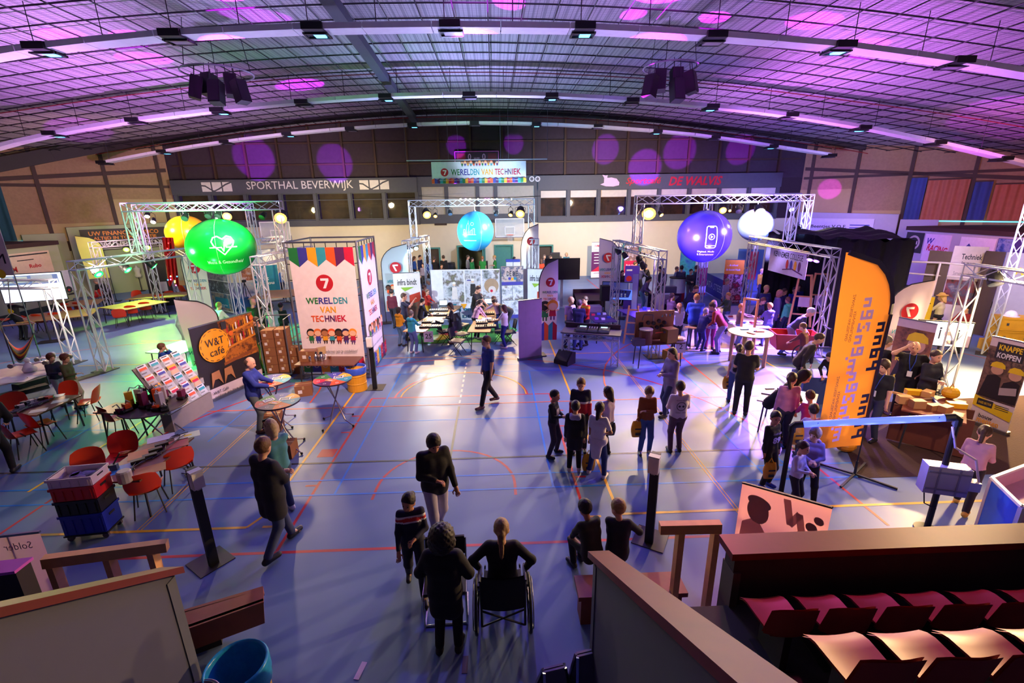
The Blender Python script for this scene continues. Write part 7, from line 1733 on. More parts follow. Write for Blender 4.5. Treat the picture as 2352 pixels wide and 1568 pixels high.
mb=MB().use(BLACK);mb.tube([(.5,.38,.36),(1.1,.38,.4),(1.55,.38,.3)],.03,6);mb.tube([(1.1,.38,.4),(1.0,.38,1.0),(.85,.38,1.05)],.022,6);mb.tube([(1.35,.38,.36),(1.25,.38,.95)],.022,6);mb.tube([(.85,.1,1.05),(.85,.66,1.05)],.015,6);mb.build('frame',t)
mb=MB().use(BLACK);mb.box((1.25,.38,.98),(.28,.16,.07));mb.build('saddle',t)
# ---------------------------------------------------------------- orange flag and construction desk
def pani(s):return[]
fo=feather('tall orange feather flag with a dark edge and mirrored school lettering',F(1962,1092),4.05,1.05,8,[],'E8932E',edge='221C34',flip=True,z0=.62,base='cross')
NV=C('221C3C',.6);PK=C('FFC4E6',.6)
BLK={'p':['111','101','111','1..','1..'],'n':['111','1.1','1.1'],'m':['11111','1.1.1','1.1.1'],'e':['111','1.1','111','1..','111'],'z':['111','..1','.1.','1..','111'],'u':['1.1','1.1','111'],'a':['111','..1','111','1.1','111']}
def block(word,x,z,s,mt): # blocky letters running upwards, read from behind
    o=[]
    for ch in word:
        g=BLK[ch];wd=len(g[0])
        for r_,row in enumerate(g):
            for c_,q in enumerate(row):
                if q=='1':o.append(('r',x-(len(g)-r_)*s,z+c_*s,x-(len(g)-r_-1)*s,z+(c_+1)*s,mt))
        z+=(wd+1)*s
    return o
for z in(.35+.45,2.05):
    prints(fo,block('menzen',.70,z,.052,PK)+block('bann'.replace('b','p'),.38,z+.05,.056,NV)+[('t','ZAANSTREEK-WATERLAND',.97-.02,z+1.0 if z>1 else z+.9,.05,.75,NV,0,0,-PI/2),('t','KENNEMERLAND',.88,z+.85 if z>1 else z+.75,.05,.5,NV,0,0,-PI/2),('r',.84,z+.3,.89,z+.35,PK)],'print',lambda x,y,zz:(-x,.03*math.sin(x*2.9+2)-.035+y,zz))
fw=feather('white feather flag with a mirrored red disc behind the orange one',F(2008,860),2.7,1.1,178,[],'E8D4E4',flip=True,z0=.5)
prints(fw,flag7(.6,1.85,.9),'print',lambda x,y,z:(x-1.15,.05-y,z))
roll_up('yellow roll-up behind the white feather flag',F(2088,790).xy,F(2120,795).xy,1.7,lambda w,z:[('r',w*.1,z*.85,w*.8,z*.87,KB),('r',w*.1,z*.7,w*.7,z*.72,W_)],'F2C418')
helm=lambda x,z,s:[('c',x,z,.13*s,C('D8A888')),('p',[(x-.16*s,z+.06*s),(x+.16*s,z+.06*s),(x+.14*s,z+.16*s),(x+.06*s,z+.22*s),(x-.06*s,z+.22*s),(x-.14*s,z+.16*s)],INK['FAD21E'])]
def euze(w,z):return[('r',0,.2,w,z*.88,photo_mat('brick_photo',['6A3A20','A86A3A','8A5A3A','3A241A'],3,5)),('p',[(w*.1,.2),(w,.2),(w,z*.5),(w*.62,z*.58),(w*.3,z*.54)],C('2A221E'))]+helm(w*.62,z*.66,1.5)+[('t','KEUZE',w*.5,z*.42,.13,w*.7,INK['FAD21E'],.03),('p',[(w*.25,.1),(w*.8,.1),(w*.9,.32),(w*.5,.45),(w*.2,.32)],INK['FAD21E'])]
roll_up('photo roll-up of a worker in a yellow helmet behind the desk crew',F(2030,880).xy,F(2112,905).xy,1.85,euze,'D8C0CC')
p=F(2135,890);c=A(2146,767,p.y)
screen_tv('bright television on a thin pole showing two figures',(p.x,p.y),-.42,1.08,.62,c.z,[('r',0,0,.12,.62,C('5A5048')),('r',.01,.1,.11,.2,C('A89A88')),('r',.01,.4,.11,.5,C('C8C0B0')),('r',.44,.18,.47,.42,KB),('c',.455,.46,.025,KB),('r',.8,.16,.84,.38,KB),('c',.82,.42,.025,KB),('r',.55,.28,.68,.38,C('E08A8A')),('r',.62,.05,.8,.16,C('B8A8A8')),('r',.98,0,1.08,.3,C('6A5A7A'))],glow('screen_lilac','E0E0FF',1.0))
def koppen(w,z):return[('r',0,z*.32,w,z*.9,photo_mat('site_dusk',['5A4A44','8A6A54','3A302C','A88A70'],3,8)),('r',w*.18,z*.78,w*.86,z*.955,INK['2A2A30']),('t','KNAPPE',w*.52,z*.905,.12,w*.56,INK['FAD21E'],.03),('t','KOPPEN',w*.52,z*.82,.12,w*.56,W_,.03),('p',[(w*.05,z*.34),(w*.55,z*.34),(w*.5,z*.58),(w*.35,z*.61),(w*.15,z*.58)],C('221C1A')),('p',[(w*.5,z*.34),(w*.99,z*.34),(w*.97,z*.56),(w*.8,z*.59),(w*.58,z*.54)],C('221C1A'))]+helm(w*.35,z*.66,.8)+helm(w*.80,z*.64,.8)+[('p',[(w*.55,z*.40),(w*.95,z*.44),(w*.92,z*.52),(w*.53,z*.48)],C('B8A8A0')),('p',[(0,z*.34),(w,z*.26),(w,z*.15),(0,z*.22)],INK['FAD21E']),('r',w*.1,z*.235,w*.5,z*.31,INK['2A2A30']),('t','ONZE SECTOR',w*.3,z*.27,.05,w*.34,INK['FAD21E'],.01)]+[('r',w*.56,z*(.245+.02*i),w*.9,z*(.252+.02*i),KB)for i in range(3)]+[('t','bouw',w*.42,z*.125,.09,w*.36,KB,.02),('t','mensen',w*.5,z*.07,.09,w*.55,INK['F2A71E'],.02)]
roll_up('tall roll-up with two helmeted workers and a big headline at the right edge',F(2222,968).xy,F(2310,1000).xy,2.0,koppen,'E8D8DC')
# booth with walls and crates at the far right
def wall_panel(label,q0,q1,zt_,colr,items=None):return roll_up(label,F(*q0).xy,F(*q1).xy,zt_,items,colr,'exhibition_wall','panel','exhibition walls',False,z0=.02)
wall_panel('dark brown booth wall left of the sewing booth opening',(2092,758),(2140,768),3.0,'5A4A34');wall_panel('grey booth wall right of the sewing booth',(2258,772),(2420,805),3.0,'A8A498',lambda w,z:[('t','Alko',w*.35,z*.8,.25,.6,INK['FAD21E'],.03)])
wall_panel('dark brown booth wall behind the yellow crates',(2214,764),(2256,772),3.0,'54422E')
wall_panel('white header wall of the sewing booth with black letters',(2146,750),(2220,760),3.1,'DCC8B0',lambda w,z:[('t','Techniek',w*.58,z*.88,.2,w*.6,KB,.02),('t','in zorg',w*.55,z*.79,.2,w*.45,KB,.02),('t','Samen ontdekken',w*.5,z*.68,.14,w*.7,C('8A7A6A')),('r',.02,z*.3,w-.02,z*.6,photo_mat('booth_photo',['3A2A2A','8A3A3A','5A5A6A','A89888'],4,3))])
t=thing('booth_frame','pale metal booth frame along the right wall','frame',(0,0,0));mb=MB().use(C('C8B898',.4))
a_,b_,c_=A(2062,600,17),A(2160,603,16),A(2260,612,15);mb.tube([a_,b_,c_],.035,6);mb.build('top_rail',t)
for q in(a_,b_):mb=MB().use(C('C8B898',.4));mb.tube([(q.x,q.y,0),q],.035,6);mb.build('upright',t)
mb=MB().use(C('C8B898',.4));mb.tube([A(2062,625,17),A(2160,633,16),A(2260,640,15)],.03,6);mb.build('lower_rail',t)
YW=mat('yellow_crate','D8A028',.5,noise=.12)
for i,(q,z,d,lb)in enumerate([((2298,806),0,(.95,.6,.34),'lowest yellow wooden crate, wider than the two above'),((2304,808),.345,(.86,.55,.42),'middle yellow wooden crate'),((2304,808),.77,(.86,.55,.42),'top yellow wooden crate under the white helmet')]):
    p=F(*q);c_=carton(lb+' at the right edge',(p.x,p.y,z),d,-.35,YW,'wooden_crate','yellow crates','crate')
    mb=MB().use(YW);[mb.box((0,-d[1]/2-.012,zz_),(d[0],.024,.05))for zz_ in(.03,d[2]-.03)];mb.build('batten',c_);mb=MB().use(STEEL);[mb.box((s*d[0]*.3,-d[1]/2-.03,d[2]*.5),(.06,.012,.08))for s in(-1,1)];mb.build('latch',c_)
p=F(2304,808);t=thing('safety_helmet','white safety helmet on the yellow crates','helmet',(p.x-.1,p.y,1.192));mb=MB().use(C('ECE4DC',.3));mb.ball((0,0,.02),(.15,.17,.17),16,10);mb.lathe([(.21,.0),(.2,.02),(.14,.03)],(0,0,0),20);mb.build('shell',t,smooth=True);mb=MB().use(BLACK);mb.tube([(-.14,-.06,.02),(0,-.16,.0),(.14,-.06,.02)],.015,5);mb.build('strap',t)
# carpet and construction desk
t=thing('carpet','dark brown carpet under the construction desk','carpet',(0,0,0));mb=MB().use(mat('carpet_brown','3A2018',.95,noise=.2,scale=30,bump=.3));mb.slab([F(1972,1098),F(2420,1085),F(2420,905),F(1900,930)],(0,0,.006));mb.build('pile',t)
dk=qt('heavy wooden construction desk covered with small boxes',[(2085,948),(2225,968),(2215,925),(2070,888)],z=.85,top=mat('desk_top','7A3A24',.6,noise=.2))
mb=MB().use(mat('desk_side','5A2A1C',.7,noise=.25));mb.box((0,-.30,.42),(1.2,.05,.78));mb.box((0,.3,.42),(1.2,.05,.78));mb.build('side_board',dk)
for i,(x,y,d,c_,lb)in enumerate([(2075,925,(.3,.2,.2),'B88A5A','first open wooden box on the desk edge'),(2105,935,(.3,.2,.2),'A87A50','second wooden box on the desk edge'),(2145,940,(.34,.16,.14),'A06A40','tool tray on the desk edge'),(2170,945,(.28,.18,.16),'B07A4A','third wooden box near the desk end'),(2130,910,(.3,.2,.16),'C89A60','pale wooden box in the middle of the desk'),(2200,955,(.3,.2,.05),'8A4A30','flat board at the near desk end')]):p=F(x,y,.85);carton(lb,p,tuple(q*.78 for q in d),-.3+i*.2,mat('woodbox_'+c_,c_,.6,noise=.1),'wooden_box','small boxes on the construction desk')
for i,(x,y,lb)in enumerate([(2098,905,'yellow drill case on the construction desk'),(2180,915,'yellow cloth bag on the construction desk'),(2195,935,'yellow cordless tool near the desk end')]):bit('tool_case' if i!=1 else 'bag',lb,'tool',x,y,(.3,.14,.1)if i!=1 else(.16,.12,.26),'E0A818',.85,rz=-.3,shape='bag' if i==1 else 'box')
for i,(x,y)in enumerate([(2060,905),(2120,920),(2150,925)]):bit('hand_tool','long wooden hand tool on the desk, %s'%('at its far end','in its middle','towards the near end')[i],'tool',x,y,(.45,.05,.04),('B88A58','6A4A3A','3A4A8A')[i],.85,rz=-.9+i)
wt=qt('table with a white paper top where the visitors bend over puzzles',[(1742,920),(1880,945),(1870,905),(1755,880)],z=.76,top=C('DCD0C4',.5))
for i,(x,y)in enumerate([(1768,893),(1785,900),(1760,905),(1790,890)]):bit('puzzle_piece','dark tool on the white paper table, %s'%ordn[i],'tool',x,y,(.2,.04,.02),'2A2424',.76,rz=i*1.3)
bx=F(1850,925,.0);carton('big blue-violet crate under the white paper table end',(bx.x+.2,bx.y+.2,0),(.7,.6,.7),-.1,C('3A4A8A',.6),'storage_bin','storage bins')
for i,(x,y,lb,s)in enumerate([(1940,1035,'yellow bag lying on the brown carpet',.2)]):bit('plastic_bag',lb,'bag',x,y,(.2,.16,.26),'D88A14',.006,shape='bag')
# ---------------------------------------------------------------- lit tube gate, control box, white panels, blue box
pL,pR=F(1792,1140),F(2128,1215);zL,zR=A(1822,975,pL.y).z,A(2192,958,pR.y).z
t=thing('tube_gate','black pipe gate with a glowing blue-white tube across the top','gate',(0,0,0));hL,hR=Vector((pL.x,pL.y,zL)),Vector((pR.x,pR.y,zR));d=(hR-hL).normalized()
for p,hh in((pL,hL),(pR,hR)):mb=MB().use(BLACK);mb.tube([(p.x,p.y,0),(hh.x,hh.y,hh.z-.1)],.04,10);mb.lathe([(.16,0),(.16,.015)],(p.x,p.y,0),18);mb.build('post',t)
for hh,s in((hL,1),(hR,-1)):mb=MB().use(BLACK);mb.tube([hh-Vector((0,0,.12)),hh-Vector((0,0,.03)),hh+d*s*.04,hh+d*s*.15],.056,10);mb.build('elbow',t)
mb=MB().use(glow('tube_light','3A48FF',4.0));mb.tube([hL+d*.14,hR-d*.14],.052,14);tb_=mb.build('light_tube',t,smooth=True)
mb=MB().use(INK['2A2A30']);up_v=Vector((0,-.045,.03))
for c in(hL+d*.28,hR-d*.28):q=c+Vector((0,-.05,.02));mb.tube([q+d*-.03,q+d*-.015+Vector((0,0,-.03)),q,q+d*.015+Vector((0,0,-.03)),q+d*.035+Vector((0,0,.02))],.006,4)
mb.build('mark',tb_)
for i in range(5):point(hL.lerp(hR,.12+.19*i)+Vector((0,-.08,-.10)),(.2,.22,1),7,.1)
c=A(2168,1098,pR.y-.02);cb=thing('control_box','grey electrical control box strapped to the right gate post','box',(0,0,0));rz_=-.35;M_=Matrix.Rotation(rz_,3,'Z')
mb=MB().use(C('B4AEC8',.4));mb.box(c,(.52,.2,.44),rz_);mb.build('case',cb)
mb=MB().use(C('8A86A0',.4));[mb.box(c+M_@Vector((x,-.105,0)),(.02,.015,.42),rz_)for x in(-.12,.12)];[mb.box(c+M_@Vector((0,-.105,z)),(.5,.015,.02),rz_)for z in(-.14,.14)];mb.build('strap',cb)
mb=MB().use(C('C8C4D8',.4));mb.box(c+M_@Vector((.33,0,-.05)),(.16,.14,.14),rz_);mb.build('plug',cb)
mb=MB().use(C('C0B0D8',.5));mb.tube([(hR.x-.05,hR.y,zR-.15),(hR.x+.02,hR.y-.05,zR-.45),c+Vector((.38,-.02,.3)),c+M_@Vector((.4,-.02,.0))],.016,6);mb.build('hose',cb)
mb=MB().use(BLACK);mb.tube([c+M_@Vector((-.2,0,-.2)),c+M_@Vector((-.15,0,-.45)),(pR.x,pR.y-.05,.4)],.01,5);mb.build('lead',cb)
PKB='C8A0A0'
aL,aR=A(1688,1225,4.9),A(1905,1200,4.1);zt1,zt2=A(1697,1108,4.9).z,A(1902,1166,4.1).z
t=thing('roll_up_back','pale pink roll-up seen from behind, two leaves with a grey portrait and wave mark','panel',(0,0,0));mid=aL.lerp(aR,.42);zm=zt1+(zt2-zt1)*.42  # a translucent roll-up seen from behind, shaped as two leaves
for(p,z),(q,zz_),its in(((aL,zt1),(mid,zm),'port'),((mid,zm),(aR,zt2),'wave')):
    w_=(Vector((q.x,q.y))-Vector((p.x,p.y))).length;u=Vector((q.x-p.x,q.y-p.y,0)).normalized();mb=MB().use(cloth('screen_cloth','F0B0A8',.55));mb.poly([(p.x,p.y,.02),(q.x,q.y,.02),(q.x,q.y,zz_),(p.x,p.y,z)]);lf=mb.build('leaf',t)
    mb=MB().use(BLACK);mb.bar((p.x,p.y,z),(q.x,q.y,zz_),.03,.02);mb.build('top_edge',lf)
    GP=cloth('grey_ink','8A6A72',.55);fn=lambda x,y,zz:(p.x+u.x*x+u.y*(-y)*-1,p.y+u.y*x+y,zz)
    if its=='port':prints(lf,[('p',[(w_*.1,.5),(w_*.95,.5),(w_*.9,z-.55),(w_*.65,z-.42),(w_*.4,z-.42),(w_*.15,z-.52)],GP),('e',w_*.56,z-.28,.13,.17,C('A87A78')),('e',w_*.56,z-.16,.14,.08,C('6A4A50'))],'portrait',fn)
    else:prints(lf,[('l',[(w_*.22,z-.05),(w_*.34,z-.32),(w_*.48,z-.16),(w_*.6,z-.42)],.08,GP),('c',w_*.72,z-.24,.06,C('C07078')),('c',w_*.82,z-.12,.05,C('C07078'))],'wave',fn)
q=A(2345,1100,5.6);bx0=F(2240,1215)
t=thing('display_box','white-edged display box with a bright blue side at the right edge','box',(0,0,0));a_=A(2243,1208,5.55);b_=A(2330,1215,4.9);za=A(2268,1098,5.55).z;c_=Vector((b_.x+1.6,b_.y+.55,0));d_=Vector((a_.x+1.6,a_.y+.55,0))
sl_=lambda p,q,mt,nm,z=za:MB().use(mt).slab([(p.x,p.y,.0),(q.x,q.y,0),(q.x,q.y,z),(p.x,p.y,z)],(0,.02,0)).build(nm,t)
sl_(a_,b_,C('1650E0',.5),'blue_side');sl_(b_,c_,C('E8B8D8',.5),'front_side');sl_(a_,d_,C('D8B0D0',.5),'back_side')
mb=MB().use(C('D8B0D0',.5));mb.slab([(a_.x,a_.y,za*.72),(b_.x,b_.y,za*.72),(c_.x,c_.y,za*.72),(d_.x,d_.y,za*.72)],(0,0,.02));mb.build('shelf',t)
mb=MB().use(C('F0E8F4',.4));
for p,q in((a_,b_),(b_,c_),(a_,d_)):mb.bar((p.x,p.y,za),(q.x,q.y,za),.04,.04)
mb.bar((a_.x,a_.y,0),(a_.x,a_.y,za),.04);mb.bar((b_.x,b_.y,0),(b_.x,b_.y,za),.05);mb.build('edge',t)
prints(t,[('r',.3,za-.5,.75,za-.36,INK['3A3A96']),('t','Blue',.5,za-.3,.08,.3,KB)],'print',lambda x,y,z:(b_.x+.95*x,b_.y+.32*x-.01+y,z))
# ---------------------------------------------------------------- close to the camera
p=A(540,1560,3.0);zb_=1.32;p=F(541,1525,.74);t=thing('waste_bin','round bin with a shiny blue bag below the partition','bin',(p.x,p.y,0));mb=MB().use(C('C8A01E',.5));mb.lathe([(.24,0),(.26,.68)],(0,0,0),24,False);mb.build('drum',t)
mb=MB().use(mat('blue_bag_shiny','1E8AB8',.25,noise=.25,scale=9,bump=.6));mb.lathe([(.275,.48),(.285,.6),(.28,.72),(.262,.75),(.245,.72),(.2,.35),(.01,.3)],(0,0,0),28,False);mb.build('bag',t,smooth=True)
p=F(432,1585,.74);t=thing('waste_bin','dark purple round bin top at the bottom edge','bin',(max(p.x,el.x+.26),p.y-.1,0));mb=MB().use(C('1E1430',.5));mb.lathe([(.18,0),(.2,.72),(.18,.74),(.01,.70)],(0,0,0),24);mb.build('drum',t);mb=MB().use(C('B8A0C8',.4));mb.tube([(.202*math.cos(a),.202*math.sin(a),.73)for a in[2*PI*i/28 for i in range(28)]],.006,4,True);mb.build('rim',t)
for i,(x,y,lb)in enumerate([(1272,1550,'small A-frame stand at the bottom edge'),(1362,1530,'larger A-frame stand by the right partition')]):
    p=F(x,1600+10*i);zz_=A(x,y-15-20*i,p.y).z;t=thing('a_frame_stand',lb,'stand',(p.x,p.y,0),.2);s=.14+.1*i
    for yy in(-.16,.16):mb=MB().use(C('6A6A78',.4));mb.slab([(-s,yy,0),(s,yy,0),(s*.8,yy*.1,zz_),(-s*.8,yy*.1,zz_)],(0,.02,0));l=mb.build('board',t);mb=MB().use(CHROME);mb.bar((-s,yy*1.05,0),(-s*.8,yy*.12,zz_),.025);mb.bar((s,yy*1.05,0),(s*.8,yy*.12,zz_),.025);mb.build('frame',l)
for x,y,c_,lb in((828,1540,'C8A8D8','pale tape strip on the floor'),(1068,1526,'3A1A2A','dark tape strip on the floor near the boots')):
    p=F(x,y);t=thing('floor_tape',lb,'tape',(p.x,p.y,.004),-.2 if x<900 else 0);mb=MB().use(C(c_,.5));mb.box((0,0,0),(.06,.2,.003));mb.build('strip',t)
# counter at bottom left
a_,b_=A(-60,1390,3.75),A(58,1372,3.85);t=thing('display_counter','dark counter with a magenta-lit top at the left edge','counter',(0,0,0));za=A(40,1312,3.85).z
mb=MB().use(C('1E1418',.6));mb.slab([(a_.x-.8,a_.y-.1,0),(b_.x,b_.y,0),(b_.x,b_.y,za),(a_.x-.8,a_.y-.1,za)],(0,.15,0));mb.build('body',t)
mb=MB().use(C('C85AC0',.4));mb.slab([(a_.x-.85,a_.y-.13,za),(b_.x+.03,b_.y-.03,za),(b_.x+.03,b_.y+.16,za),(a_.x-.85,a_.y+.1,za)],(0,0,.03));mb.build('top',t)  # magenta light is put into the colour of the top
p0,p1=A(-70,1232,4.9),A(90,1222,5.0);roll_up('pale pink banner back with faint mirrored lettering at the left edge',(p0.x,p0.y),(p1.x,p1.y),p1.z,lambda w,z:[('t','Solder',w*.62,z-.16,.1,.3,C('B88A98'),0,0,0,-1)],'E8B8B8',thin=.5)
# wheelchair and chrome chair
def wheelchair(loc,rz):
    t=thing('wheelchair','black wheelchair seen from behind with a seated woman','wheelchair',loc,rz)
    for s in(-.31,.31):
        mb=MB().use(BLACK);mb.tube([(s,.05+.31*math.cos(a),.31+.31*math.sin(a))for a in[2*PI*i/30 for i in range(30)]],.018,6,True);w_=mb.build('wheel',t)
        mb=MB().use(STEEL);mb.tube([(s*1.1,.05+.27*math.cos(a),.31+.27*math.sin(a))for a in[2*PI*i/24 for i in range(24)]],.008,5,True);mb.build('hand_rim',w_)
        mb=MB().use(STEEL);[mb.tube([(s,.05,.31),(s,.05+.3*math.cos(a),.31+.3*math.sin(a))],.003,3)for a in[2*PI*i/12 for i in range(12)]];mb.build('spokes',w_)['kind']='stuff'
        mb=MB().use(BLACK);mb.tube([(s*.78,.48+.08*math.cos(a),.09+.08*math.sin(a))for a in[2*PI*i/14 for i in range(14)]],.016,5,True);mb.build('castor',t)
        mb=MB().use(BLACK);mb.tube([(s*.8,-.16,.2),(s*.8,-.18,.95),(s*.8,-.30,.96)],.014,6);mb.build('push_handle',t)
        mb=MB().use(BLACK);mb.tube([(s*.85,-.14,.68),(s*.85,.25,.68),(s*.85,.30,.45)],.016,6);mb.box((s*.85,.05,.70),(.05,.3,.03));mb.build('armrest',t)
        mb=MB().use(BLACK);mb.tube([(s*.7,-.15,.47),(s*.7,.4,.47),(s*.7,.58,.12)],.013,6);mb.tube([(s*.7,.48,.47),(s*.78,.48,.15)],.012,6);mb.build('frame',t)
        mb=MB().use(C('2A2A2E',.5));mb.box((s*.4,.62,.11),(.18,.2,.02));mb.build('footrest',t)
    mb=MB().use(C('18161A',.8));mb.box((0,.14,.475),(.44,.44,.05));mb.build('seat',t)
    mb=MB().use(C('18161A',.8));mb.grid(lambda u,v:((u-.5)*.48,-.17-.04*math.sin(u*PI)-.02*v,.46+.45*v),8,4);mb.grid(lambda u,v:((u-.5)*.48,-.15-.04*math.sin(u*PI)-.02*v,.46+.45*v),8,4);mb.build('backrest',t,smooth=True)
    mb=MB().use(BLACK);mb.tube([(-.24,-.16,.2),(.24,-.16,.42)],.012,5);mb.tube([(.24,-.16,.2),(-.24,-.16,.42)],.012,5);mb.build('cross_brace',t)
wc=F(1158,1478);WCL=Vector((wc.x,wc.y+.22,0));wheelchair(WCL,0)
p=F(1022,1455);t=thing('cantilever_chair','chrome tube chair half hidden behind the woman in the black coat','chair',(p.x,p.y+.32,0),.05)
for s in(-.25,.25):mb=MB().use(CHROME);mb.tube([(s,.25,.012),(s,-.2,.012),(s,-.25,.05),(s,-.24,.42),(s,-.2,.46),(s,.2,.46),(s,.25,.5),(s,.28,.85)],.012,8);mb.build('tube_frame',t)
mb=MB().use(CHROME);mb.tube([(-.25,.25,.012),(.25,.25,.012)],.012,8);mb.tube([(-.25,-.2,.012),(.25,-.2,.012)],.012,8);mb.build('floor_bar',t)
mb=MB().use(C('1A181C',.7));mb.box((0,.0,.475),(.48,.44,.04));mb.build('seat',t);mb=MB().use(C('1A181C',.7));mb.box((0,.275,.75),(.48,.03,.26));mb.build('backrest',t)

# ---------------------------------------------------------------- people
def pp(label,px,py,face,ht,shirt,legs,hair,z=0.0,**k):
    hd=k.pop('head',None);p=F(*hd,ht*.99)if hd else F(px,py,z)
    return person(label,(p.x,p.y,z),face,ht,shirt,legs,hair,**k)
def bag(label,px,py,z,colr='E0A010',s=1.0,Y=None,txt=True):
    p=A(px,py,Y);t=thing('carrier_bag',label,'bag',p,0,'yellow carrier bags');mb=MB().use(mat('bag_'+colr,colr,.4,noise=.15,scale=12,bump=.5))
    mb.grid(lambda u,v:(.13*s*math.cos(2*PI*u)*(.75+.25*math.sin(v*PI)),.07*s*math.sin(2*PI*u)*math.sin(.25+v*2.6),.34*s*(v-.5)),12,6);mb.poly([(.13*s*.75*math.cos(2*PI*i/12),.02*math.sin(2*PI*i/12),-.17*s)for i in range(12)]);mb.build('body',t,smooth=True)
    mb=MB().use(MATS['bag_'+colr]);mb.tube([(-.05*s,0,.16*s),(0,0,.26*s),(.05*s,0,.16*s)],.01,5);mb.build('handle',t)
    if txt:prints(t,[('r',-.07*s,.02,.06*s,.05,KB),('r',-.06*s,-.1*s,.05*s,-.04*s,KB)],'print',lambda x,y,z:(x,-.075*s+y,z))
    return t
# foreground
pp('woman with dark curly hair in a black coat, seen from behind beside the wheelchair',1032,1497,176,1.66,'15141A','17161C','1A100E',arms=((-.06,.20,-.18),(.7,-.2,-1)),hairdo='curly',coat=.04,shoes='1A1416',skin='m',leg='stand',nod=4)
person('woman with a blond ponytail in a black jacket sitting in the wheelchair',(WCL.x,WCL.y+.12,0),178,1.66,'17161C','1C1C26','8A6A44',arms='wheel',hairdo='tail',sit=.62,leg=((.0,.5,.06),(.0,.5,.06)),coat=.02,nod=6,h=.016)
pp('girl in a navy sweater with a red and white chevron, walking towards the stand',958,1352,12,1.50,'1E2038','1B1D2E','20140F',arms='hold',armr='swing',hairdo='tail',leg='walk',skin='m',nod=16,turn=25,stripe=[(.36,.39,'E8E0E0'),(.39,.425,'C8202C'),(.425,.45,'E8E0E0')])
pp('man with curly dark hair in a black leather jacket behind the girl in navy',1008,1232,25,1.80,'19171A','A8A0B8','241812',arms='swing',armr='hold',hairdo='mop',coat=.02,leg='walk2',nod=22,bulk=1.08,skin='m')
pp('man with short fair-brown hair in a dark jacket, arms crossed, by the left sanitizer post',622,1268,150,1.86,'1C1A24','3A4468','6A4A2C',arms='cross',coat=.03,leg='walk',bulk=1.12,turn=-20,head=(597,1006))
pp('woman with grey-blond hair and teal blouse, hand at her chin',660,1188,-130,1.74,'4A8A98','2E3E60','B8A078',arms='cross',armr='face',hairdo='bob',sleeve='short',leg='lean',shoes='D8D0D0',acc=[('shades',)],head=(621,965))
q=F(1350,1372,.0)
person('black-haired boy in a dark olive jacket sitting on the bench',(q.x+.10,q.y+.30,0),-155,1.45,'2A2A24','17171C','15100E',arms='knee',hairdo='mop',sit=.44,leg=((.0,.36,.0),(.0,.42,.0)),coat=.02,hunch=.6,lean=12,skin='m',shoes='2A2A2E')
q=F(1440,1372,.0)
person('blond boy in a navy jacket sitting on the bench next to the post',(q.x-.06,q.y+.34,0),165,1.45,'1A1C30','1E2434','9A7A50',arms='knee',armr='out',sit=.44,leg=((.0,.38,.0),(.0,.38,.0)),coat=.02,lean=10,turn=-50,hairdo='mop')
pp('bearded man in a blue t-shirt walking in the middle of the open floor',1124,930,-60,1.84,'2A3E86','221E20','5A3A22',arms='down',sleeve='short',leg='walk',shoes='5A3A4A',bulk=1.04)
# group of children
k_='school children on the open floor'
pp('boy in a black track jacket with a pale sleeve stripe',1270,1045,60,1.40,'17171B','3A3040','17110E',arms='hold',leg='wide',group=k_,acc=[('print',1,.3,[('r',-.07,-.07,.07,.07,C('D8D0E0'))])],skin='m')
pp('boy in a navy and red sweater with a white band, facing the stand',1330,1035,-10,1.62,'1A1A34','1E1A20','6A4A2C',arms='down',leg='stand',group=k_,nod=18,stripe=[(-.2,.25,'B01828'),(.25,.30,'E8E0E8')])
pp('boy in a dark jacket with a grey hood, back to the camera',1318,1082,170,1.42,'1B191C','17161A','17110E',arms='down',coat=.03,leg='stand',group=k_,acc=[('hood','A8A0B8')],shoes='D8CCC8')
pp('girl in a white t-shirt with a long dark braid',1370,1092,150,1.46,'E4DCE8','2E3E78','20140F',arms='down',armr='hip',hairdo='braid',sleeve='short',leg='wide',group=k_,shoes='E0D8D8',acc=[('tie','D8D0E0')],skin='m')
pp('girl with long dark hair in a lilac t-shirt behind the braided girl',1392,1045,-140,1.46,'B8A0C0','1E1C28','20140F',arms='hold',hairdo='long',sleeve='short',group=k_,skin='m')
pp('child in a rust patterned sweater and jeans holding a yellow bag',1484,1036,-5,1.46,'8A4A28','3E5AA0','6A4A2C',arms='cross',armr='down',group=k_,hairdo='mop',nod=20,shoes='1E1C2A',head=(1491,886))
pp('child in a white sweater with a round back print',1556,1040,178,1.52,'D8CCDC','5A3E50','3A261C',arms='hold',group=k_,hairdo='mop',bulk=1.12,acc=[('print',-1,.30,[('l',circle_pts(0,.0,.085,16),.012,KB,True),('c',-.035,0,.022,KB),('c',.035,0,.022,KB),('t','ALWAYS READY',0,.125,.03,.2,KB),('t','SWEET TIMES',0,-.13,.03,.2,KB)])],shoes='1E1C20',head=(1565,878))
pp('woman with long dark hair in a grey cardigan reading a sheet',1534,948,-75,1.70,'7A6A86','2E3452','2A1812',arms='hold',hairdo='long',coat=.03,leg='cross',shoes='1A181C',head=(1547,799))
for x,y,Y,lb,c_ in((1352,1062,7.6,'yellow carrier bag of the girl with the braid','E0A010'),(1464,985,8.15,'yellow carrier bag of the child in the rust sweater','E0A010'),(1671,878,10.6,'yellow carrier bag of the girl in the grey top','E0A010'),(1768,1080,6.75,'yellow carrier bag of the boy with the number on his sweater','D89418'),(1830,1000,7.2,'yellow carrier bag under the left end of the glowing tube','D89418')):bag(lb,x,y,0,c_,1.0 if x!=1768 else .9,Y)
bag('dark round shoulder bag of the girl in lilac',1403,985,0,'1A181E',.8,8.3,False)
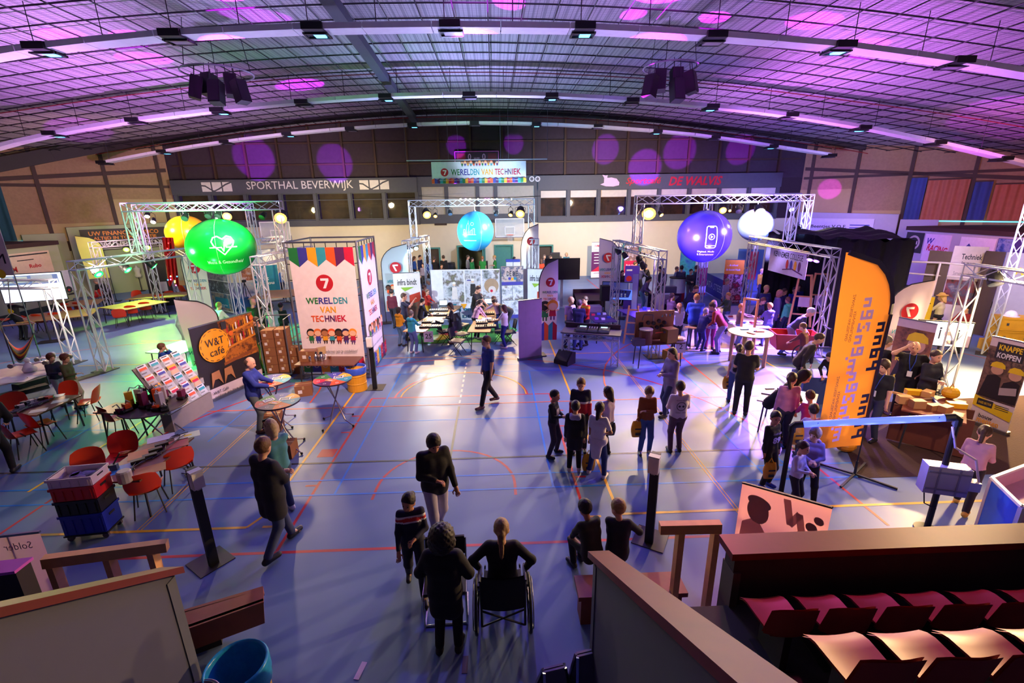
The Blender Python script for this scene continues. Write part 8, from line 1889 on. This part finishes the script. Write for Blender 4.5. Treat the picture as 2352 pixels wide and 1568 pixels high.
# right side visitors
pp('girl in a grey sleeveless top with a dark bag, holding a yellow bag',1690,922,160,1.52,'A8A0A8','3A4E78','2A1A14',arms='down',hairdo='tail',sleeve='none',leg='stand',acc=[('pack','1E1C22')],head=(1700,792))
pp('tall man in black shirt and trousers near the white paper table',1718,962,150,1.82,'1A191E','17161B','2A1A14',arms='hold',sleeve='short',leg='stand',bulk=1.06,shoes='17161A',head=(1722,784))
pp('man in a dark jacket bending to the right past the cargo bike',1828,905,60,1.76,'2A2628','201C22','3A261A',arms='down',armr='back',coat=.02,lean=28,leg='lean',bulk=1.08)
pp('boy in a maroon shirt beside the cargo bike box',1862,818,-150,1.45,'5A2428','2A2028','5A3A24',arms='table',lean=12,head=(1857,744))
pp('person in a black hooded coat leaning over the white paper table',1780,1000,45,1.70,'17161A','17161A','17110E',arms='table',coat=.03,lean=38,hairdo='none',acc=[('hoodup','17161A')],leg='lean')
pp('girl in a pink sweater with a dark ponytail, back to the camera',1800,1004,168,1.62,'B078A8','2A2C48','241410',arms='down',hairdo='tail',leg='stand',turn=50,head=(1820,857))
pp('boy with dark hair bending over the puzzles behind the orange flag',1900,925,-60,1.50,'1A181C','1E1C24','20140F',arms='table',lean=40)
pp('boy in a bright pink shirt at the far side of the white paper table',1872,985,170,1.36,'C83A8A','22202A','4A2A1A',arms='table',lean=8,head=(1868,903))
pp('boy in a white-lilac shirt behind the glowing tube',1868,1060,172,1.38,'A898D8','2A3058','17110E',arms='table',head=(1872,932))
pp('boy in a dark sweater with the number 89 on the chest',1776,1128,20,1.44,'17151C','15141A','20140F',arms='down',turn=30,acc=[('print',1,.26,[('t','89',0,-.02,.12,.17,C('C8B8E8'),.04),('t','South side',0,.11,.05,.19,C('C8B8E8'),.01)])],shoes='2A3AA0',skin='m',leg='stand',head=(1782,946))
pp('child in a grey-lilac hooded sweater behind the pale pink roll-up',1852,1150,-30,1.36,'7A6A98','15141A','8A6A4A',arms='hold',hairdo='mop',acc=[('hood','7A6A98')],leg='wide',turn=30,head=(1876,985))
pp('child in white with a small bag beside the grey-lilac hoodie',1838,1118,30,1.25,'C8C0E0','22202E','3A2418',arms='hold',head=(1846,1000))
d_='crew of the construction desk'
pp('grey-haired man in a black polo half hidden by the orange flag',2062,925,90,1.80,'17171C','1E1E28','6A6058',arms='down',sleeve='short',hairdo='short',group=d_,head=(2037,772))
pp('young man with a lanyard standing behind the construction desk',2030,985,-70,1.78,'17181F','2A3048','3A2418',arms='down',sleeve='short',hairdo='mop',acc=[('lanyard','2A4AB0')],group=d_,head=(2035,826))
pp('man in black with a lanyard raising his hand to his face',2115,925,-40,1.82,'17171C','1C1C24','8A6A4C',arms='hip',armr=((-.05,.20,.24),(.8,.5,-.4)),sleeve='short',hairdo='thin',bulk=1.18,acc=[('lanyard','2A4AB0')],group=d_,head=(2105,784))
pp('man in dark blue behind the television pole',2150,880,0,1.74,'1E1E30','1C1C24','3A2A20',group=d_,arms='hold',head=(2152,800))
pp('girl in a pink sweater running past the control box',2196,1162,125,1.48,'B88AA0','15141A','3A221A',arms='hold',hairdo='tail',leg='walk',lean=14,nod=20,shoes='C8A030',head=(2262,982))
pp('woman with long yellow-blond hair and a hat in the sewing booth',2166,805,-150,1.68,'D8C890','1E1C1E','C89A4A',arms='table',hairdo='long',skirt=.45,acc=[('brim','C89A3A')],head=(2168,675))
pp('person in red at the back of the sewing booth',2218,790,-90,1.60,'8A1E24','1E1C20','2A1A14',arms='table',head=(2222,700))
# left side
pp('figure in a black coat bending at the left picture edge',8,1085,-160,1.72,'100F12','121116','15100E',arms='table',coat=.04,lean=30,hairdo='none',acc=[('hoodup','100F12')],leg='wide')
pp('boy in a navy sweater left of the boy in olive green',116,902,70,1.40,'1E1E30','A8A8B0','5A3018',arms='hold',hairdo='mop',head=(113,813))
pp('boy in an olive green sweater laughing to the right',146,918,95,1.45,'4A4A28','A89888','5A2C18',arms='hip',armr='hold',hairdo='mop',leg='stand',head=(144,814))
pp('boy in a bright blue jacket with his hand over his face',372,880,130,1.40,'1E4AA0','4A6A80','6A4428',arms='face',coat=.03,turn=-20,head=(367,790))
pp('man with thin hair in a blue jacket leaning on a round standing table',572,985,95,1.78,'2A3A90','5A6264','5A4438',arms='table',coat=.02,hairdo='thin',leg='stand',shoes='5A3A22',nod=14,head=(566,820))
pp('man in a grey-green t-shirt holding a brown carton by the café backdrop',612,858,-30,1.80,'44463A','8A6E40','3A2418',arms='hip',armr='hold',sleeve='short',nod=18)
q=F(600,858);carton('brown carton held by the man in the grey-green t-shirt',(q.x+.02,q.y-.36,1.0),(.34,.18,.2),.2)
g_='visitors under the green lamps'
pp('man in white leaning under green light by the far feather flag',428,800,80,1.72,'D8E0D8','B8C0B0','3A3020',arms='table',lean=20,group=g_)
pp('person in a white coat with a back emblem under the green lamps',512,800,160,1.68,'E0E8E0','A8B0A0','8A7A4A',arms='table',lean=14,coat=.02,group=g_)
pp('bald man in a dark shirt under the green lamps',598,800,170,1.82,'1A241C','1A1C1C','3A3028',hairdo='none',group=g_,bulk=1.1)
pp('woman holding a phone next to the bald man',612,796,-170,1.66,'243A28','1E221E','2A2018',arms='phone',hairdo='bob',group=g_)
pp('person in bright white right of the low truss gate under green light',638,800,-150,1.66,'C8E0C8','A8C0A8','3A3020',group=g_,arms='table')
pp('dark-haired boy behind the roll cage under green light',658,790,180,1.55,'24342A','1E221E','17130E',group=g_)
pp('grey-haired man in black bending over the far table',256,712,-100,1.78,'1C1A16','1E1C1A','8A8072',arms='table',lean=48,sleeve='short')
pp('person in black with a yellow back print watching the bright screen',25,768,165,1.72,'1A1A1A','1C1C24','A87840',arms='down',armr='phone',hairdo='curly' if False else 'mop',acc=[('print',-1,.28,[('e',0,0,.16,.1,INK['FAD21E'])])],head=(22,682))
pp('child in a yellow jacket at the yellow-lit far table',372,672,0,1.40,'D8A81E','2A2A24','C8A84A',arms='table',lean=20)
pp('child in a pale jacket and yellow cap at the far table',392,668,20,1.42,'D8C88A','2A2A24','8A6A3A',arms='table',lean=24,acc=[('cap','D8B020')])
pp('man in a blue polo working behind the recruiting banner',652,688,-120,1.78,'1E5AA8','22283A','3A2A20',arms='table',sleeve='short',lean=18)
pp('second person in blue beside the blue polo man',628,684,150,1.70,'1A4A98','22283A','2A1C14',arms='table',sleeve='short',lean=10)
# middle stand
m_='visitors of the middle stand'
pp('child with dark curly hair in a yellow hooded sweater',922,795,150,1.42,'D8941A','5A78A0','20140F',hairdo='bob',arms='hold',acc=[('hood','D8941A')],group=m_,shoes='1E1C20')
pp('child in a teal hooded sweater with hands on the work table',950,812,150,1.50,'2E98A8','5A6AA8','5A4A3A',arms='table',acc=[('hood','2E98A8')],group=m_,shoes='C8B8D0')
pp('man in navy holding up a phone left of the work tables',934,780,90,1.78,'2A2E4A','1E2636','4A3024',arms='phone',sleeve='short',group=m_)
pp('boy in a black jacket bending over the left work table',968,772,110,1.48,'17171B','1E1C26','1E1410',arms='table',lean=12,group=m_)
pp('child in a red and yellow outfit at the far end of the left work table',985,740,60,1.42,'C02A20','D8A01E','6A4A2C',arms='table',group=m_)
pp('child in an orange-red jacket in front of the photo banner edge',978,728,120,1.45,'D8401E','3A3A48','5A3A28',group=m_)
pp('person in white-blue overalls by the low truss gate',990,722,-60,1.66,'C8D8E8','A8C0D8','A8B0B0',group=m_)
pp('person in a maroon sweater with striped sleeves left of the green-arrow banner',906,752,170,1.62,'5A1428','22202A','2A1A14',group=m_,leg='walk')
pp('girl in black with a black cap right of the left work table',1040,788,-80,1.50,'1E1824','1E1A24','3A2418',arms='hold',acc=[('cap','1A1420')],group=m_,hairdo='long',shoes='8A4A4A')
pp('tall man in a black shirt bending at the right work table',1092,758,60,1.84,'17171B','2A2836','3A2418',arms='table',sleeve='short',lean=12,nod=18,group=m_)
pp('girl with a dark ponytail in pink leaning on the right work table',1094,778,120,1.52,'C890B0','221E30','241410',arms='table',lean=24,hairdo='tail',group=m_,shoes='C8C0E0')
pp('boy in dark clothes half behind the tall man in the black shirt',1106,752,20,1.40,'26262E','1E1E28','3A2418',arms='table',group=m_)
pp('boy in a pale lilac shirt reaching over the right work table',1146,765,-100,1.48,'B0A0D8','2A3A88','5A3A28',arms='reach',lean=16,group=m_)
pp('girl with long dark red hair in a white t-shirt at the right work table',1160,798,-120,1.54,'E0D4E8','1E2A80','4A2028',arms='table',hairdo='long',sleeve='short',group=m_,shoes='D8C0D0',leg='lean')
pp('person in black bent deep behind the girl with the long hair',1168,768,-90,1.74,'17161A','22202A','2A1A14',arms='table',lean=62,group=m_)
b_='people along the back wall'
for x,y,fc,ht,sh,tr,hr,lb,kw in[(1076,648,80,1.74,'A8A8A8','2A2E40','4A3A2A','man in a grey sweater in front of the open door',{}),(1086,652,60,1.66,'1E7A34','20242A','1E1410','dark-haired person in a green shirt near the open door',{}),(1110,652,180,1.74,'2A8A2E','20242A','A86A3A','red-haired person in a green shirt seen from behind',dict(sleeve='short')),(1138,650,-90,1.76,'247A2A','20242A','B88A4A','blond man in a green shirt gesturing by the teal door',dict(sleeve='short',arms='hold')),(1181,648,90,1.62,'1E2034','22242E','15100E','dark-haired boy behind the white crates',{}),
    (1000,656,175,1.80,'17161A','1C1C22','4A3A2A','fair-haired man in black left of the dark doorway',{}),(1022,655,-170,1.86,'17161A','1C1C22','4A3626','taller man in black before the dark doorway',{}),(990,658,150,1.68,'2A4AA0','22242E','3A281C','boy in blue beside the men in black',{}),(955,650,120,1.72,'2450A8','22242E','4A3020','woman in a blue polo behind the cool-lit truss',dict(hairdo='long')),(968,650,60,1.80,'1E2A5A','22242E','2A1C14','man in dark blue behind the cool-lit truss',{}),(975,662,0,1.5,'8A8098','2A2A34','3A281C','child in grey below the cool-lit truss',{}),(912,668,120,1.5,'C8C4D4','2A2A34','1E1410','child in white behind the pale feather flag',{}),(926,666,-120,1.55,'2A2020','2A2A34','2A1C14','child in brown beside the child in white',{}),(1017,665,30,1.5,'4A3A3A','2A2A34','3A281C','boy between the two men in black',{}),
    (1243,655,170,1.60,'C8401E','5A5450','5A3A28','person in an orange jacket with arms folded by the back wall',dict(hairdo='long')),(1250,650,0,1.78,'3A3440','2A2A34','6A5A4C','man in dark grey behind the person in orange',{}),(1262,650,90,1.76,'2A2A3C','2A2A34','4A3626','man in dark blue stroking his chin by the gym pad',dict(arms='hip',armr='face')),(1300,640,-20,1.72,'3A7080','24242C','B8A070','woman in a teal cardigan with her shadow on the wall',dict(hairdo='bob',coat=.02,arms='hold')),(1425,700,20,1.70,'2A1E20','221C22','2A1A14','woman in a dark patterned dress by the lilac flag',dict(coat=.04,hairdo='long')),
    (1454,672,90,1.72,'8A1A24','22202A','3A281C','person in a dark red jacket behind the truss lamps',{}),(1473,715,60,1.70,'6A5A88','6A8AB0','1E1410','dark-haired person leaning in under the booth truss',dict(lean=26,arms='table',hairdo='bob')),(1466,680,100,1.70,'3A3A6A','22242E','2A1A14','person in blue behind the booth truss',dict(lean=10,arms='table')),(1487,678,-80,1.74,'22202A','22242E','1E1410','person in black bent behind the booth truss',dict(lean=20,arms='table')),(1512,690,-100,1.74,'3A3A4A','22242E','17110E','person beside the truss by the cloth-covered table',{}),(1520,690,-60,1.6,'4A4060','22242E','17110E','child behind the cloth-covered table',{}),
    (1559,690,160,1.78,'3A3A52','22242E','2A1A14','man in a grey-blue jacket behind the round counter',{}),(1548,682,60,1.6,'6A7AA8','22242E','4A3A3A','child in pale blue behind the round counter',{}),(1580,694,0,1.66,'1E1C26','4A4450','17110E','boy in black holding something yellow by the pillar',dict(arms='hold')),(1592,690,90,1.78,'22244A','22242E','3A2A24','man in navy right of the boy with the yellow thing',{})]:
    pp(lb,x,y,fc,ht,sh,tr,hr,group=b_,**kw)
dj='young people at the DJ desk'
pp('fair-haired boy in a lilac t-shirt beside the DJ desk',1308,796,30,1.78,'A88AD8','2A2A60','A87A6A',arms='down',sleeve='short',group=dj,hairdo='mop',leg='wide')
pp('boy in a navy and blue jacket bending to the DJ gear',1326,800,160,1.74,'22285A','2A3A80','5A4A5A',arms='table',coat=.02,lean=12,group=dj)
pp('boy in a red tracksuit top with dark stripes',1342,792,-60,1.76,'D02A1E','1E1C2A','3A221C',arms='hold',group=dj,stripe=(.42,.5,'E8B01E'))
cr='crowd around the craft tables'
for x,y,fc,ht,sh,tr,hr,lb,kw in[(1535,765,120,1.55,'6A4A5A','3A3048','3A1A2A','girl with a dark red ponytail left of the crowd',dict(hairdo='tail',arms='table')),(1552,800,170,1.58,'D8D0E8','221E2C','B07A4A','girl in a white sweater with dark trousers in the crowd',dict(hairdo='tail',arms='table')),(1575,742,30,1.72,'22285A','22242E','5A3A28','man in dark blue bending over from behind the craft table',dict(lean=34,arms='table')),(1590,796,165,1.84,'2A4AA8','7A7AB0','A8784A','big man in a bright blue jacket with his back turned',dict(bulk=1.22,coat=.02,arms='table',lean=8)),(1606,800,110,1.46,'2A2A6A','2A2A60','B8B0D0','child in a dark blue coat with a pale cap',dict(coat=.02,arms='table',lean=10)),(1628,804,165,1.70,'B8A8D8','A83A70','B88AA8','woman in a checked shirt and pink trousers',dict(hairdo='bob',arms='table',coat=.02,stripe=[(.0,.04,'4A3A7A'),(.14,.18,'4A3A7A'),(.28,.32,'4A3A7A'),(.42,.46,'4A3A7A')])),(1650,806,-130,1.80,'8A2A24','8A80A8','3A2424','man in a red-brown jacket bending left in the crowd',dict(lean=34,arms='table',coat=.01)),(1664,760,-80,1.50,'3A4A3A','4A5A90','B8803A','blond boy in a camouflage shirt',dict(arms='table')),(1690,795,70,1.50,'5A4A4A','5A7AB8','B07A4A','boy in a brown bodywarmer and jeans at the craft table',dict(arms='reach')),
    (1728,772,20,1.55,'2A2A44','22242E','5A2A2A','boy bent behind the wooden gantry',dict(lean=26,arms='table')),(1740,772,-20,1.45,'221E26','22242E','4A2A1E','child in black right behind the wooden gantry',dict(arms='table',lean=18)),(1756,795,175,1.52,'5A5AA8','5A6AC0','A87A3A','boy in a blue-grey hooded sweater right of the gantry',dict(acc=[('hood','5A5AA8')],arms='table')),(1746,758,0,1.76,'2A3068','22242E','B89A6A','man with glasses and curly hair in blue by the tent entrance',dict(hairdo='mop',arms='hold')),(1775,768,70,1.70,'6A5AA8','2A2A4A','B07A6A','woman in a violet cardigan in the tent entrance',dict(hairdo='bob',coat=.03)),(1798,772,-160,1.50,'5AD8A0','22283A','5A3028','boy in a bright mint hooded sweater in the tent entrance',dict(acc=[('hood','5AD8A0')],arms='down')),(1788,752,20,1.56,'3A3A80','22284A','4A2A2A','boy in blue behind the mint hooded sweater',{}),(1812,748,-20,1.56,'2A2AA0','22284A','4A2A3A','boy in striped blue deep in the tent',{}),(1822,742,-30,1.60,'28288A','22284A','3A2A3A','taller boy at the back of the tent',{}),(1812,818,60,1.80,'2A3060','5A70C8','A8A8B8','grey-haired man in jeans bending to the cargo bike',dict(lean=40,arms='table',sleeve='short',leg='walk')),(1740,690,20,1.6,'C8A020','22242E','C8A050','person in yellow behind the right truss',{}),(1704,690,90,1.6,'1E1C20','22242E','2A1A14','person in black behind the orange-topped roll-up',{}),(1660,722,30,1.6,'B8B0D0','5A6AA0','8A7A6A','person in pale blue in front of the orange-topped roll-up',{})]:
    pp(lb,x,y,fc,ht,sh,tr,hr,group=cr,**kw)
bag('white canvas bag with dark lettering in the crowd',1643,762,0,'D8C8D8',1.1,15.0)

# ---------------------------------------------------------------- stage lamps
AMB=(1,.50,.10);WHT=(1,.9,.72)
G1_=((-12.32,14.15),(-11.6,18.1));G2_=(xy((932,553)),xy((978,541)));G3_=((5.05,14.1),(4.75,18.2));G4_=((10.2,13.8),(10.55,18.9));G5_=(xy((213,556)),xy((372,545)));G6_=((11.45,10.7),(11.3,6.6));G7_=((15.6,13.5),(18.6,10.2))
def lamp(lb,px,py,Y,to,colr,e,size=.11,w=0,deg=50,**k):
    if isinstance(Y,tuple): # on a gate: where the sight line crosses the gate's plane
        (ax,ay),(bx_,by_)=Y;d=A(px,py,1.0);r_=d.x;dx_,dy_=bx_-ax,by_-ay
        t_=(r_*ay-ax)/(dx_-r_*dy_);t_=max(.06,min(.94,t_));c=A(px,py,ay+dy_*t_);c.x=ax+dx_*t_;zb=4.73 if Y is G7_ else 3.15
    else:c=A(px,py,Y);zb=4.77
    dr=max(.17,zb-c.z);c.z=min(c.z,zb-.17)
    return par(lb,c+Vector((0,0,dr)),to,colr,e,size,dr,w=w,deg=deg,**k)
# arch over the green ball
lamp('amber glowing lamp at the right end of the green-lit arch',645,497,16.2,(-4.8,7.5,0),AMB,60,.19,1500,56,lc=TUNG)
lamp('amber glowing lamp on the far arch over the yellow ball',522,495,22.5,(-8,12,0),AMB,60,.19,900,60)
for x,y,lb in((338,495,'small white lamp at the left end of the far arch'),(352,508,'larger white lamp at the left end of the far arch')):lamp(lb,x,y,22.5,(-14,18,0),WHT,30,.1,350,70)
for x,y,lb in((425,500,'dark lamp hanging over the yellow ball'),(603,497,'dark slanted lamp right of the green ball'),(478,490,'dark lamp just left of the green ball rope'),(500,488,'dark lamp right above the green ball')):lamp(lb,x,y,16.2,(-9,10,0),(1,1,1),1,.1,lit=False)
for x,y,Y,lb,to in((222,622,G1_,'green lamp nearest the left gate foot',(-9.0,13.6,0)),(288,611,G1_,'green lamp in the middle of the left gate',(-9.4,15.6,.5)),(348,601,G1_,'green lamp at the far end of the left gate',(-10.0,17.5,.6)),(290,571,G5_,'yellow-green lamp under the far orange-sign gate',(-15,19,0)),(338,565,G5_,'second yellow-green lamp under the far gate',(-14,19,0))):
    lamp(lb,x,y,Y,to,GRN if Y is G1_ else(.5,1,.1),40,.12,3200 if Y is G1_ else 600,46 if Y is G1_ else 66)
# arch over the pale blue ball
lamp('larger amber lamp at the left end of the middle arch',980,491,21.4,(-.8,13,0),AMB,60,.17,2000,46,lc=TUNG)
lamp('smaller amber lamp at the left of the middle arch',1000,495,21.4,(-2.5,17,.7),AMB,40,.08,500,60)
lamp('larger amber lamp at the right end of the middle arch',1195,488,21.4,(.2,14,0),AMB,60,.19,1800,46,lc=TUNG)
lamp('smaller amber lamp at the right of the middle arch',1173,492,21.4,(-.5,17.5,.7),AMB,40,.09,500,60)
for x,y,lb in((1034,490,'dark lamp left above the pale blue ball'),(1140,492,'dark lamp right above the pale blue ball')):lamp(lb,x,y,21.4,(-1,17,0),(.2,.6,1),1,.09,lit=False)
for x,y,Y,lb in((931,575,G2_,'cool white lamp lowest on the left middle gate'),(943,568,G2_,'cool white lamp middle on the left middle gate'),(955,563,G2_,'cool white lamp highest on the left middle gate')):lamp(lb,x,y,Y,(-2.3,16,.8),(.45,.75,1),14,.09,420,62)
# arch over the violet ball
lamp('blazing amber lamp at the left end of the right arch',1490,486,16.3,(3.4,8.5,0),AMB,120,.23,2000,62,lc=TUNG)
lamp('small amber lamp beside the blazing one',1518,492,16.3,(7.5,12.5,.8),AMB,40,.07,500,70)
lamp('amber lamp between the two violet balls',1660,481,21.3,(7.5,12,0),AMB,60,.15,900,60)
lamp('small amber lamp beside the lamp between the balls',1676,483,21.3,(9,13,0),AMB,30,.06)
lamp('star-bright white lamp before the lilac ball',1745,485,16.3,(6.8,8.0,0),WHT,120,.16,2500,60,lc=(1,.66,.34))
lamp('white lamp at the right end of the right arch',1817,480,21.3,(13,12,0),WHT,80,.1,900,60)
lamp('dark slanted lamp between the amber lamp and the star-bright one',1697,483,16.3,(7,12,0),(1,1,1),1,.1,lit=False)
for i,(x,y,Y,lb)in enumerate([(1418,571,G3_,'black spotlight at the far end of the booth truss'),(1437,590,G3_,'black spotlight with a bright slit on the booth truss'),(1470,600,G3_,'black spotlight in the middle of the booth truss'),(1478,612,G3_,'black spotlight at the near end of the booth truss')]):lamp(lb,x,y,Y,(6.5,15.8,0),(.35,.25,1),6,.1,0 if i%2 else 700,75,lit=(i==1 or i==2))
for i,(x,y,Y,lb)in enumerate([(1865,572,G4_,'left blue-white lamp under the right gate'),(1880,575,G4_,'right blue-white lamp under the right gate')]):lamp(lb,x,y,Y,(8.4,13.4,0),(.36,.17,1),30,.09,3600,88)
p=Vector((11.7,18.0,3.75));t=par('blue lamp glowing on the roof of the black booth',p+Vector((0,0,.2)),(16,24,2),(.2,.4,1),40,.12,.2,w=2400,deg=90)
mb=MB().use(BLACK);mb.tube([(0,0,-.1),(0,0,-.3)],.05,8);mb.build('foot',t)
for i,(x,y,c_,lb)in enumerate([(2286,495,WHT,'white lamp first on the high lighting bar'),(2303,494,WHT,'white lamp second on the high lighting bar'),(2345,491,(.4,.4,1),'blue lamp last on the high lighting bar')]):lamp(lb,x,y,G7_,(10.5,9-i,0),c_,40,.11,4200 if i<2 else 900,80,lc=(1,.62,.20)if i<2 else None)
lamp('dark round lamp hanging under the television truss',2287,640,G6_,(11,8,0),(1,1,1),1,.14,lit=False)
# white flags' lamp spots on the string along the gallery
for i,(x,c_)in enumerate([(1058,WHT),(1070,(.9,.4,1)),(1080,WHT),(1098,WHT),(1115,MAG),(1122,MAG),(1130,AMB),(1141,WHT),(1156,AMB),(1175,WHT)]):
    c=A(x,457,YB-1.2);t=thing('string_lamp','tiny lamp bulb on the gallery string, %s from the left'%ordn[i],'lamp',c,0,'tiny bulbs along the gallery');mb=MB().use(glow('bulb_%d'%i,c_,25));mb.ball((0,0,0),.05,8,6);mb.build('bulb',t);mb=MB().use(BLACK);mb.lathe([(.03,.04),(.03,.1)],(0,0,0),8);mb.build('socket',t)
t=thing('lamp_string','thin black string carrying tiny bulbs before the gallery','string',(0,0,0));mb=MB().use(BLACK);mb.tube([A(962,450,YB-.3)]+[A(x,457,YB-1.2)+Vector((0,0,.08))for x in(1058,1070,1080,1098,1115,1122,1130,1141,1156,1175)]+[A(1242,450,YB-.3)],.014,4);mb.build('cord',t)
print('people',NPEOPLE)
